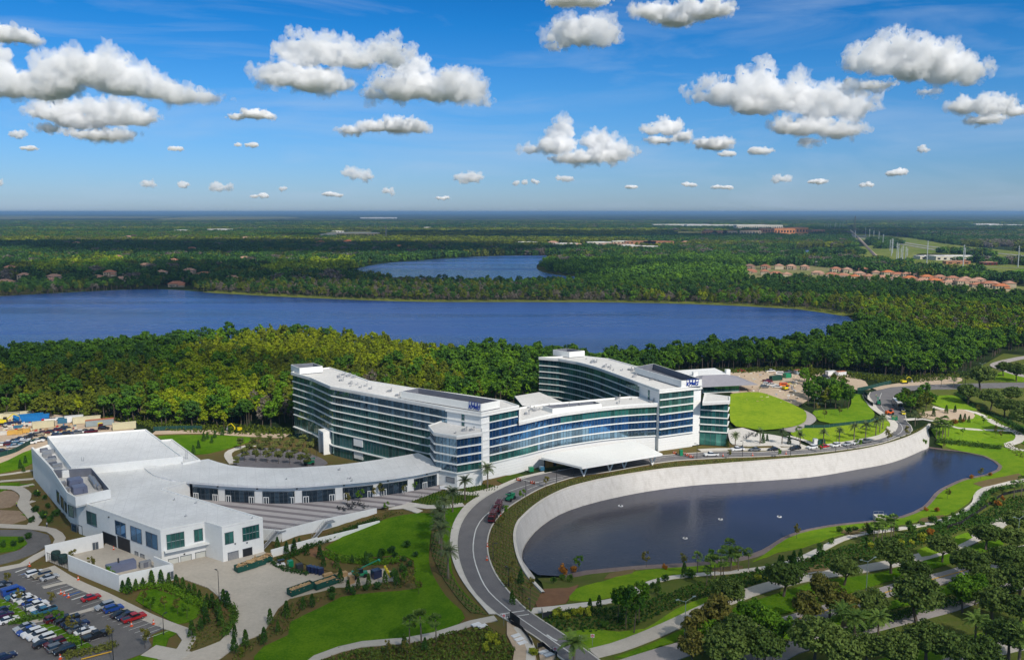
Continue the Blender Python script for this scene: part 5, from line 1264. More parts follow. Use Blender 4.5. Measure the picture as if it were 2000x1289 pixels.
# --- fan palms
FP = [fan_palm(s, 5.2 + s * .3, 1.5) for s in (1, 2, 3)]
DPs = frond_palm(9, 6.5, 3.4, 34, L_palmg)
FAN = [(1424,1108,1.2),(1442,1115,.95),(1388,1128,.85),(1396,1130,.9),(1412,1133,.9),(1462,1112,.8),(1408,1122,1.0),(1362,1118,.8),(1380,1142,.7),(1714,1052,.9),(1722,1060,.9),(1728,1050,.9),(1740,1052,.9),(1745,1048,.95),(1706,1058,.8),(1718,1040,.8),(1980,975,.9),(1994,970,1.0),(1828,858,.9),(1834,855,1.1),(1840,858,1.1),(1846,856,1.0),(1852,852,.9),(1843,848,1.1),(1830,846,1.0),(1560,862,.9),(800,1260,.95),(823,1256,1.15),(852,1252,.9),(1862,758,.9),(1838,756,.9),(1880,748,.9),(1885,755,.9)]
idx = sorted(range(len(FAN)), key=lambda i: FAN[i][0])
for n_, i in enumerate(idx):
    px, py, s = FAN[i]; x, y, z = P3(px, py, .1); m = FP[i % 3]
    plant('fan_palm', 'slender fan palm with a pale trunk, %s from the left of all fan palms' % nth(n_), 'palm tree', x, y, z, m[0], m[1], s, group='fan palms round the pond')
for i, (px, py, s, lb) in enumerate([(1427,1114,1.0,'tall feathery palm over the south bank of the pond'), (1645,1240,1.15,'bushy palm south of the boulevard beside an olive tree'), (1668,1250,1.1,'bushy palm south of the boulevard with yellow lower fronds'), (1715,1245,1.0,'rounded palm south of the boulevard under the big oak'), (1905,1250,1.0,'feathery palm near the south-east path'), (1925,1258,.9,'feathery palm just in front of the south-east lane'), (1990,1295,1.3,'large palm at the south-east corner'), (1480,1290,.7,'low palm by the second carriageway'), (1120,1305,1.2,'feathery palm at the bottom edge beside the junction'),(1510,1298,.7,'low fan-leaved palm beside the dark oak')]):
    x, y, z = P3(px, py, .1); plant('feather_palm', lb, 'palm tree', x, y, z, DPs[0], DPs[1], s, sz=.72)

# --- columnar conifers and shrubs
CO = [cone_bush(s, 3.6, .85, L_deep if s % 2 else L_shrub) for s in (1, 2, 3, 4)]
CON = [(459,1244),(516,1258),(480,1262),(458,1275),(543,1235),(528,1218),(560,1205),(592,1190),(610,1185),(240,1155),(252,1158),(266,1152),(280,1148),(297,1144),(315,1140),(330,1143),(345,1150),(358,1156),(370,1162),(380,1168),(390,1172),(405,1182),(415,1190),(425,1200),(430,1212),(432,1225),(400,1200),(392,1232),(403,1220),(375,1245),(437,1180),(445,1186),(542,1072),(560,1082),(575,1078),(585,1070),(600,1085),(625,1092),(632,1108),(658,1110),(688,1102),(715,1104),(742,1098),(665,1138),(720,1145),(752,1140),(775,1142),(700,1150),(680,1158),(1152,1196),(1170,1190),(1238,1180),(1262,1172),(1285,1160),(1336,1128),(1550,1104),(1563,1098),(1522,1108),(1528,1106),(1803,812),(1823,814),(1884,822),(1892,826),(1875,826),(1848,808),(1865,806),(1420,872),(1490,866),(1498,862),(1541,868),(120,890),(128,880),(132,872),(140,866),(148,860),(398,862),(405,858),(414,866),(378,888),(388,876),(420,856),(435,850),(448,848),(462,846),(40,915),(50,905),(46,922),(790,1268),(830,1272),(1017,1140),(1000,1180)]
CON = [c for c in CON if not (110 < c[0] < 150 and c[1] < 895)]
CON.sort()
for i, (px, py) in enumerate(CON):
    x, y, z = P3(px, py, .1); m = CO[i % 4]; s = rnd.uniform(.75, 1.15)
    plant('columnar_conifer', 'narrow dark conifer in the planting beds, %s from the left of all conifers' % nth(i), 'conifer', x, y, z, m[0], m[1], s, group='narrow conifers in the beds', crown='foliage')
# young street trees
YT = [tree_meshes(s, 4.6, 1.35, L_olive if s % 2 else L_mid, 1.7, 14, 24, .15, .36, .06, .9, 4, lean=.1) for s in (31, 32, 33)]
YNG = [(144,1108),(177,1120),(217,1140),(14,1145),(37,1180),(100,1184),(116,1222),(143,1240),(146,1268),(215,1250),(284,1266),(28,1202),(295,1195),(322,1190),(347,1200),(365,1208),(280,1180),(1066,953),(1020,978),(988,1010),(980,1030),(1000,1118),(998,1150),(1037,1165),(1423,896),(1522,894),(1602,884),(1676,878),(1734,868),(1772,856),(1792,828),(678,990),(704,982),(732,975),(755,1000),(790,968),(810,960),(745,972),(818,1160),(1262,1108),(1334,1110),(1388,1095),(1440,1098),(1555,1052),(1690,1048),(1742,1040),(1915,935),(1850,975),(1805,875),(1945,852),(1955,858),(1920,830),(1860,838),(1880,850),(1910,806),(700,1140),(1640,812),(1610,818),(1596,806),(795,1282),(756,1282),(805,1150),(790,1140),(1130,1116)]
YNG.sort()
for i, (px, py) in enumerate(YNG):
    x, y, z = P3(px, py, .1); m = YT[i % 3]
    plant('young_tree', 'thin newly planted young tree, %s from the left of all young trees' % nth(i), 'tree', x, y, z, m[0], m[1], rnd.uniform(.8, 1.2) * (1.3 if px > 1700 and py < 900 and px < 1800 else 1), group='young staked trees')
# grove in the sunken court
L_grove = leafmat('grove_leaves', (0.10, 0.125, 0.03), (0.17, 0.19, 0.05))
GR = [tree_meshes(s, 6.0, 1.75, L_grove, 1.8, 20, 36, .20, .34, .1, .9, 4, lean=.1) for s in (41, 42)]
grove = sorted([(478 + i * 22 + j * 9, 893 - j * 11 + i * 1.5) for i in range(6) for j in range(4)] + [(462, 905), (600, 905), (470, 870)])
for i, (px, py) in enumerate(grove):
    x, y, z = P3(px, py + 8, .1); m = GR[i % 2]
    plant('grove_tree', 'small tree of the grove behind the curved pavilion, %s from the left' % nth(i), 'tree', x, y, z, m[0], m[1], rnd.uniform(.85, 1.15), group='grove behind the curved pavilion')
# rounded shrubs
BB_ = {k: [ball_bush(s, 1.3, 1.9, m) for s in (1, 2)] for k, m in (('green', L_shrub), ('dark', L_deep), ('yellow', L_yel), ('orange', L_orange))}
SHR = {'dark': [(772,1090),(790,1096),(800,1105),(787,1115),(765,1080),(770,1130),(735,1150),(715,1152),(690,1160),(648,1160),(650,1170),(795,1070),(812,1088),(8,1068),(28,1066),(40,1060),(55,1052),(95,992),(70,1000),(85,1012),(64,1020),(100,1020),(110,1008),(72,968),(88,975),(1545,1102),(1600,1088)],
       'green': [(1114,1136),(1082,1138),(1098,1132),(745,1085),(720,1092),(1640,1040),(1658,1042),(1670,1036),(1750,1036),(1775,1030),(1800,1026),(1820,1022),(1845,1018),(1860,1012),(1880,1008),(1900,1000),(1925,990),(1940,985),(1600,1072),(1625,1062),(1700,1044),(1350,1128),(1300,1135),(1275,1148),(1830,1028),(1870,1020),(1905,1012),(1780,1040),(1730,1060),(1690,1060),(1180,1225),(1215,1215),(1500,1110),(1480,1118),(1590,1100)],
       'yellow': [(1090,1205),(1105,1210),(1120,1203),(1135,1200),(1150,1202),(1040,1280),(960,1255),(970,1262),(950,1270),(1760,1066),(1780,1062),(1800,1058),(1745,1072),(1700,1070),(1500,1130),(1480,1135)],
       'orange': [(1866,828),(1880,826),(1958,978),(1950,988),(1818,1046),(1808,998),(1830,1000),(1100,1122),(1120,1118),(1298,1112),(1898,935),(1934,930),(1520,1112)]}
for k, L in SHR.items():
    L.sort()
    for i, (px, py) in enumerate(L):
        x, y, z = P3(px, py, .05); me = BB_[k][i % 2]; o = bpy.data.objects.new('shrub', me); COL.objects.link(o); o.location = (x, y, z); s = rnd.uniform(.8, 1.35); o.scale = (s, s, s * rnd.uniform(.8, 1.2)); o.rotation_euler = (0, 0, rnd.random() * 6)
        tag(o, 'rounded %s shrub in the beds, %s from the left among the %s ones' % (k if k != 'dark' else 'dark green', nth(i), k), 'shrub', k + ' shrubs in the planting beds')
# hedges and ground cover
def hedge(pts, w, hh, label, mat=L_shrub, sp=.55):
    P = smooth_line(TP(pts), 3); pl = strip(P, w / 2); r = np.random.default_rng(5)
    o = scatter_stuff('hedge', [pl], mat, sp, hh, .2, 8, 3, .1, label, True); del o['kind']; tag(o, label, 'hedge')
hedge([(1830,862),(1860,866),(1900,870),(1955,876)], 3.4, 1.6, 'clipped green hedge between the park lawn and the pond', L_shrub)
hedge([(1870,770),(1895,790),(1925,805),(1960,822),(2010,848)], 3.5, 1.5, 'dark hedge along the fence at the park edge', L_deep)
hedge([(1990,950),(1935,962),(1915,985),(1880,1010),(1840,1030),(1800,1040)], 2.0, 1.4, 'dark hedge curving along the pond path', L_deep)
hedge([(16,1220),(40,1213),(66,1209),(95,1206),(118,1200)], 2.6, 1.4, 'low green hedge across the end of the car-park island', L_shrub)
hedge([(125,1284),(160,1276),(200,1268),(228,1260)], 3.2, 1.2, 'bronze hedge beside the yellow kerb of the car park', L_bed)
hedge([(530,1098),(545,1108),(575,1118),(600,1122)], 1.6, 1.0, 'low hedge beside the service yard ramp', L_deep)
hedge([(545,1096),(580,1082),(620,1062),(660,1046),(700,1030),(738,1016)], 2.6, 1.3, 'mixed hedge at the foot of the low white wall', L_shrub)
hedge([(240,1158),(262,1150),(300,1146),(330,1150),(380,1175),(410,1190)], 3.0, 1.5, 'bright green hedge under the courtyard wall', L_mid)
hedge([(445,1182),(458,1200),(452,1222),(435,1245)], 1.8, 1.2, 'green hedge along the yard drive', L_shrub)
hedge([(632,1080),(660,1092),(700,1098),(745,1100),(780,1096)], 3.6, 1.3, 'leafy green hedge between the lawns', L_mid)
hedge([(1650,1240),(1750,1205),(1850,1180),(1990,1150)], 3.0, 1.2, 'trimmed hedge along the south carriageway verge', L_shrub)
scatter_stuff('ground_cover', [[(570,1075),(620,1055),(740,1010),(765,1000),(790,1002),(735,1018),(680,1040),(640,1060),(600,1078)], [(366,1275),(400,1258),(430,1245),(455,1220),(458,1195),(430,1178),(392,1185),(380,1230)], [(780,1100),(805,1095),(812,1130),(780,1150),(700,1152),(640,1168),(580,1200),(560,1235),(515,1250),(470,1290),(450,1290),(520,1230),(560,1180),(640,1160),(770,1138)]], L_bed, .95, .55, .2, 6, 1, 0, 'mixed low plants covering the mulch beds')
scatter_stuff('ground_cover', [[(1060,1200),(1100,1192),(1250,1178),(1290,1162),(1400,1130),(1500,1112),(1560,1096),(1640,1070),(1700,1055),(1800,1036),(1880,1014),(1940,990),(1990,968),(2010,990),(1930,1025),(1800,1066),(1700,1095),(1560,1120),(1450,1150),(1350,1175),(1290,1200),(1220,1230),(1100,1232),(1062,1215)]], L_shrub, .9, .7, .24, 6, 2, 0, 'dense low plants between the pond path and the boulevard path')
scatter_stuff('ground_cover', [[(1958,868),(1975,866),(2000,880),(2010,898),(1985,892)], [(1772,812),(1800,806),(1822,812),(1800,818)], [(1842,870),(1856,864),(1870,868),(1860,872)], [(1920,806),(1960,826),(2000,846),(1990,850),(1940,824)]], L_bed, 1.1, .45, .2, 5, 4, .1, 'low plants of the north-east garden')
scatter_stuff('ground_cover', [[(460,1000+280),(480,1262),(500,1262),(470,1292)], [(560,838),(300,812),(180,806),(60,795),(0,790),(0,805),(150,812),(260,828),(330,842),(560,850)], [(1420,722),(1560,718),(1740,735),(1850,728),(1870,738),(1740,748),(1560,726),(1430,730)]], L_brown, 1.6, 1.2, .4, 6, 6, 0, 'rough grass and scrub along the forest edge')
scatter_stuff('ground_cover', [[(625,1292),(705,1268),(800,1260),(900,1230),(955,1228),(985,1245),(985,1300),(625,1300)]], leafmat('meadow_leaves', (0.085, 0.13, 0.018), (0.16, 0.20, 0.03), 0.4), .75, .8, .24, 7, 12, 0, 'bushy green planting along the path at the bottom')
bedline = bedw[6:] + bedr[::-1][8:]
scatter_stuff('ground_cover', [bedline], L_bed, .85, .5, .18, 5, 7, .1, 'rows of low plants on the strip above the pond wall', True, jit=.18)
scatter_stuff('ground_cover', [[(846,1035),(862,1040),(868,1080),(885,1130),(915,1170),(950,1200),(920,1196),(880,1150),(855,1110),(842,1070)], [(840,962),(900,958),(940,965),(915,980),(860,990),(820,985),(800,978)], [(895,955),(935,945),(975,952),(965,960),(930,960)]], L_shrub, .9, .4, .16, 5, 8, .1, 'young ground-cover plants around the palms', jit=.2)

# ---------------------------------------------------------------- forest and the far country
FT = []     # (single-mesh forest tree, class)
FMAT = [L_pine, L_mid, L_gold, L_brown, L_grey, L_deep, L_lime]
def forest_mesh(seed, cl):
    r = np.random.default_rng(seed); m = FMAT[cl]
    Hh, R, th, fl = {0: (17, 3.6, 8.5, .7), 1: (15, 4.2, 4.5, .9), 2: (15, 3.2, 5.0, .9), 3: (16, 3.1, 5.5, .9), 4: (14, 3.4, 4.0, .9), 5: (16, 4.2, 5.5, .8), 6: (14, 4.0, 4.5, .9)}[cl]
    ncl, per, lf = (26, 34, .46) if cl != 4 else (22, 26, .30)
    tm, cm, dat = tree_meshes(seed, Hh, R, m, th, ncl, per, lf, .34, .26, fl, 5, lean=.4)
    V, F, tk = dat
    if cl in (2, 3, 4):   # conical cypress crowns: narrow towards the top
        k = np.clip(1.25 - (V[:, 2] - th) / (Hh - th) * .75, .3, 1.3); V[:, 0] *= k; V[:, 1] *= k
    return one_mesh('forest_tree', tm, (V, F, tk), m)
for cl in range(7): FT.append([forest_mesh(100 + cl * 10 + s, cl) for s in range(2)])
def canopy_clump(seed, cl, R=14, hh=13, n=460, leaf=1.2):
    """a far stand of several tree crowns"""
    r = np.random.default_rng(seed); m = FMAT[cl]; k = 9
    c = np.stack([r.uniform(-R, R, k) * .8, r.uniform(-R, R, k) * .8, hh * r.uniform(.6, .85, k)], 1)
    V, F = leaves(r, c, np.stack([np.full(k, 5.0)] * 2 + [np.full(k, 4.2)], 1), n // k, leaf, .6)
    V2, F2 = leaves(r, c * [1, 1, .4], np.stack([np.full(k, 5.0)] * 2 + [np.full(k, 4.0)], 1), n // k // 2, leaf * 1.3, 0)
    return tmesh('canopy', [(np.concatenate([V, V2]), np.concatenate([F, F2 + len(V)]), m)])
CL = [canopy_clump(300 + c, c) for c in range(7)]

def pixpoly(P, PX, PY): return inpoly(PX, PY, P)
NEIGH_PX = [(1445,508),(1600,512),(1700,530),(1800,545),(1900,560),(2010,566),(2010,590),(1900,572),(1780,556),(1650,548),(1560,540),(1445,548)]
EXCL = [ [(-200,830),(-200,798),(0,797),(180,806),(300,812),(480,826),(620,832),(900,800),(1010,790),(1200,770),(1290,742),(1330,722),(1540,720),(1690,727),(1780,738),(1860,735),(1880,728),(1930,700),(2000,682),(2300,660),(2300,1500),(-200,1500)],
    [(1440,520),(1590,520),(1700,534),(1800,545),(1900,552),(2020,560),(2020,588),(1900,580),(1780,562),(1650,557),(1560,552),(1440,556)],
    [(1640,490),(1700,480),(1790,476),(1850,485),(2100,478),(2100,548),(1960,548),(1850,535),(1760,522),(1660,512),(1600,508)],
    [(1540,486),(1590,484),(1590,498),(1530,498)], [(1600,482),(1660,486),(1670,512),(1600,510),(1560,506)],
    [(1640,430),(1652,430),(1730,500),(1745,515),(1700,515),(1665,478)], [(1660,456),(1760,462),(1860,478),(2060,498),(2060,508),(1850,490),(1740,472),(1655,466)],
    [(500,516),(560,518),(640,519),(680,522),(640,527),(520,525)], [(0,421),(310,421),(310,430),(0,430)],
    [(1300,452),(1620,456),(1620,464),(1300,462)], [(650,452),(735,452),(735,462),(650,462)], [(1160,476),(1320,476),(1320,484),(1160,484)],
    [(1790,488),(1960,495),(1960,520),(1790,512)] ]
HF = sorted([(10,556,2),(48,546,0),(100,552,2),(107,545,2),(190,547,2),(215,540,0),(262,528,2),(285,522,2),(315,540,1),(370,536,0),(33,505,2),(65,502,2),(110,500,2),(150,482,0),(270,492,2),(375,490,2),(410,488,2),(490,518,3),(548,500,2),(478,508,2),(345,560,2),(627,480,3),(680,478,3),(430,520,2),(240,550,2),(360,498,2),(20,530,0),(140,520,2),(195,500,2),(230,508,1),(310,505,2),(340,515,0),(445,505,2),(520,490,2),(590,486,2),(720,492,2),(780,488,3),(400,540,2),(455,548,2),(1080,478,2),(1130,483,2),(1340,478,2),(90,470,2),(250,468,2),(480,470,2)])
CLEAR = [(a, b, 16) for a, b, c in HF] + [(690,461,120),(640,462,45),(835,447,40),(1480,447,150),(1415,443,280),(1330,442,220),(1405,458,170),(1495,455,60),(1530,457,70),(1558,456,60),(1595,455,50),(1170,478,50),(1200,481,50),(1215,476,40),(1250,477,60),(1285,477,60),(1240,485,45),(1270,486,35),(1105,480,50),(1030,477,45),(1924,441,110),(1965,442,160),(660,455,40),(430,451,80),(355,453,50),(740,427,300)]
def forest_points():
    r = np.random.default_rng(42); out = []
    d = 395.0
    rows = []
    while d < 9000:
        s = 4.9 if d < 560 else 5.6 if d < 800 else 7.4 if d < 1150 else 22.0 * (1 + max(0, d - 2600) / 2600)
        w = d * .66 + 60
        n = int(2 * w / s); x = (np.arange(n) - n / 2) * s + r.uniform(-.45, .45, n) * s
        rows.append((x, d + r.uniform(-.45, .45, n) * s, np.full(n, s))); d += s * .95
    X = np.concatenate([a[0] for a in rows]); Y = np.concatenate([a[1] for a in rows]); S = np.concatenate([a[2] for a in rows])
    c = Y * _ct + CAM_H * _st; up = Y * _st - CAM_H * _ct
    PX = 1000 + F_PX * X / c; PY = 644.5 - F_PX * up / c
    ok = (PX > -160) & (PX < 2160)
    nz = np.sin(X / 47.0 + 1.3 * np.sin(Y / 83.0)) + np.sin(Y / 61.0 + 1.1 * np.sin(X / 139.0 + 1)) + r.normal(0, .35, len(X))
    for k_, P in enumerate(EXCL): ok &= ~(inpoly(PX, PY, P) & ((nz < 1.25) | (k_ in (0, 1, 3, 5, 6))))
    for L in (LAKE1_PX, LAKE2_PX, POND3_PX, POND4_PX):
        W_ = smooth_line(WP(L), 40, True); ok &= ~inpoly(X, Y, W_); ok &= segdist(X, Y, W_, True) > np.where(S > 20, 16, 5)
    ok &= ~((X < -250) & (Y < 430)); ok &= ~((X > 250) & (Y < 440))
    for a, b, w in CLEAR:
        x0, y0 = W(a, b); dep = min(420, 8.0 * y0 / CAM_H) if w > 20 else 55 + y0 * .02
        ok &= ~((np.abs(X - x0 * Y / y0) < w + 4) & (Y < y0 + w * .5 + 8) & (Y > y0 - dep))
    X, Y, S, PX, PY = X[ok], Y[ok], S[ok], PX[ok], PY[ok]
    # tree stands looked up at their crowns; tints also paint in sun and shade
    qy = PY - 14.0 * F_PX / (Y + 1); n1 = r.normal(0, 16, len(X)); u = r.random(len(X))
    def zone(P, k=1.0): return inpoly(PX + n1 * 1.2 * k, qy + n1 * .35 * k, P)
    cl = np.where(u < .45, 1, np.where(u < .8, 0, 5))
    far = Y > 900
    cl = np.where(far, np.where(u < .62, 5, np.where(u < .78, 0, np.where(u < .93, 3, 4))), cl)
    cl = np.where(zone([(-200,690),(0,680),(300,690),(560,670),(900,690),(930,730),(760,760),(520,735),(400,735),(200,750),(0,778),(-200,780)]), np.where(u < .72, 3, np.where(u < .85, 2, 0)), cl)
    cl = np.where(zone([(360,652),(480,634),(640,625),(760,634),(850,648),(880,665),(800,690),(620,684),(470,672),(330,680)]), np.where(u < .70, 2, np.where(u < .85, 6, 3)), cl)
    cl = np.where(zone([(300,700),(360,682),(480,680),(520,700),(500,735),(400,755),(310,745)]), np.where(u < .6, 6, np.where(u < .85, 2, 1)), cl)
    cl = np.where(zone([(480,735),(560,712),(760,705),(780,725),(640,745),(600,780),(520,790)], .6), np.where(u < .55, 4, np.where(u < .8, 1, 3)), cl)
    cl = np.where(zone([(-200,640),(0,650),(240,640),(400,632),(330,668),(100,700),(-200,720)], .5), np.where(u < .7, 5, 0), cl)
    cl = np.where(zone([(390,540),(700,528),(1000,545),(1200,560),(1200,595),(390,580)], .5), np.where(u < .40, 4, np.where(u < .72, 3, 5)), cl)
    cl = np.where(zone([(1180,560),(1500,558),(1700,575),(1750,600),(1650,615),(1180,592)], .5), np.where(u < .3, 4, np.where(u < .62, 3, np.where(u < .72, 2, 1))), cl)
    cl = np.where(zone([(1650,560),(2100,590),(2100,640),(1800,630),(1650,600)], .5), np.where(u < .15, 4, np.where(u < .5, 6, np.where(u < .7, 1, 3))), cl)
    cl = np.where(zone([(1050,505),(1400,490),(1540,505),(1500,540),(1200,548),(1060,530)], .3), np.where(u < .6, 0, 1), cl)
    cl = np.where(far & zone([(520,505),(700,500),(680,520),(520,524)], .3), 6, cl); cl = np.where(far & zone([(50,510),(260,492),(240,512),(60,524)], .3), np.where(u < .5, 6, 1), cl)
    cl = np.where((Y > 2400) & zone([(600,444),(1300,446),(1250,470),(700,470)], .3), np.where(u < .6, 3, 2), cl)
    cl = np.where((Y > 2400) & zone([(0,440),(500,446),(640,460),(0,456)], .3), np.where(u < .5, 3, 0), cl)
    cl = np.where((Y > 1800) & zone([(1850,458),(2100,455),(2100,485),(1900,480)], .3), np.where(u < .6, 3, 4), cl)
    bn = np.sin(Y / 310.0 + np.sin(X / 900.0) * 1.7) + .6 * np.sin(Y / 140.0 + X / 1300.0 + 2)
    cl = np.where((Y > 2300) & (bn > .7) & (u < .75), np.where(u < .5, 3, 2), cl); cl = np.where((Y > 1900) & (bn < -.8), 5, cl)
    return X, Y, S, PX, PY, cl, r
def build_forest():
    X, Y, S, PX, PY, cl, r = forest_points()
    near = S < 20
    # the 300 nearest in view are trees of their own
    vis = near & (PX > -20) & (PX < 2020) & ~((PX > 566) & (PX < 1000) & (PY > 735)) & ~((PX > 1040) & (PX < 1330) & (PY > 700))
    idx = np.where(vis)[0]; idx = idx[np.argsort(-PY[idx])][:290]
    names = ['dark green pine in the near edge of the forest', 'green broadleaf tree in the near edge of the forest', 'gold-green cypress in the near edge of the forest', 'russet green cypress in the near edge of the forest', 'bare grey tree in the near edge of the forest', 'deep green tree in the near edge of the forest', 'lime green tree in the near edge of the forest']
    for i in idx:
        c = int(cl[i]); me = FT[c][i % 2]; o = bpy.data.objects.new('forest_tree', me); COL.objects.link(o)
        o.location = (X[i], Y[i], h(X[i], Y[i]) - .3); s = r.uniform(.52, .95); o.scale = (s * 1.1, s * 1.1, s * r.uniform(.85, 1.1)); o.rotation_euler = (0, 0, r.random() * 6.28)
        tag(o, names[c], 'tree', names[c].replace(' tree in', ' trees in').replace(' pine in', ' pines in').replace(' cypress in', ' cypresses in'))
    keep = np.ones(len(X), bool); keep[idx] = False
    X, Y, S, cl, near = X[keep], Y[keep], S[keep], cl[keep], near[keep]
    n = len(X); print('forest instances', n)
    src = bpy.data.collections.new('forest_sources'); k = 0
    for c in range(7):
        for s in range(2):
            o = bpy.data.objects.new('v%02d' % k, FT[c][s]); src.objects.link(o); k += 1
    for c in range(7): o = bpy.data.objects.new('v%02d' % k, CL[c]); src.objects.link(o); k += 1
    me = bpy.data.meshes.new('forest_points'); me.vertices.add(n)
    Z = np.array([h(a, b) if b < 620 else 0.0 for a, b in zip(X, Y)]) - .3
    me.vertices.foreach_set('co', np.stack([X, Y, Z], 1).astype(np.float32).ravel())
    vi = np.where(near, cl * 2 + r.integers(0, 2, n), 14 + cl).astype(np.int32)
    sc = np.where(near, r.uniform(.50, .98, n) * np.where((Y > 640) & (Y < 1100), 1.0, 1.0), (S / 22.0) ** .9 * r.uniform(.8, 1.15, n))
    zs = np.where(near, sc * r.uniform(.9, 1.12, n), r.uniform(.75, 1.25, n))
    for nm, ty, dat in (('vi', 'INT', vi), ('rz', 'FLOAT', (r.random(n) * 6.28).astype(np.float32))):
        a = me.attributes.new(nm, ty, 'POINT'); a.data.foreach_set('value', dat)
    a = me.attributes.new('sc', 'FLOAT_VECTOR', 'POINT'); a.data.foreach_set('vector', np.stack([sc * np.where(near, 1.12, 1), sc * np.where(near, 1.12, 1), zs], 1).astype(np.float32).ravel())
    ob = bpy.data.objects.new('forest', me); COL.objects.link(ob); tag(ob, 'dense mixed forest round the lakes reaching to the horizon', None, None, 'stuff')
    ng = bpy.data.node_groups.new('scatter', 'GeometryNodeTree'); ng.interface.new_socket('Geometry', in_out='INPUT', socket_type='NodeSocketGeometry'); ng.interface.new_socket('Geometry', in_out='OUTPUT', socket_type='NodeSocketGeometry')
    N, L = ng.nodes, ng.links; gi, go = N.new('NodeGroupInput'), N.new('NodeGroupOutput')
    m2p = N.new('GeometryNodeMeshToPoints'); L.new(gi.outputs[0], m2p.inputs['Mesh'])
    ci = N.new('GeometryNodeCollectionInfo'); ci.inputs['Collection'].default_value = src; ci.inputs['Separate Children'].default_value = True; ci.inputs['Reset Children'].default_value = True
    ip = N.new('GeometryNodeInstanceOnPoints'); L.new(m2p.outputs[0], ip.inputs['Points']); L.new(ci.outputs[0], ip.inputs['Instance']); ip.inputs['Pick Instance'].default_value = True
    def attr(nm, ty):
        a = N.new('GeometryNodeInputNamedAttribute'); a.data_type = ty; a.inputs['Name'].default_value = nm; return a.outputs['Attribute']
    L.new(attr('vi', 'INT'), ip.inputs['Instance Index']); L.new(attr('sc', 'FLOAT_VECTOR'), ip.inputs['Scale'])
    cx = N.new('ShaderNodeCombineXYZ'); L.new(attr('rz', 'FLOAT'), cx.inputs['Z']); er = N.new('FunctionNodeEulerToRotation'); L.new(cx.outputs[0], er.inputs[0]); L.new(er.outputs[0], ip.inputs['Rotation'])
    L.new(ip.outputs[0], go.inputs[0]); md = ob.modifiers.new('scatter', 'NODES'); md.node_group = ng
build_forest()

# ---------------------------------------------------------------- vehicles and other things
glassc = M('car_glass', (0.012, 0.016, 0.02), None, 0.08, 0.8)
tyrem = M('tyre', (0.015, 0.015, 0.016), None, 0.8)
rimm = M('rim', (0.35, 0.35, 0.36), None, 0.35, 0.5, metal=.7)
lampm = M('head_lamp', (0.75, 0.75, 0.72), None, 0.2, 0.7); tailm = M('tail_lamp', (0.35, 0.01, 0.01), None, 0.3, 0.6)
PAINT = {k: M('paint_' + k, c, tuple(q * .8 for q in c), 0.25, 0.7) for k, c in dict(white=(.78, .78, .77), silver=(.42, .44, .46), grey=(.14, .15, .16), black=(.014, .015, .018), red=(.42, .012, .015),
        maroon=(.10, .008, .014), blue=(.02, .07, .32), navy=(.012, .022, .07), teal=(.04, .16, .26), tan=(.34, .29, .21), green=(.01, .22, .10), yellow=(.72, .58, .01), orange=(.70, .13, .02), purple=(.05, .015, .06)).items()}
def prof(mb, pts, wlow, whigh, zb, mi=0):
    i = len(mb.v); n = len(pts)
    for s in (-1, 1):
        for x, z in pts:
            t = min(1, max(0, (z - zb) / .5)); w = (wlow + (whigh - wlow) * t) * s; mb.v.append((x, w, z))
    for k in range(n):
        j = (k + 1) % n; mb.f.append((i + k, i + j, i + n + j, i + n + k)); mb.m.append(mi)
    mb.f.append(tuple(i + k for k in range(n))[::-1]); mb.m.append(mi); mb.f.append(tuple(i + n + k for k in range(n))); mb.m.append(mi)
CARM = {}
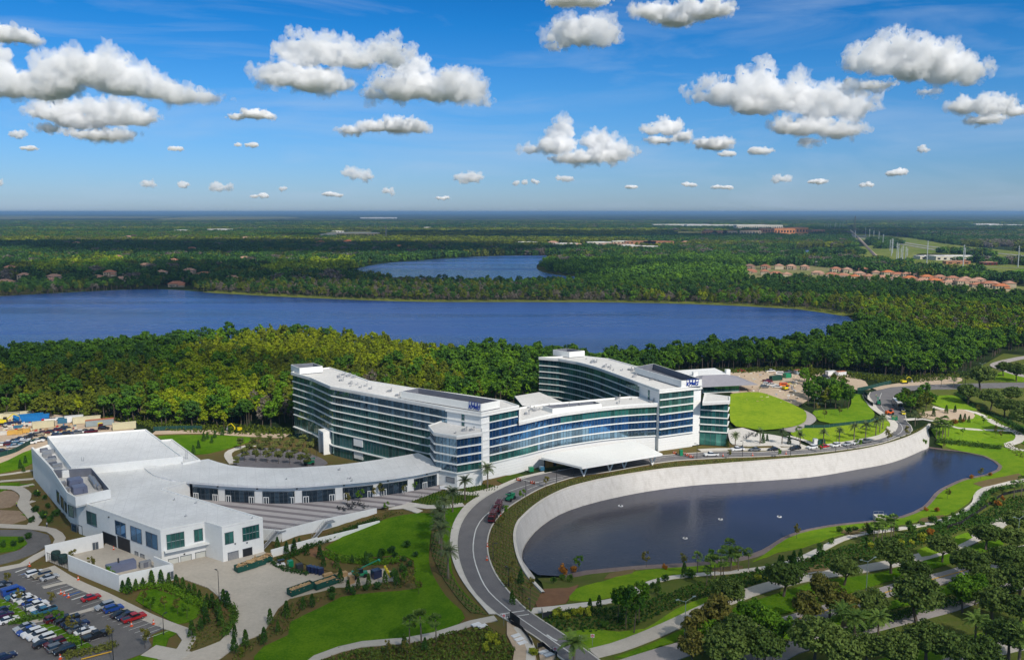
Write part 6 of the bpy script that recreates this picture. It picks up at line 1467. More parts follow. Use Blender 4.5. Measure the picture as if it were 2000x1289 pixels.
def car_meshes(kind, col):
    k = (kind, col)
    if k in CARM: return CARM[k]
    p = PAINT[col]; b, g = MB(), MB()
    if kind == 'saloon':
        prof(b, [(-2.3, .3), (-2.36, .78), (-1.7, .98), (1.0, .98), (2.05, .84), (2.34, .6), (2.3, .3)], .9, .84, .6); prof(g, [(-1.75, .97), (-1.05, 1.40), (.25, 1.40), (1.1, .97)], .80, .62, .97); prof(b, [(-1.05, 1.38), (-.9, 1.46), (.15, 1.46), (.27, 1.38)], .62, .58, 1.38); wb = 1.4
    elif kind == 'suv':
        prof(b, [(-2.3, .35), (-2.36, 1.0), (-2.2, 1.12), (1.05, 1.12), (2.1, 1.0), (2.34, .7), (2.3, .35)], .95, .92, .8); prof(g, [(-2.2, 1.1), (-1.95, 1.62), (.4, 1.62), (1.15, 1.1)], .88, .72, 1.1); prof(b, [(-2.0, 1.6), (-1.85, 1.72), (.25, 1.72), (.42, 1.6)], .72, .66, 1.6); wb = 1.4
    elif kind == 'pickup':
        prof(b, [(-2.8, .45), (-2.85, 1.1), (-.7, 1.12), (1.5, 1.15), (2.6, 1.08), (2.85, .8), (2.8, .45)], .97, .95, .9); prof(g, [(-.75, 1.1), (-.6, 1.7), (.8, 1.7), (1.5, 1.12)], .90, .76, 1.1); prof(b, [(-.65, 1.68), (-.5, 1.8), (.7, 1.8), (.85, 1.68)], .77, .70, 1.68)
        b.box((-1.8, 0, 1.06), (1.9, 1.5, .08), 0, 1); wb = 1.75
    else:   # van
        prof(b, [(-2.7, .4), (-2.75, 1.9), (-2.6, 2.15), (1.3, 2.15), (1.9, 1.35), (2.6, 1.05), (2.7, .4)], .98, .86, 1.6); prof(g, [(1.28, 1.4), (1.28, 2.05), (1.38, 2.05), (1.9, 1.4)], .97, .84, 1.4)
        for s in (-1, 1): g.box((-.4, s * .95, 1.35), (3.0, .06, .45), 0)
        wb = 1.75
    bm_ = b.mesh('body', [p, glassc]); gm = g.mesh('windows', glassc); ws = []
    for x in (-wb, wb):
        for s in (-1, 1):
            w = MB(); w.tube((x, s * .70, .36), (x, s * .97, .36), .36, .36, 12); w.tube((x, s * .96, .36), (x, s * .985, .36), .2, .2, 8, 1); ws.append(w.mesh('wheel', [tyrem, rimm]))
    L = {'saloon': 2.3, 'suv': 2.3, 'pickup': 2.8, 'van': 2.66}[kind]; lm = []
    for x, m, nm in ((L, lampm, 'headlight'), (-L, tailm, 'tail_light')):
        for s in (-1, 1):
            q = MB(); q.box((x, s * .68, .62 if kind != 'van' else .75), (.12, .34, .18)); lm.append((nm, q.mesh(nm, m)))
    CARM[k] = (bm_, gm, ws, lm); return CARM[k]
KN = {'saloon': 'saloon car', 'suv': 'estate car', 'pickup': 'pickup truck', 'van': 'van'}
def car(px, py, col, kind, ang, label, group, cat=None, s=1.0, z=.1, xy=None):
    x, y = xy or T(px, py); t = thing({'saloon': 'parked_car', 'suv': 'parked_suv', 'pickup': 'pickup_truck', 'van': 'van'}[kind], label, cat or {'pickup': 'pickup', 'van': 'van'}.get(kind, 'car'), (x, y, h(x, y) + z), ang, group)
    t.scale = (s,) * 3; bm_, gm, ws, lm = car_meshes(kind, col)
    for nm, me in [('body', bm_), ('windows', gm)] + [('wheel', w) for w in ws] + lm:
        o = bpy.data.objects.new(nm, me); COL.objects.link(o); o.parent = t
    return t
ANG = math.atan2(PK.y, PK.x)
ROWS = {
 'in the front row by the courtyard wall': [(69,1124,'white','suv',0),(83,1127,'tan','suv',0),(97,1131,'silver','saloon',0)],
 'in the row under the grassy bank': [(178,1171,'red','saloon',0),(205,1188,'silver','suv',0),(222,1193,'blue','suv',0),(236,1203,'black','saloon',0),(247,1207,'navy','saloon',0),(262,1211,'red','pickup',0)],
 'in the upper row of the first grass island': [(26,1160,'blue','van',0),(30,1169,'teal','suv',0),(43,1171,'white','suv',0),(53,1176,'white','saloon',0),(63,1181,'blue','saloon',0),(71,1187,'white','pickup',0),(79,1192,'white','saloon',0),(87,1198,'teal','pickup',0)],
 'at the left edge of the car park': [(4,1146,'black','saloon',0),(4,1153,'grey','suv',0),(3,1197,'navy','saloon',0),(6,1205,'purple','saloon',0),(17,1215,'white','saloon',0)],
 'in the row above the second grass island': [(107,1213,'maroon','suv',0),(131,1214,'black','pickup',0),(139,1221,'navy','saloon',0),(150,1226,'navy','pickup',0),(166,1237,'white','saloon',0),(187,1246,'black','pickup',0),(152,1232,'grey','saloon',0)],
 'in the row below the second grass island': [(48,1229,'silver','saloon',0),(54,1236,'blue','saloon',0),(63,1241,'white','suv',0),(74,1246,'white','suv',0),(87,1252,'white','suv',0),(86,1261,'black','saloon',0),(107,1261,'maroon','suv',0),(114,1269,'grey','suv',0),(126,1274,'black','suv',0),(10,1287,'navy','saloon',0)]}
for w, L in ROWS.items():
    for i, (px, py, c, k, a) in enumerate(L):
        car(px, py, c, k, ANG + rnd.uniform(-.04, .04) + (math.pi if rnd.random() < .4 else 0), '%s %s %s, %s in that row' % (c, KN[k], w, nth(i)), 'cars in the car park')
rd = lambda a, b: math.atan2(T(*b)[1] - T(*a)[1], T(*b)[0] - T(*a)[0])
for i, (px, py, c, k) in enumerate([(1440,880.5,'white','pickup'),(1474,880.5,'grey','saloon'),(1511,880,'black','saloon'),(1553,878.5,'black','suv'),(1586,876.5,'white','suv'),(1608,874.5,'red','saloon'),(1631,872.5,'white','suv'),(1654,870,'silver','saloon'),(1672,867.5,'white','saloon'),(1692,864.5,'grey','pickup')]):
    car(px, py, c, k, rd((px - 12, py + 1 + i * .15), (px + 12, py - 1 - i * .2)) + math.pi, '%s %s parked on the road above the pond, %s from the left' % (c, KN[k], nth(i)), 'cars parked along the road')
car(1389, 891, 'white', 'pickup', math.pi + .1, 'white pickup truck driving on the road beside the entrance canopy', 'moving cars'); car(1763, 802.5, 'navy', 'saloon', rd((1763, 800), (1770, 810)), 'dark blue saloon car just behind the parked coach', 'cars by the coach'); car(1764, 809, 'yellow', 'saloon', rd((1763, 800), (1770, 810)), 'bright yellow car behind the parked coach', 'cars by the coach')
# construction yard cars
def Z_(x, y): return (x * .17065, 780 + y * .17065)
YA = math.radians(20)
YL = [(35,525,'white'),(90,510,'white'),(110,522,'maroon'),(165,482,'black'),(235,458,'navy'),(312,445,'black'),(370,420,'black'),(440,408,'tan'),(200,520,'teal'),(165,548,'silver'),(250,488,'white'),(285,500,'white'),(330,492,'white'),(355,505,'white'),(420,485,'white'),(448,480,'white'),(490,468,'black'),(510,392,'maroon'),(565,380,'black'),(635,365,'maroon'),(700,352,'navy'),(752,340,'black'),(655,418,'navy'),(735,405,'black'),(790,400,'navy'),(870,390,'grey'),(935,382,'white'),(985,370,'black'),(1045,378,'maroon'),(30,605,'black'),(1190,340,'black')]
for i, (x, y, c) in enumerate(sorted(YL)):
    px, py = Z_(x, y + 6); car(px, py, c, ['suv', 'saloon', 'pickup'][i % 3], YA + rnd.uniform(-.15, .15), '%s %s on the dirt lot of the construction yard, %s from the left there' % (c, KN[['suv', 'saloon', 'pickup'][i % 3]], nth(i)), 'cars on the dirt lot')
SL = [(1448,726,'red','saloon'),(1505,727,'white','pickup'),(1525,733,'white','van'),(1499,746,'maroon','pickup'),(1502,750,'red','suv'),(1498,752,'white','suv'),(1507,754,'white','pickup'),(1518,758,'white','pickup'),(1493,758,'grey','suv'),(1540,729,'grey','pickup'),(1622,742,'silver','saloon'),(1613,738,'black','suv'),(1532,755,'orange','van')]
for i, (px, py, c, k) in enumerate(sorted(SL)):
    car(px, py, c, k, rnd.uniform(-.4, .4), '%s %s on the building site beyond the clubhouse, %s from the left there' % (c, KN[k], nth(i)), 'vehicles on the building site')

def thingparts(name, label, cat, px, py, ang, parts, group=None, z=.1, xy=None, s=1.0):
    """parts: (part name, material, builder(MB))"""
    x, y = xy or T(px, py); t = thing(name, label, cat, (x, y, h(x, y) + z), ang, group); t.scale = (s,) * 3
    for nm, m, fn in parts:
        mb = MB(); fn(mb); o = bpy.data.objects.new(nm, mb.mesh(nm, m)); COL.objects.link(o); o.parent = t
    return t
# coach
def coach():
    def body(mb): prof(mb, [(-6, .5), (-6, 3.2), (-5.7, 3.45), (5.8, 3.45), (6.05, 3.1), (6.1, .5)], 1.25, 1.2, 3.0)
    def win(mb):
        for s in (-1, 1): mb.box((0, s * 1.245, 1.7), (11, .06, 1.2))
        mb.box((6.08, 0, 1.5), (.06, 2.2, 1.6))
    def wh(x, s): return lambda mb: mb.tube((x, s * .9, .5), (x, s * 1.28, .5), .5, .5, 12)
    thingparts('coach', 'long dark coach with a white roof parked beside the thicket', 'coach', 1752, 796, rd((1745, 788), (1760, 803)), [('body', PAINT['grey'], body), ('roof', PAINT['white'], lambda mb: mb.box((0, 0, 3.46), (11.4, 2.2, .12))), ('windows', glassc, win)] + [('wheel', tyrem, wh(x, s)) for x in (-3.8, 4) for s in (-1, 1)])
coach()
# lift trucks on the drive
def lift_truck(px, py, ang, label):
    def fr(mb): mb.box((0, 0, .6), (6.4, 2.1, .35))
    def cab(mb): mb.box((2.6, 0, .7), (1.5, 2.1, 1.7), taper=.9)
    def arms(mb):
        for s in (-.7, .7):
            for k in range(3):
                z = .95 + k * .55
                mb.tube((-2.6, s, z), (1.4, s, z + .5), .09, n=4); mb.tube((-2.6, s, z + .5), (1.4, s, z), .09, n=4)
        mb.box((-.6, 0, 2.7), (4.4, 1.9, .15))
    def rail(mb):
        for x in (-2.7, -.6, 1.5):
            for s in (-.9, .9): mb.tube((x, s, 2.8), (x, s, 3.7), .04, n=4)
        for s in (-.9, .9): mb.tube((-2.7, s, 3.7), (1.5, s, 3.7), .04, n=4)
    thingparts('lift_truck', label, 'truck', px, py, ang, [('frame', polem, fr), ('cab', PAINT['maroon'], cab), ('windscreen', glassc, lambda mb: mb.box((3.38, 0, 1.4), (.06, 1.8, .7))), ('scissor_lift', PAINT['maroon'], arms), ('railing', metal, rail)] + [('wheel', tyrem, (lambda x, s: lambda mb: mb.tube((x, s * .7, .45), (x, s * 1.08, .45), .45, .45, 10))(x, s)) for x in (-2, 2.2) for s in (-1, 1)], 'lift trucks on the drive')
lift_truck(963, 1016, rd((975, 995), (958, 1025)), 'dark red lift truck parked on the drive, the nearer of the two'); lift_truck(974, 997, rd((985, 980), (968, 1005)), 'dark red lift truck parked on the drive, right behind the nearer one')
def telehandler(px, py, ang, label, col='green', boom=1.0):
    def body(mb): mb.box((0, 0, .7), (4.2, 1.5, .9), taper=.95); mb.box((-1.6, 0, 1.5), (1.2, 1.4, .5))
    def cab(mb): mb.box((.2, -.35, 1.5), (1.3, .9, 1.1), taper=.85)
    def arm(mb): mb.tube((-1.8, .45, 1.7), (2.6 * boom, .45, 1.7 + 1.2 * boom), .22, .16, 4); mb.box((2.6 * boom + .2, .3, 1.5 + 1.2 * boom), (.5, 1.4, .3))
    thingparts('telehandler', label, 'construction machine', px, py, ang, [('body', PAINT[col], body), ('cab', glassc, cab), ('boom', PAINT[col], arm)] + [('wheel', tyrem, (lambda x, s: lambda mb: mb.tube((x, s * .6, .6), (x, s * 1.05, .6), .6, .6, 12))(x, s)) for x in (-1.4, 1.4) for s in (-1, 1)])
telehandler(997, 977, rd((1010, 968), (985, 985)), 'green telehandler stopped on the drive behind the two red lift trucks'); telehandler(1716, 790, 1.2, 'green telehandler on the road opposite the parked coach'); telehandler(1737, 810, .4, 'orange loader at the palm end of the road bend', 'orange', .6); telehandler(604, 908, .2, 'green machine in the court by the glass front of the hotel', 'green', .7)
def excavator(px, py, ang, label, s=1.0):
    def tracks(mb):
        for q in (-1, 1): mb.box((0, q * 1.05, 0), (3.6, .5, .75), taper=.9)
    thingparts('excavator', label, 'excavator', px, py, ang, [('tracks', tyrem, tracks), ('body', PAINT['yellow'], lambda mb: mb.box((-.3, 0, .8), (2.8, 2.3, 1.1), taper=.93)), ('cab', glassc, lambda mb: mb.box((.6, -.6, 1.5), (1.2, .95, 1.25), taper=.88)),
        ('boom', PAINT['yellow'], lambda mb: (mb.tube((.8, .3, 1.6), (3.0, .3, 3.6), .24, .2, 4), mb.tube((3.0, .3, 3.6), (5.0, .3, 2.6), .2, .15, 4))), ('bucket', metal, lambda mb: (mb.tube((5.0, .3, 2.6), (5.3, .3, 1.2), .13, .12, 4), mb.box((5.3, .3, .5), (.8, .9, .8), taper=.7)))], 'yellow excavators', s=s)
excavator(464, 843, 2.8, 'yellow digger on the dirt track behind the court grove'); excavator(8, 829, .3, 'yellow excavator at the left edge of the construction yard', 1.3); excavator(1534, 762, .5, 'yellow digger on the bare ground of the building site'); excavator(1765, 749, .2, 'yellow digger on the dirt bank by the far road')
# containers, trailers and site huts
def container(px, py, L, Wd, Hh, m, ang, label, name='shipping_container', roof=None, cat='container'):
    def ribs(mb):
        mb.box((0, 0, .15), (L, Wd, Hh - .15)); n = int(L / .6)
        for k in range(n):
            for s in (-1, 1): mb.box((-L / 2 + (k + .5) * L / n, s * Wd / 2, .3), (.25, .08, Hh - .5))
    thingparts(name, label, cat, px, py, ang, [('body', m, ribs), ('roof', roof or m, lambda mb: mb.box((0, 0, Hh), (L + .1, Wd + .1, .1))), ('door', roof or m, lambda mb: (mb.box((L / 2 + .03, -Wd / 4, .25), (.07, Wd / 2 - .1, Hh - .5)), mb.box((L / 2 + .03, Wd / 4, .25), (.07, Wd / 2 - .1, Hh - .5)))), ('corner_posts', polem, lambda mb: [mb.box((sx * L / 2, sy * Wd / 2, 0), (.15, .15, Hh)) for sx in (-1, 1) for sy in (-1, 1)])], 'containers and site huts')
cream = M('cream_paint', (0.62, 0.56, 0.36), (0.5, 0.45, 0.3), .6); cblue = M('container_blue', (0.01, 0.17, 0.45), (0.01, 0.13, 0.36), .5); cgrey = M('container_grey', (0.28, 0.33, 0.34), (.22, .26, .27), .6); corg = M('rusty_roof', (0.45, 0.16, 0.08), (.35, .12, .06), .7)
CA = math.radians(24)
for x, y, L, m, lb, rf, nm in ((60,235,12.5,cream,'long cream site office at the left end of the yard',None,'site_office'),(210,215,12,cream,'cream site office behind the blue containers',None,'site_office'),(330,240,12.5,cblue,'blue shipping container, the farther of the two blue ones',None,'shipping_container'),(400,250,12.5,cblue,'blue shipping container, the nearer of the two blue ones',None,'shipping_container'),
        (500,325,9,cream,'cream hut with a dark doorway beside the parked dark cars',None,'site_office'),(850,258,8,PAINT['white'],'white trailer in the middle of the yard',None,'trailer'),(995,270,12,cream,'long cream container next to the white trailer',None,'shipping_container'),(1145,300,12,cgrey,'grey container with a rusty red roof edge',corg,'shipping_container'),(1425,340,10,cream,'cream container nearest the big hall',None,'shipping_container')):
    px, py = Z_(x, y); container(px, py, L, 2.7, 2.9, m, CA, lb, nm, rf)
for px, py, L, m, rf, lb in ((1642,734,6,PAINT['white'],corg,'white hut with an orange roof at the forest edge'),(1622,733,6,PAINT['white'],None,'white hut without a coloured roof at the forest edge'),(1558,731,4,cgrey,corg,'small grey hut with an orange roof on the building site'),(1537,738,4,PAINT['green'],None,'green container on the building site'),(1515,743,7,M('bin_green', (.01,.06,.04)),None,'dark green waste container on the building site')):
    container(px, py, L, 2.6, 2.5, m, .35, lb, 'site_hut', rf)
# skips full of timber
wood = M('scrap_timber', (0.50, 0.34, 0.17), (0.34, 0.22, 0.11), .8, island=.8); bing = M('skip_green', (0.012, 0.085, 0.06), (0.01, 0.06, 0.045), .6)
def skip(px, py, L, ang, label, col=bing, heap=1.0, seed=1):
    r = random.Random(seed)
    def tub(mb):
        for s in (-1, 1): mb.box((0, s * 1.15, .2), (L, .1, 1.6)); mb.box((s * L / 2, 0, .2), (.1, 2.4, 1.6))
        mb.box((0, 0, .15), (L, 2.3, .1))
        for k in range(int(L / .9)): mb.box((-L / 2 + .45 + k * .9, -1.22, .2), (.14, .1, 1.5)); mb.box((-L / 2 + .45 + k * .9, 1.22, .2), (.14, .1, 1.5))
    def rub(mb):
        for k in range(60):
            a = r.random() * 6.3; mb.box((r.uniform(-L / 2.3, L / 2.3), r.uniform(-.9, .9), 1.1 + r.random() * .9 * heap), (r.uniform(.4, 2.0), r.uniform(.1, .5), r.uniform(.06, .25)), a)
        mb.box((0, 0, .6), (L * .94, 2.2, .9), taper=.9)
    thingparts('skip', label, 'skip', px, py, ang, [('tub', col, tub), ('debris', wood, rub)], 'green skips full of building waste')
WA = math.atan2(HA[1] - HB[1], HA[0] - HB[0])
skip(481, 1112, 6, WA + .1, 'green skip heaped with timber by the hall doors, the left one', seed=2); skip(498, 1106, 5.5, WA + .1, 'green skip heaped with timber by the hall doors, the middle one', seed=3); skip(513, 1099, 5, WA + .1, 'green skip heaped with timber by the hall doors, the right one', seed=4)
skip(588, 1156, 7, WA + .15, 'long green skip at the planted edge of the yard, the left one', heap=.5, seed=5); skip(636, 1144, 7, WA + .1, 'long green skip at the planted edge of the yard, the right one', heap=.4, seed=6); skip(1747, 820, 3, 1.2, 'small green skip at the road bend by the palms', PAINT['green'], .3, 7)
telehandler(703, 1128, .35, 'green boom lift with its arm raised at the end of the service yard', 'green', 2.0)
def crate(px, py, d, m, label, name='crate', ang=WA, cat='crate', n=1):
    def f(mb):
        mb.box((0, 0, .12), d)
        for s in (-1, 1): mb.box((0, s * d[1] / 2, .1), (d[0] * 1.02, .06, .15)); mb.box((0, s * d[1] / 2, d[2] - .1), (d[0] * 1.02, .06, .15))
        for k in (-.4, 0, .4): mb.box((k * d[0], 0, 0), (.12, d[1], .14))
    thingparts(name, label, cat, px, py, ang, [('body', m, f), ('lid', m, lambda mb: mb.box((0, 0, d[2] + .12), (d[0] * .98, d[1] * .98, .06)))])
crate(666, 1128, (3.6, 1.4, 1.2), wood, 'timber crate in the service yard by the low white wall'); crate(686, 1139, (1.5, 1.4, 1.9), wood, 'tall timber crate beside the long right skip'); crate(640, 1125, (2.6, 1.2, .6), wood, 'flat timber stack left of the timber crate', 'timber_stack', cat='timber stack')
for i in range(4): crate(605 + i * 7, 1117 + i * 1.6, (1.5, 1.2, 1.7), PAINT['navy'], 'dark blue bin in the row along the yard wall, %s from the left' % nth(i), 'waste_bin', cat='bin')
crate(735, 1128, (2.4, 2.0, 2.1), PAINT['navy'], 'dark blue cabin at the far end of the service yard', 'cabin', cat='cabin'); crate(567, 1107, (1.4, 1.4, 1.7), PAINT['green'], 'green bin beside the row of dark blue bins', 'waste_bin', cat='bin'); crate(585, 1113, (1.8, 1.4, 1.6), polem, 'black bin between the green and the blue bins', 'waste_bin', cat='bin')
for i in range(5): crate(752 + i * 2.6, 1111 + i * 4.2, (.5, .5, .7), PAINT['yellow'], 'yellow barrier block at the end of the yard, %s from the top' % nth(i), 'barrier_block', cat='barrier')
for x, y, d, m, lb in ((175,400,(6,2.5,1.6),M('plywood',(.62,.36,.08)),'stack of orange plywood in the construction yard, the left one'),(275,385,(5,2.5,1.6),MATS['plywood'],'stack of orange plywood in the construction yard, the right one'),(150,285,(7,2,1.2),PAINT['navy'],'dark blue pallet load near the yellow excavator'),(380,225,(1.6,1.4,1.8),cream,'cream box in front of the blue containers'),(620,240,(8,3,1.0),PAINT['white'],'white heap of boards behind the cars'),(720,270,(4,3,2.2),PAINT['teal'],'teal machine crate between the boards and the white trailer'),(560,245,(6,2,1),PAINT['red'],'red and white load behind the cream hut'),(210,325,(4,2,.8),PAINT['teal'],'teal covered pallet in the yard'),(1150,305,(2,2,1.5),PAINT['yellow'],'bright yellow machine cover at the cars end of the yard'),(1155,330,(2,2,1.8),PAINT['maroon'],'maroon tank by the grey container'),(60,400,(7,4,.9),concw,'grey pile of slabs at the left edge of the yard'),(330,300,(4,2.4,.8),concw,'grey pile of slabs beside the cream hut'),(420,300,(3,2.4,.8),metal,'grey metal stack beside the cream hut')):
    px, py = Z_(x, y); crate(px, py, d, m, lb, 'material_stack', YA, 'stack')
rr_ = random.Random(3)
def site_rubble(name, box, n, mats, label, seed, zz=.1):
    r = random.Random(seed); mb = MB()
    for k in range(n):
        px, py = r.uniform(box[0], box[2]), r.uniform(box[1], box[3]); x, y = T(px, py); mb.box((x, y, h(x, y) + zz), (r.uniform(.3, 2.2), r.uniform(.3, 1.2), r.uniform(.1, .8)), r.random() * 3, r.randrange(len(mats)), .8)
    tag(mb.build(name, mats), label, None, None, 'stuff')
site_rubble('rubble', (0, 815, 150, 850), 260, [concw, wood, PAINT['silver'], PAINT['teal'], cream, polem, PAINT['red']], 'scattered building materials and rubble over the construction yard', 4)
site_rubble('rubble', (1440, 728, 1600, 790), 150, [concw, wood, dirt, cream, PAINT['silver']], 'scattered materials over the building site', 5)
# golf carts
def cart(px, py, ang, label):
    thingparts('golf_cart', label, 'golf cart', px, py, ang, [('body', PAINT['white'], lambda mb: mb.box((0, 0, .3), (2.3, 1.15, .55), taper=.92)), ('seat', polem, lambda mb: mb.box((-.3, 0, .85), (.5, 1.0, .4))), ('roof', PAINT['black'], lambda mb: mb.box((0, 0, 1.85), (1.9, 1.15, .07))), ('roof_posts', polem, lambda mb: [mb.tube((x, y, .8), (x, y, 1.85), .03, n=4) for x in (-.85, .85) for y in (-.5, .5)])] + [('wheel', tyrem, (lambda x, s: lambda mb: mb.tube((x, s * .45, .22), (x, s * .6, .22), .22, .22, 8))(x, s)) for x in (-.75, .75) for s in (-1, 1)])
cart(438, 1170, .9, 'black-roofed golf cart in the service yard by the lamp post'); cart(549, 1106, .5, 'golf cart near the row of waste bins'); cart(443, 1176, 1.4, 'second golf cart just below the one by the lamp post')
# lamp posts
def lamp(px, py, hh, label, arms=1, m=polem, name='lamp_post', grp='lamp posts', az=None):
    az = rnd.random() * 6 if az is None else az
    dirs = [az + 2 * math.pi * k / arms for k in range(arms)]
    parts = [('pole', m, lambda mb: mb.tube((0, 0, 0), (0, 0, hh), .11, .07, 6))]
    for a in dirs:
        L = .9 if arms == 1 else 2.2
        parts.append(('arm', m, (lambda a, L: lambda mb: mb.tube((0, 0, hh - .1), (L * math.cos(a), L * math.sin(a), hh + (.1 if arms == 1 else .7)), .05, n=5))(a, L)))
        parts.append(('lamp_head', m, (lambda a, L: lambda mb: mb.box((L * math.cos(a), L * math.sin(a), hh + (.02 if arms == 1 else .66)), (.8, .32, .14), a))(a, L)))
    thingparts(name, label, 'street lamp', px, py, 0, parts, grp)
LP = [(160,1262,7,'in the second grass island'),(52,1206,7,'in the first grass island'),(428,1165,7,'in the service yard'),(222,1295,7,'at the bottom of the car park'),(1027,970,5,'on the bed beside the telehandler'),(1087,944,5,'at the bend beside the canopy'),(1120,930,4,'on the bed nearest the canopy'),(1361,896,6,'beside the orange barriers'),(1450,892,6,'opposite the first white parked pickup'),(1544,890,6,'opposite the black parked car'),(1632,884,6,'opposite the white parked cars'),(963,1095,5,'in the row bed at the west bend of the drive'),(993,1146,5,'in the row bed at the lower drive'),(619,893,4,'by the portal of the glass front'),(1035,1190,3,'at the crossing below the bed'),(320,1240,5,'by the path bend under the yard')]
for px, py, hh, w in LP: lamp(px, py, hh, 'slim dark lamp post ' + w)
galv = M('galvanised_green', (.22, .28, .26), None, .5, .4)
for px, py, hh, w in ((1337,1258,10,'at the boulevard behind the junction sign lawn'),(1691,1168,9.5,'in the middle stretch of the boulevard'),(1986,1076,9.5,'at the east end of the boulevard'),(1917,742,9,'at the far north-east lane')): lamp(px, py, hh, 'tall grey-green double-armed street lamp ' + w, 2, galv, 'street_lamp', 'tall street lamps of the boulevard', .4)
# signs
signr = M('sign_red', (.55, .02, .03), None, .5); signw = M('sign_white', (.8, .8, .8), None, .5)
def sign(px, py, kind, label):
    def post(mb): mb.tube((0, 0, 0), (0, 0, 2.6), .05, n=5)
    az = math.atan2(-T(px, py)[1], -T(px, py)[0]) + math.pi / 2
    if kind == 'stop': pl = lambda mb: mb.tube((0, -.06, 2.5), (0, -.10, 2.5), .42, .42, 8)
    elif kind == 'noentry': pl = lambda mb: mb.box((0, -.08, 2.05), (.8, .05, .8))
    else: pl = lambda mb: mb.box((0, -.08, 1.9), (.6, .05, .9))
    parts = [('post', galv, post), ('plate', signr if kind == 'stop' else signw, pl)]
    if kind == 'noentry': parts += [('red_disc', signr, lambda mb: mb.tube((0, -.11, 2.45), (0, -.13, 2.45), .34, .34, 14)), ('white_bar', signw, lambda mb: mb.box((0, -.15, 2.39), (.48, .03, .12)))]
    thingparts('road_sign', label, 'sign', px, py, az, parts)
sign(1157, 1262, 'noentry', 'red and white no-entry sign on the lawn east of the junction'); sign(1134, 1264, 'plain', 'small white sign left of the no-entry sign on the lawn'); sign(1084, 1288, 'noentry', 'red and white no-entry sign in front of the drive at the bottom'); sign(984, 1222, 'noentry', 'red and white no-entry sign by the black gate')
# gate and silt fences
def screen_fence(pts, hh, m, label, name='screen_fence', cat='fence', post=True):
    P = smooth_line(TP(pts), 3); x0, y0 = P[0]; t = thing(name, label, cat, (x0, y0, h(x0, y0))); mb, pm = MB(), MB()
    for i in range(len(P) - 1):
        a, b = P[i], P[i + 1]; za, zb = h(*a) + .1, h(*b) + .1; d = Vector((b[0] - a[0], b[1] - a[1])).normalized() * .04
        for s in (-1, 1): mb.face([(a[0] - d.y * s, a[1] + d.x * s, za), (b[0] - d.y * s, b[1] + d.x * s, zb), (b[0] - d.y * s, b[1] + d.x * s, zb + hh), (a[0] - d.y * s, a[1] + d.x * s, za + hh)])
        if i % 1 == 0: pm.tube((a[0], a[1], za - .1), (a[0], a[1], za + hh + .12), .05, n=5)
    mb.build('screen', m, t); pm.build('posts', metal, t)
gscr = M('green_mesh_screen', (.012, .06, .045), (.01, .045, .035), .7); blk = M('black_fabric', (.012, .012, .013), None, .8)
screen_fence([(-30,902),(0,893),(30,884),(60,868),(86,860)], 2.0, gscr, 'green screened fence between the dirt lot and the lane'); screen_fence([(300,842),(345,840),(395,840)], 2.0, gscr, 'green screened fence behind the big hall')
screen_fence([(1663,766),(1675,770),(1690,772),(1694,780)], 2.0, gscr, 'green screened fence corner beside the round lawn'); screen_fence([(1674,765),(1690,762),(1718,755),(1740,750)], 2.0, gscr, 'green screened fence along the far road'); screen_fence([(1571,836),(1610,836),(1640,832),(1700,825),(1722,818)], 1.4, gscr, 'green screened fence between the two yellow-green lawns')
screen_fence([(2005,958),(1960,968),(1930,988),(1900,1008),(1880,1022),(1850,1032)], .9, blk, 'black silt fence curving beside the pond path'); screen_fence([(993,1210),(998,1220),(1018,1230),(1030,1245),(1040,1262)], 1.0, blk, 'black silt fence beside the small path at the gate'); screen_fence([(1050,1265),(1060,1262),(1075,1275),(1088,1282)], 1.0, blk, 'black silt fence round the pit beside the drive bottom')
screen_fence([(996,1208),(1015,1222)], 1.8, polem, 'black metal gate beside the drive crossing', 'gate', 'gate'); screen_fence([(1086,1145+58),(1060,1208),(1058,1196)], 1.4, polem, 'short dark fence at the end of the pond path')
screen_fence([(1705,794),(1690,782),(1686,772)], 1.6, blk, 'dark screened fence along the road kerb')
lawn([(990,1215),(1010,1222),(1030,1245),(1045,1275),(1050,1300),(1000,1300),(1005,1270),(990,1240)], sandm, .2, name='bare_soil'); path([(1010,1225),(1030,1250),(1038,1270),(1035,1300)], 2.0, concw, .26)
lawn([(1052,1268),(1062,1264),(1085,1280),(1080,1292),(1055,1292)], sandm, .2, name='bare_soil')
for i, (px, py) in enumerate([(1008,1243),(1014,1250),(1020,1257),(1062,1275),(1072,1280),(930,1221),(942,1224)]): crate(px, py, (2.2, 1.2, .15), signw, 'white slab lying on the sand by the junction, %s of the set' % nth(i), 'slab', .6, 'slab')
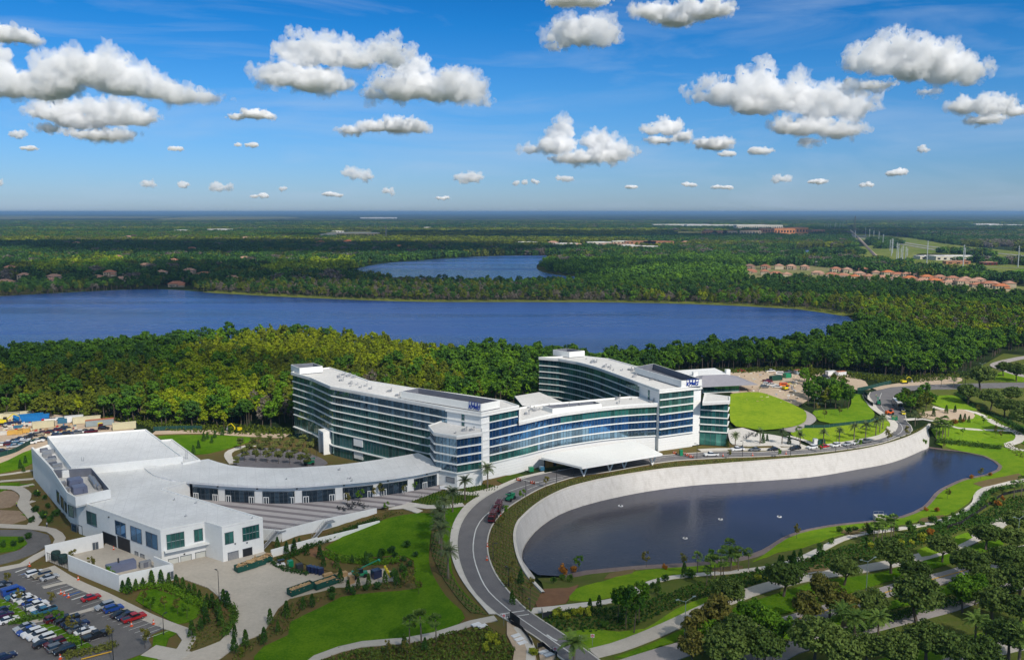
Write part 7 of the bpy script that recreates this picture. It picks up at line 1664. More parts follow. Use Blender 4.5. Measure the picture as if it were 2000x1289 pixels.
# cones, barrels, barriers
cone_m = M('cone_orange', (.75, .10, .02), None, .5)
for i, (px, py) in enumerate([(119,1160),(126,1163),(134,1167),(257,1223),(300,1219),(118,1287),(58,1106),(153,1133),(222,1074),(952,1068),(951,1094),(978,1008),(1412,891),(1470,890),(1535,887)]):
    thingparts('traffic_cone', 'orange and white traffic cone, %s in the list from car park to road' % nth(i) if 0 else 'orange traffic cone %s' % ['beside the blue parking bay, the first of three', 'beside the blue parking bay, the middle of three', 'beside the blue parking bay, the last of three', 'behind the red pickup in the lower row', 'at the end of the lower car row', 'at the bottom by the yellow kerb', 'at the top of the car park', 'on the path along the courtyard wall', 'inside the courtyard by the dark doors', 'on the inner kerb at the west bend', 'on the inner kerb below the west bend', 'on the kerb by the lift trucks', 'on the road right of the white pickup', 'on the road kerb opposite the grey car', 'on the road kerb opposite the black car'][i], 'traffic cone', px, py, 0,
        [('base', cone_m, lambda mb: mb.box((0, 0, 0), (.5, .5, .06))), ('body', cone_m, lambda mb: mb.lathe((0, 0, .05), [(.22, 0), (.05, .9)], 8)), ('white_band', signw, lambda mb: mb.lathe((0, 0, .4), [(.16, 0), (.12, .2)], 8))], 'orange traffic cones', s=1.3)
for i, (px, py) in enumerate([(1336,889),(1343,892),(1350,895),(1318,888),(1013,940),(1040,946)]):
    thingparts('road_barrier', 'orange and white road barrier %s' % ['beside the canopy, left of three in line', 'beside the canopy, middle of three in line', 'beside the canopy, right of three in line', 'alone just past the canopy', 'on the stop line of the drive', 'beyond the stop line of the drive'][i], 'barrier', px, py, -.5, [('board', cone_m, lambda mb: (mb.box((0, 0, .3), (1.9, .1, .35)), mb.box((0, 0, .85), (1.9, .1, .3)))), ('stripe', signw, lambda mb: (mb.box((-.45, -.07, .87), (.3, .04, .26)), mb.box((.45, -.07, .87), (.3, .04, .26)))), ('leg', polem, lambda mb: mb.box((-.8, 0, 0), (.1, .6, 1.1))), ('leg', polem, lambda mb: mb.box((.8, 0, 0), (.1, .6, 1.1)))], 'orange road barriers')
crate(1330, 890, (1.2, 1.2, 2.2), PAINT['green'], 'green portable toilet beside the barriers', 'portable_toilet', .2, 'toilet'); crate(1037, 921, (1.6, 1.4, 1.6), PAINT['green'], 'green bin at the foot of the white hotel base', 'waste_bin', .4, 'bin'); crate(1058, 919, (1.6, 1.4, 1.4), PAINT['teal'], 'teal bin left of the entrance doors', 'waste_bin', .4, 'bin')
crate(1592, 868, (1.6, 1.6, 2.2), PAINT['white'], 'white utility box on the lime lawn behind the parked cars', 'utility_box', .1, 'utility box'); crate(1603, 868, (3, 2, 1.8), M('bin_green', (.01,.06,.04)), 'dark green utility box beside the white one', 'utility_box', .1, 'utility box'); crate(1455, 872, (2.2, .8, .5), concw, 'pale stone bench at the garden front', 'bench', .1, 'bench'); crate(866, 955, (2.5, 1.2, .9), signw, 'white wrapped pallet beside the end of the pavilion', 'pallet', .2, 'pallet')
# terrace furniture
def furniture(px, py, flat, label):
    x, y = W(px, py, flat); t = thing('table_set', label, 'table', (x, y, flat), rnd.random() * 3, 'dark tables on the terraces')
    mb = MB(); mb.tube((0, 0, .70), (0, 0, .75), .55, .55, 12); o = bpy.data.objects.new('table_top', mb.mesh('table_top', polem)); COL.objects.link(o); o.parent = t
    mb = MB(); mb.tube((0, 0, 0), (0, 0, .7), .05, n=6); mb.tube((0, 0, 0), (0, 0, .05), .3, .3, 8); o = bpy.data.objects.new('leg', mb.mesh('leg', polem)); COL.objects.link(o); o.parent = t
    for k in range(3):
        a = k * 2.09 + .4; cx, cy = x + math.cos(a) * 1.0, y + math.sin(a) * 1.0; c = thing('chair', 'dark chair at the ' + label, 'chair', (cx, cy, flat), a, 'dark terrace chairs')
        for nm, bx in (('seat', ((0, 0, .42), (.46, .46, .06))), ('backrest', ((.22, 0, .48), (.05, .46, .45)))): mb = MB(); mb.box(*bx); o = bpy.data.objects.new(nm, mb.mesh(nm, polem)); COL.objects.link(o); o.parent = c
        for sx in (-1, 1):
            for sy in (-1, 1): mb = MB(); mb.box((sx * .2, sy * .2, 0), (.04, .04, .42)); o = bpy.data.objects.new('leg', mb.mesh('leg', polem)); COL.objects.link(o); o.parent = c
for i, (px, py) in enumerate([(664,994),(674,997),(682,989),(688,993),(693,985),(704,987),(712,992)]): furniture(px, py, .36, 'round dark table on the striped terrace, %s from the left' % nth(i))
for i, (px, py) in enumerate([(1457,856),(1462,852),(1468,848),(1475,852)]): furniture(px, py, .25, 'round dark table on the pale plaza, %s from the left' % nth(i))
# pond aerators and outlet
for px, py, s, lb in ((1212,988,.5,'small white float on the pond nearest the wall'),(1407,1014,.42,'white floating fountain ring in the middle of the pond'),(1522,1009,.42,'white floating fountain ring at the east end of the pond'),(1338,1051,.42,'white floating fountain ring nearest the south bank')):
    x, y = W(px, py, WATER_Z); t = thing('fountain_float', lb, 'fountain', (x, y, WATER_Z), 0, 'fountain floats on the pond'); mb = MB()
    for k in range(16): a, b = 2 * math.pi * k / 16, 2 * math.pi * (k + 1) / 16; mb.tube((1.5 * s * math.cos(a), 1.5 * s * math.sin(a), .08), (1.5 * s * math.cos(b), 1.5 * s * math.sin(b), .08), .16, n=6)
    o = bpy.data.objects.new('float_ring', mb.mesh('float_ring', signw)); COL.objects.link(o); o.parent = t; mb = MB(); mb.lathe((0, 0, 0), [(.3, 0), (.3, .3), (.08, .5)], 8); o = bpy.data.objects.new('nozzle', mb.mesh('nozzle', polem)); COL.objects.link(o); o.parent = t
x, y = W(1718, 1016, WATER_Z); t = thing('outlet_box', 'pale concrete outlet box at the south edge of the pond', 'outlet', (x, y, WATER_Z)); mb = MB(); mb.box((0, 0, -.5), (3.4, 2.6, 2.2)); o = bpy.data.objects.new('box', mb.mesh('box', concw)); COL.objects.link(o); o.parent = t; mb = MB(); [mb.tube((a, b, 1.7), (a, b, 2.7), .04, n=4) for a in (-1.6, 0, 1.6) for b in (-1.2, 1.2)]; [mb.tube((-1.6, b, 2.7), (1.6, b, 2.7), .04, n=4) for b in (-1.2, 1.2)]; o = bpy.data.objects.new('railing', mb.mesh('railing', metal)); COL.objects.link(o); o.parent = t

# people: one continuous skinned body each, with clothing as children
skin = M('skin', (.45, .28, .2), None, .6); jeans = M('trousers', (.03, .05, .10), None, .9); vest = M('hi_vis_vest', (.45, .80, .02), None, .6); shirtw = M('pale_shirt', (.6, .62, .65), None, .8); hairm = M('hair', (.03, .02, .015), None, .7); hat = M('hard_hat', (.85, .85, .8), None, .4)
def person(px, py, ang, label, top=vest, step=.18, flat=None):
    x, y = T(px, py); t = thing('person', label, 'person', (x, y, h(x, y) + .14), ang)
    J = {'pel': (0, 0, .95), 'ch': (0, 0, 1.25), 'nk': (0, 0, 1.48), 'hd': (.02, 0, 1.60), 'tp': (.02, 0, 1.72)}
    V, E, R = [], [], []
    def add(p, r): V.append(p); R.append(r); return len(V) - 1
    pel = add((0, 0, .95), .15); ch = add((0, 0, 1.25), .16); sh = add((0, 0, 1.42), .12); nk = add((0, 0, 1.50), .055); hd = add((.02, 0, 1.62), .095); tp = add((.02, 0, 1.72), .08)
    E += [(pel, ch), (ch, sh), (sh, nk), (nk, hd), (hd, tp)]
    for s in (-1, 1):
        k = add((s * step * .5, s * .10, .50), .075); a = add((-.02 + s * step * .8, s * .10, .09), .05); f = add((.16 + s * step * .8, s * .11, .05), .042); hp = add((0, s * .09, .88), .10)
        E += [(pel, hp), (hp, k), (k, a), (a, f)]
        so = add((0, s * .19, 1.42), .065); el = add((-.03 - s * step * .3, s * .25, 1.14), .05); wr = add((.06 - s * step * .6, s * .25, .90), .035); ha = add((.09 - s * step * .6, s * .25, .80), .04)
        E += [(sh, so), (so, el), (el, wr), (wr, ha)]
    me = bpy.data.meshes.new('body'); me.from_pydata(V, E, []); o = bpy.data.objects.new('body', me); COL.objects.link(o); o.parent = t
    md = o.modifiers.new('skin', 'SKIN'); sv = me.skin_vertices[0].data
    for i, r in enumerate(R): sv[i].radius = (r, r)
    sv[0].use_root = True; sb = o.modifiers.new('s', 'SUBSURF'); sb.levels = 1; sb.render_levels = 2; me.materials.append(skin)
    def part(nm, m, fn): mb = MB(); fn(mb); q = bpy.data.objects.new(nm, mb.mesh(nm, m, True)); COL.objects.link(q); q.parent = t
    part('shirt', top, lambda mb: mb.lathe((0, 0, .93), [(.175, 0), (.19, .2), (.20, .42), (.12, .55), (.07, .58)], 12, 0, .8, 1.15))
    for s in (-1, 1): part('sleeve', top, lambda mb: mb.tube((0, s * .19, 1.44), (-.03 - s * step * .3, s * .255, 1.14), .08, .065, 8)); part('trouser_leg', jeans, lambda mb: (mb.tube((0, s * .09, .98), (s * step * .5, s * .10, .50), .125, .095, 8), mb.tube((s * step * .5, s * .10, .52), (-.02 + s * step * .8, s * .10, .10), .095, .07, 8)))
    part('hard_hat' if top is vest else 'hair', hat if top is vest else hairm, lambda mb: mb.lathe((.02, 0, 1.66), [(.12, 0), (.11, .07), (.05, .12)], 10))
person(92, 1030, 1.0, 'person in a pale shirt walking on the path beside the hall', shirtw); person(89, 1012, 2.0, 'worker in a yellow-green vest in the beds beside the hall'); person(33, 990, .5, 'worker in a yellow-green vest on the curved path far from the hall'); person(74, 966, 2.5, 'worker in a yellow-green vest close to the side wall of the hall'); person(1711, 777, 0, 'worker in a yellow-green vest standing on the far road', vest, .05); person(1484, 762, 0, 'worker in a yellow-green vest on the building site', vest, .1)

# ---------------------------------------------------------------- distance: fields, roads, houses, works, pylons
fieldm = crisp(M('field', (0.10, 0.15, 0.025), (0.20, 0.21, 0.06), 1.0, 0, (0.004, 0.03, 0.12)), .5); fieldg = M('field_green', (0.10, 0.20, 0.02), (0.07, 0.15, 0.02), 1.0, 0, (0.004, 0.03)); dryland = M('dry_land', (0.17, 0.155, 0.06), (0.10, 0.11, 0.045), 1, 0, (0.002, 0.02)); hwy = M('highway', (0.34, 0.33, 0.32), (.26, .25, .25), 1, 0)
def patch(name, pts, m, z=.6, sm=True, kind='structure'):
    P = WP(pts); P = smooth_line(P, 60, True) if sm else P; r = delaunay_2d_cdt([Vector(p) for p in P], [], [list(range(len(P)))], 1, 1e-2); mb = MB(); mb.v = [(p.x, p.y, z) for p in r[0]]; mb.f = [tuple(f) for f in r[2]]; mb.m = [0] * len(mb.f); tag(mb.build(name, m), None, None, None, kind)
patch('field', [(1610,512),(1650,488),(1720,478),(1790,477),(1850,486),(1960,492),(2100,498),(2100,550),(1960,550),(1850,536),(1760,523),(1680,516)], fieldm, .3)
patch('field', [(1560,506),(1600,484),(1652,488),(1668,510),(1610,510)], fieldg, .34); patch('field', [(1960,532),(2000,526),(2100,530),(2100,545),(1985,545)], fieldg, .5)
patch('field', [(1655,456),(1760,463),(1860,478),(2060,500),(2060,510),(1850,492),(1740,474),(1655,466)], fieldm, .36); patch('field', [(495,518),(560,517),(640,519),(685,522),(640,526),(520,526)], fieldg, .4)
patch('clearing', [(0,422.5),(90,422),(310,423.5),(300,426),(100,427),(0,428)], dryland, .5); patch('clearing', [(300,430),(560,427),(560,424),(400,423)], dryland, .52)
patch('housing_ground', [(1440,524),(1600,516),(1760,534),(1900,552),(2020,562),(2020,588),(1900,580),(1780,562),(1650,557),(1560,552),(1440,552)], M('housing_lawn', (.14,.18,.04),(.24,.20,.12),1,0,(.01,.05)), .3)
patch('field', [(1300,454),(1400,452),(1620,456),(1620,464),(1300,463)], dryland, .4); patch('field', [(1160,477),(1320,475),(1320,484),(1160,485)], dryland, .42); patch('field', [(640,453),(735,452),(740,462),(645,462)], dryland, .44)
def far_road(pts, w, m=hwy, z=.9, name='road'):
    L = smooth_line(WP(pts), 60); mb = MB(); P = strip(L, w / 2); n = len(L)
    for i in range(n - 1): mb.face([(a, b, z) for a, b in (P[i], P[2*n-1-i], P[2*n-2-i], P[i+1])])
    tag(mb.build(name, m), kind='structure')
far_road([(1635,446),(1660,458),(1740,470),(1800,480),(1880,489),(2060,506)], 14); far_road([(1640,450),(1672,463),(1750,476),(1870,495),(2060,515)], 12, z=.95); far_road([(1690,461),(1670,463),(1560,462),(1400,459),(1300,458)], 14, z=1.0)
far_road([(1650,440),(1672,460),(1700,490),(1730,515)], 7, sandm, 1.05, 'path'); far_road([(1655,446),(1690,480),(1712,505)], 6, M('railway_ballast', (.12,.10,.09)), 1.1, 'railway'); far_road([(1790,524),(1850,520),(1960,524),(2060,526)], 6, hwy, 1.0)
stucco = M('stucco', (0.52, 0.44, 0.30), (0.40, 0.33, 0.24), .9, 0, (.01, .1), objr=.8); tile = M('clay_tile', (0.36, 0.16, 0.10), (0.42, 0.25, 0.18), .9, 0, (.01, .1), objr=.9); tileo = M('orange_tile', (0.52, 0.17, 0.07), (0.42, .16, .08), .9, 0)
def house_meshes(w, d, hh, roofm, two=True):
    a = MB(); a.box((0, 0, 0), (w, d, hh)); a.box((w * .3, -d * .55, 0), (w * .38, d * .3, hh * .55))
    b = MB(); e = .7; z = hh; rh = min(w, d) * .24
    def hip(cx, cy, W_, D_, z, rh):
        x0, x1, y0, y1 = cx - W_ / 2 - e, cx + W_ / 2 + e, cy - D_ / 2 - e, cy + D_ / 2 + e; k = min(W_, D_) / 2
        if W_ >= D_: r0, r1 = (x0 + k, cy, z + rh), (x1 - k, cy, z + rh)
        else: r0, r1 = (cx, y0 + k, z + rh), (cx, y1 - k, z + rh)
        A, B_, C_, D2 = (x0, y0, z), (x1, y0, z), (x1, y1, z), (x0, y1, z)
        if W_ >= D_: b.face([A, B_, r1, r0]); b.face([B_, C_, r1]); b.face([C_, D2, r0, r1]); b.face([D2, A, r0])
        else: b.face([A, B_, r0]); b.face([B_, C_, r1, r0]); b.face([C_, D2, r1]); b.face([D2, A, r0, r1])
        b.face([D2, C_, B_, A])
    hip(0, 0, w, d, z, rh); hip(w * .3, -d * .55, w * .38, d * .3, hh * .55, rh * .5)
    wn_ = []
    for fx in (-.36, -.15, .06): 
        for fz in ((.12, .58) if two else (.3,)):
            q = MB(); q.box((w * fx, -d / 2 - .04, hh * fz), (w * .1, .1, hh * .24)); wn_.append(q.mesh('window', glassc))
    q = MB(); q.box((-w * .26, -d / 2 - .05, 0), (1.1, .1, 2.2)); 
    return a.mesh('wall', stucco), b.mesh('roof', roofm), wn_, q.mesh('door', polem)
HM = [house_meshes(15, 12, 5.8, tile), house_meshes(13, 14, 5.8, tile), house_meshes(18, 12, 3.6, tile, False), house_meshes(16, 12, 5.6, tileo)]
def house(px, py, ty, ang, label, group, s=1.0, cat='house'):
    x, y = W(px, py); t = thing('house', label, cat, (x, y, .2), ang, group); t.scale = (s,) * 3; a, b, wn_, dr = HM[ty]
    for nm, me in [('wall', a), ('roof', b), ('door', dr)] + [('window', q) for q in wn_]: o = bpy.data.objects.new(nm, me); COL.objects.link(o); o.parent = t
HS = [(85,150,0),(195,152,0),(290,150,1),(375,152,0),(470,155,1),(95,178,2),(190,190,0),(270,195,2),(345,200,2),(685,172,0),(765,176,1),(880,176,0),(965,186,2),(1050,196,3),(1120,202,2),(1185,210,0),(1260,215,0),(1320,230,3),(1410,232,0),(1500,240,0),(1590,246,1),(1680,252,0),(1775,268,2),(1895,278,0),(850,205,0),(915,225,1),(1010,235,0),(1105,242,1),(1200,238,3),(1290,244,2),(1380,256,3),(1480,258,2),(1560,262,0),(1680,276,2),(1750,280,0),(1840,298,3),(660,202,2),(740,208,2),(820,226,3),(1640,262,1),(560,190,2)]
HS.sort()
for i, (x, y, ty) in enumerate(HS): house(1440 + .28 * x, 480 + .28 * y + 4, ty, rnd.choice([-.25, -.15, 1.35, .0]) , '%s house in the estate beyond the forest, %s from the left' % ('orange-roofed' if ty == 3 else 'pink-tiled', nth(i)), 'houses of the estate beyond the forest')
for i, (px, py, ty) in enumerate(HF): house(px, py, ty, rnd.choice([0, .3, -.3]), 'lone house among the trees beyond the lake, %s from the left' % nth(i), 'houses among the trees beyond the lake', 1.1 * max(1, W(px, py)[1] / 1700))
def shed(px, py, w, d, hh, m, rm, label, name='warehouse', ang=0.0, grp=None):
    x, y = W(px, py); bays = max(3, int(w / 12))
    def wins(mb):
        for k in range(bays): mb.box((-w / 2 + (k + .5) * w / bays, -d / 2 - .1, hh * .25), (w / bays * .45, .2, hh * .4))
    thingparts(name, label, 'building', 0, 0, ang, [('wall', m, lambda mb: mb.box((0, 0, 0), (w, d, hh))), ('roof', rm, lambda mb: (mb.box((0, 0, hh), (w + 1, d + 1, .6)), mb.box((0, 0, hh + .6), (w * .5, d * .5, .8)))), ('windows', glassc, wins)], grp, .2, (x, y))
pale = M('pale_wall', (.62, .57, .46), (.5, .46, .38), .9, 0, (.01, .1)); proof = M('pale_roof', (.72, .70, .66), (.6, .58, .55), .9, 0, (.01, .1)); terr = M('terracotta_wall', (.42, .20, .10), (.34, .17, .09), .9, 0, (.01, .1))
for a in ((1860,508,85,40,8,pale,proof,'long white-roofed works building beside the retention pond'),(1812,506,45,30,6,pale,proof,'smaller white-roofed shed left of the long works building'),(1905,512,60,25,6,terr,proof,'tan building with a pale roof right of the long works building'),(1868,516,45,14,5,terr,tile,'low red-fronted building in front of the works'),(1930,518,25,14,5,PAINT['maroon'],tile,'small dark red building east of the works'),(1625,520,55,18,7,pale,proof,'pale row building behind the housing estate, the left one'),(1680,523,70,18,6,pale,proof,'pale row building behind the housing estate, the right one'),
    (690,461,200,60,12,M('sand_wall',(.60,.47,.27)),proof,'long sand-coloured warehouse on the plain'),(640,462,60,40,8,pale,proof,'small pale building left of the long warehouse'),(835,447,40,30,8,pale,proof,'tiny pale building on the plain behind the second lake'),(1480,447,260,80,20,pale,proof,'big pale block behind the outlet mall'),(1415,443,500,90,12,proof,proof,'long white estate on the plain, right part'),(1330,442,380,80,12,proof,proof,'long white estate on the plain, left part'),
    (1385,458,60,25,14,terr,tile,'terracotta apartment block, first from the left'),(1405,458,60,25,14,terr,tile,'terracotta apartment block, second from the left'),(1425,458,60,25,14,stucco,tile,'terracotta apartment block, third from the left'),(1465,457,90,25,14,stucco,tile,'terracotta apartment block, fourth from the left'),(1495,455,60,30,20,terr,tile,'square terracotta tower block'),(1530,457,90,40,24,M('orange_wall',(.55,.22,.08)),tile,'orange hotel block on the plain, the left one'),(1558,456,80,40,26,MATS['orange_wall'],tile,'orange hotel block on the plain, the right one'),(1595,455,60,40,14,terr,tile,'low terracotta block at the highway'),
    (1170,478,70,30,7,pale,proof,'pale house row by the second lake, first from the left'),(1200,481,70,30,7,stucco,tile,'pale house row by the second lake, second from the left'),(1215,476,60,30,7,stucco,proof,'tan-roofed row behind the second lake'),(1250,477,90,30,8,terr,tile,'brown-roofed hall behind the second lake, the left one'),(1285,477,90,30,8,terr,tile,'brown-roofed hall behind the second lake, the right one'),(1240,485,60,20,6,pale,proof,'pale row in front of the brown halls, the left one'),(1270,486,40,20,6,pale,proof,'pale row in front of the brown halls, the middle one'),(1230,483,40,20,6,proof,proof,'white row in front of the brown halls'),(1105,480,70,25,6,pale,proof,'pale row among the trees left of the second lake houses'),(1030,477,60,25,6,pale,proof,'pale building above the far shore of the second lake'),
    (1924,441,160,60,12,proof,proof,'white shed on the eastern plain, the left one'),(1965,442,260,60,10,proof,proof,'white shed on the eastern plain, the right one'),(740,427,500,200,14,proof,proof,'pale works on the horizon'),(660,455,50,30,8,pale,proof,'pale building just behind the long warehouse'),(430,451,120,50,8,proof,proof,'white building on the western plain'),(355,453,60,40,8,pale,proof,'small pale building on the western plain')):
    shed(*a)
def pylon(px, pyb, pyt, label, kind='pole'):
    x, y = W(px, pyb); hh = ZT(x, y, pyt)
    if kind == 'pole': parts = [('pole', M('pylon_metal', (.45, .48, .50), None, .5), lambda mb: mb.tube((0, 0, 0), (0, 0, hh), .9, .45, 6)), ('cross_arm', MATS['pylon_metal'], lambda mb: [mb.tube((-5, 0, hh * q), (5, 0, hh * q), .25, n=4) for q in (.95, .85, .75)])]
    else:
        def lat(mb):
            for sx in (-1, 1):
                for sy in (-1, 1): mb.tube((sx * hh * .05, sy * hh * .05, 0), (sx * .6, sy * .6, hh), .45, .3, 4)
            for k in range(12):
                z0, z1 = hh * k / 12, hh * (k + 1) / 12; w0 = hh * .05 * (1 - k / 12) + .6; w1 = hh * .05 * (1 - (k + 1) / 12) + .6
                for s in (-1, 1): mb.tube((-w0, s * w0, z0), (w1, s * w1, z1), .25, n=4); mb.tube((w0, s * w0, z0), (-w1, s * w1, z1), .25, n=4)
        parts = [('mast', M('lattice_steel', (.12, .13, .14), None, .6), lat), ('arm', MATS['lattice_steel'], lambda mb: [mb.tube((-9, 0, hh * q), (9, 0, hh * q), .35, n=4) for q in (.92, .8)])]
    thingparts('pylon', label, 'pylon', 0, 0, .8, parts, 'power pylons', 0, (x, y))
for i, (px, b, t_) in enumerate(sorted([(1762,515,480),(1759,512,484),(1751,508,474),(1754,509,476),(1768,518,482),(1772,500,485),(1741,500,466),(1738,490,468),(1743,495,467),(1880,530,478),(1810,515,470),(1988,522,480),(1884,510,484),(1724,482,458),(1716,476,452),(1706,470,450),(1698,466,447),(1690,462,445),(1640,452,436),(1630,452,438),(1622,450,437),(1618,449,438),(1610,450,439),(1632,448,435),(1670,466,450),(1646,450,434)])): pylon(px, b, t_, 'pale steel power pole of the line across the plain, %s from the left' % nth(i))
pylon(1668, 470, 422, 'tall dark lattice pylon standing above all others', 'lattice'); pylon(754, 470, 440, 'small grey lattice pylon near the long warehouse', 'lattice')

# ---------------------------------------------------------------- clouds: closed volumes of scattering droplets
def cloud_mat(name, dens, col=(1, 1, 1)):
    m = bpy.data.materials.new(name); m.use_nodes = True; nt = m.node_tree; nt.nodes.clear(); o = nt.nodes.new('ShaderNodeOutputMaterial'); v = nt.nodes.new('ShaderNodeVolumeScatter')
    v.inputs['Density'].default_value = dens; v.inputs['Color'].default_value = (*col, 1); v.inputs['Anisotropy'].default_value = 0.0; nt.links.new(v.outputs[0], o.inputs['Volume']); return m
def cloud_tex(scale, depth=3):
    k = 'ct%d' % int(scale)
    if k not in bpy.data.textures: t = bpy.data.textures.new(k, 'CLOUDS'); t.noise_scale = scale; t.noise_depth = depth
    return bpy.data.textures[k]
_b = bmesh.new(); bmesh.ops.create_icosphere(_b, subdivisions=2, radius=1); ICV = np.array([v.co[:] for v in _b.verts]); ICF = np.array([[v.index for v in f.verts] for f in _b.faces]); _b.free()
class Puffs:
    def __init__(s): s.c = []; s.r = []
    def add(s, c, r): s.c.append(c); s.r.append(r)
    def mesh(s, name):
        c, r = np.array(s.c), np.array(s.r); n = len(c); V = (ICV[None] * r[:, None] + c[:, None]).reshape(-1, 3); F = (ICF[None] + (np.arange(n) * len(ICV))[:, None, None]).reshape(-1, 3)
        me = bpy.data.meshes.new(name); me.from_pydata(V.tolist(), [], F.tolist()); return me
def SK(px, py, d):
    v = (644.5 - py) / F_PX; q = _ct + v * _st
    return (px - 1000) / F_PX * d / q, CAM_H + d * (-_st + v * _ct) / q
def cloud(blobs, label, seed, tau=2.1, base=1000.0, dist=None, world=None, flat=.25):
    """blobs: ellipses of the photograph (cx, cy, rx, ry); each becomes a heap of puffs at the cloud's own distance"""
    r = random.Random(seed); yb = max(b[1] + b[3] for b in blobs)
    if world: d = world[1]; cx, cz = world[0], world[2]
    else:
        el = max(.012, (414 - yb) / F_PX); d = min(base / el, 42000.0) if dist is None else dist
        k = d / F_PX; xm = sum(b[0] for b in blobs) / len(blobs); cx, cz = SK(xm, yb, d)
    k = d / F_PX if not world else world[3]
    bm = Puffs()
    for bx, by, rx, ry in blobs:
        X, Zc = SK(bx, by + 8, d); X -= cx; Zc -= cz; RX, RZ_ = rx * k, ry * k * .92
        bm.add((X, 0, Zc - RZ_ * .15), (RX * .78, RX * .7, RZ_ * .66))
        n = max(9, min(46, int(22 * rx / max(ry, 4))))
        for i in range(n):
            a = r.uniform(-.35, 3.49); q = r.uniform(.55, .95); rr = RZ_ * r.uniform(.20, .50) * (1.2 - .45 * q)
            bm.add((X + RX * q * math.cos(a), r.uniform(-.65, .35) * RX, Zc + RZ_ * q * math.sin(a) * .86), (rr * 1.15, rr * 1.2, rr))
    me = bm.mesh('cloud')
    o = bpy.data.objects.new('cloud', me); COL.objects.link(o); o.location = (cx, d, cz)
    w = max(v.co.x for v in me.vertices) - min(v.co.x for v in me.vertices)
    px_w = w / k if not world else 300
    rm = o.modifiers.new('r', 'REMESH'); rm.mode = 'VOXEL'; rm.voxel_size = max(w / 150, k * 1.5)
    R0 = sum(b[3] for b in blobs) / len(blobs) * k
    for sc, am in ((1.5, .34), (.55, .36), (.2, .20)):
        dm = o.modifiers.new('d', 'DISPLACE'); dm.texture = cloud_tex(max(10, R0 * sc)); dm.texture_coords = 'GLOBAL'; dm.strength = R0 * am * 1.5; dm.mid_level = .5
    key = 'cloud_%d' % round(math.log(tau / max(R0, 1)) * 6); 
    if key not in MATS: MATS[key] = cloud_mat('cloud', tau / max(R0, 1))
    me.materials.append(MATS[key]); tag(o, label, 'cloud', 'clouds')
    if tau > .5:
        f = bpy.data.objects.new('fringe', me.copy()); COL.objects.link(f); f.parent = o; f.scale = (1.12, 1.15, 1.22); f.location = (0, 0, -R0 * .1)
        rm = f.modifiers.new('r', 'REMESH'); rm.mode = 'VOXEL'; rm.voxel_size = max(w / 110, k * 1.8)
        for sc, am in ((1.2, 1.25), (.45, .75), (.17, .30)):
            dm = f.modifiers.new('d', 'DISPLACE'); dm.texture = cloud_tex(max(10, R0 * sc)); dm.texture_coords = 'GLOBAL'; dm.strength = R0 * am * 1.5; dm.mid_level = .52
        f.data.materials.clear(); f.data.materials.append(cloud_mat('cloud_fringe', 1.0 / max(R0, 1)))
    return o
BIGC = [
 ('long heaped cloud bank cut by the left edge of the sky', [(-10,120,45,40),(20,160,60,28),(90,162,70,30),(150,135,60,32),(200,138,60,36),(250,155,60,32),(300,170,45,22),(350,180,40,18),(400,184,26,12)]),
 ('small greyish cloud at the left edge above the long bank', [(0,60,30,18),(35,64,32,13),(60,72,16,8)]),
 ('ragged layered cloud just under the long left bank', [(110,215,45,18),(160,225,60,26),(220,220,60,24),(268,225,32,18),(200,255,66,12),(95,243,20,8)]),
 ('broad cloud left of centre, the left half of the pair', [(558,142,44,26),(610,152,55,24),(650,155,35,20),(600,102,45,26),(650,102,45,26),(695,112,35,18),(745,98,30,22),(770,112,22,13)]),
 ('broad cloud left of centre, the right half of the pair', [(800,125,35,20),(790,168,55,28),(850,165,60,32),(900,168,48,32),(935,188,16,16),(740,178,25,14)]),
 ('flat cloud under the pair left of centre', [(690,247,28,8),(735,240,30,12),(780,238,42,17),(815,243,18,11)]),
 ('small flat cloud between the left bank and the pair', [(465,220,20,6),(500,215,28,10),(525,220,12,6)]),
 ('rounded cloud near the top right of centre', [(1100,62,26,30),(1140,58,46,30),(1178,62,26,30),(1082,82,18,8)]),
 ('cloud cut by the top edge right of centre', [(1280,18,35,16),(1320,28,45,20),(1370,14,50,20),(1410,14,20,10)]),
 ('thin sliver of cloud at the very top edge', [(1110,-6,50,8),(1150,-4,40,7)]),
 ('big flat-bottomed cloud high on the right', [(1680,118,30,22),(1730,112,45,36),(1780,118,55,42),(1840,128,50,36),(1890,140,28,24),(1700,160,50,8),(1755,80,18,16),(1812,172,24,6)]),
 ('largest heaped cloud right of centre', [(1370,185,18,12),(1412,182,33,24),(1480,158,28,28),(1480,192,58,34),(1550,188,45,30),(1602,202,48,32),(1660,208,34,26),(1562,240,66,20),(1632,248,48,16),(1580,268,28,7)]),
 ('cloud cut by the right edge of the sky', [(1885,202,26,16),(1935,202,40,20),(1978,210,24,11),(1922,226,38,9)]),
 ('towering white cloud over the middle horizon', [(1095,252,23,20),(1090,278,38,20),(1038,286,18,9),(1165,272,28,19),(1190,292,42,20),(1130,300,56,12)]),
 ('peaked cloud between the towering one and the largest', [(1275,248,18,10),(1305,243,23,18),(1332,260,18,11),(1290,266,32,7)]),
 ('small cloud just below the left end of the largest', [(1395,275,33,12),(1370,272,16,7)]),
]
for i, (lb, bl_) in enumerate(BIGC): cloud(bl_, lb, 50 + i)
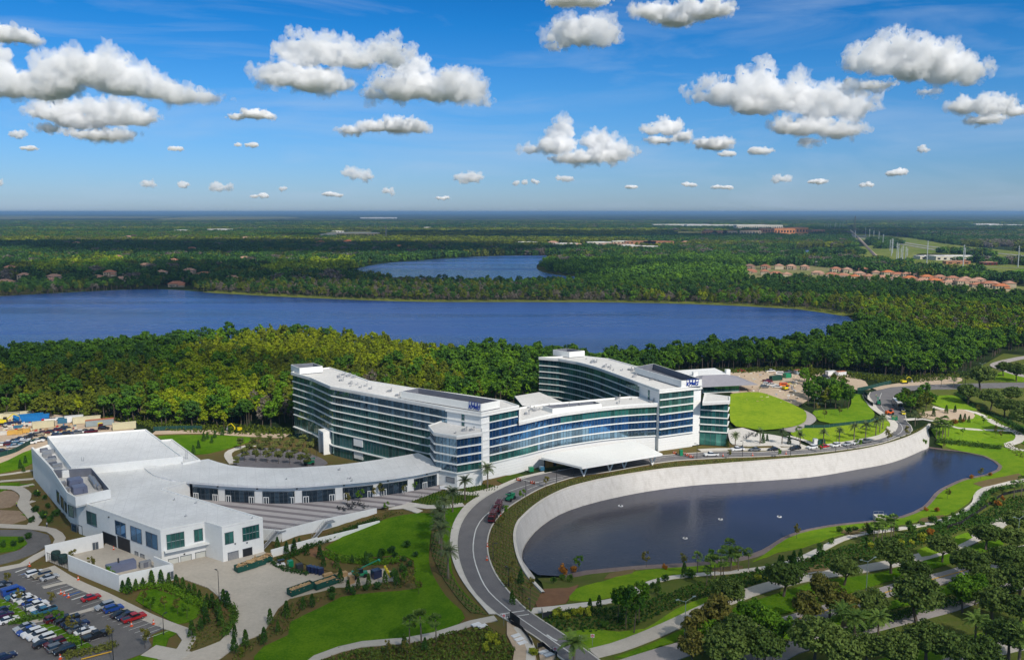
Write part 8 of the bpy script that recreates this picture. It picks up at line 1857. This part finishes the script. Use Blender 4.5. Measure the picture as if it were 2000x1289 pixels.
SMC = sorted([(293,349,14,8),(358,353,18,6),(436,357,24,10),(505,373,20,5),(553,361,9,5),(650,371,22,5),(700,332,24,9),(760,366,13,6),(920,341,34,8),(868,378,16,3),(1015,348,13,5),(1045,347,9,4),(1102,341,18,5),(1225,356,22,3),(1528,343,18,8),(1585,345,26,5),(1740,328,32,6),(1803,283,15,6),(1495,288,36,6),(480,276,22,5),(350,283,20,4),(60,281,20,4),(30,256,18,7),(1418,292,20,5),(1340,352,20,4),(1410,356,26,4),(1690,352,14,4),(0,350,8,6)])
for i, b in enumerate(SMC):
    bx, by, rx, ry = b; q_ = random.Random(i * 7 + 3); cloud([(bx + rx * q_.uniform(-.7, .7), by + ry * q_.uniform(-.3, .5), rx * q_.uniform(.25, .5), ry * q_.uniform(.6, 1.35)) for _ in range(5)], 'small distant cloud low in the sky, %s from the left of the small ones' % nth(i), 200 + i, .8)
# clouds overhead behind the camera, whose shade lies on the land
def shade_cloud(gx, gy, rx, ry, tau, seed, label, alt=1150.0):
    t = alt / math.tan(SUN_EL); cx, cyy = gx + SUN_V.x * t, gy + SUN_V.y * t; r = random.Random(seed); bm = Puffs(); th = 55.0
    for i in range(30):
        a = r.random() * 6.283; q = math.sqrt(r.random()) * .8; s = r.uniform(.25, .45)
        bm.add((rx * q * math.cos(a), ry * q * math.sin(a), r.uniform(-8, 12)), (rx * s, ry * s, th * .5))
    me = bm.mesh('cloud'); o = bpy.data.objects.new('cloud', me); COL.objects.link(o); o.location = (cx, cyy, alt)
    rm = o.modifiers.new('r', 'REMESH'); rm.mode = 'VOXEL'; rm.voxel_size = max(rx, ry) / 45
    for sc, am in ((90, 30), (35, 12)):
        dm = o.modifiers.new('d', 'DISPLACE'); dm.texture = cloud_tex(sc * max(1, rx / 200)); dm.texture_coords = 'GLOBAL'; dm.strength = am; dm.mid_level = .5
    me.materials.append(cloud_mat('cloud', tau / (th / math.sin(SUN_EL)))); tag(o, label, 'cloud', 'clouds')
shade_cloud(-110, 225, 190, 110, .75, 1, 'thin low cloud overhead shading the hall, the car park and the lawn')
shade_cloud(-240, 500, 160, 60, 1.0, 2, 'thin low cloud shading the forest left of the hotel')
shade_cloud(60, 200, 130, 45, .5, 7, 'thin low cloud shading the foot of the drive and the boulevard')
shade_cloud(-380, 1330, 560, 230, 2.6, 3, 'low cloud shading the woods between the two lakes')
shade_cloud(-800, 2250, 1000, 420, 3.2, 4, 'broad low cloud shading the far western woods')
shade_cloud(300, 3500, 1400, 500, 3.0, 5, 'broad cloud shading the plain beyond the second lake', 2400.0)
shade_cloud(120, 560, 110, 40, .7, 6, 'small low cloud shading the woods behind the hotel')
shade_cloud(1700, 4200, 900, 500, 3.0, 9, 'broad cloud shading the woods beyond the highway', 2600.0)
shade_cloud(150, 1500, 260, 90, 1.6, 10, 'small cloud shading the spit between the lakes')
def haze():
    mb = MB(); mb.box((0, 0, -9.5), (126000, 126000, 122.0))
    m = bpy.data.materials.new('haze'); m.use_nodes = True; nt = m.node_tree; nt.nodes.clear()
    o = nt.nodes.new('ShaderNodeOutputMaterial'); v = nt.nodes.new('ShaderNodeVolumePrincipled')
    v.inputs['Density'].default_value = 5.5e-5; v.inputs['Color'].default_value = (0.33, 0.56, 0.88, 1); v.inputs['Anisotropy'].default_value = 0.2
    nt.links.new(v.outputs[0], o.inputs['Volume'])
    tag(mb.build('haze', m), kind='stuff')
haze()
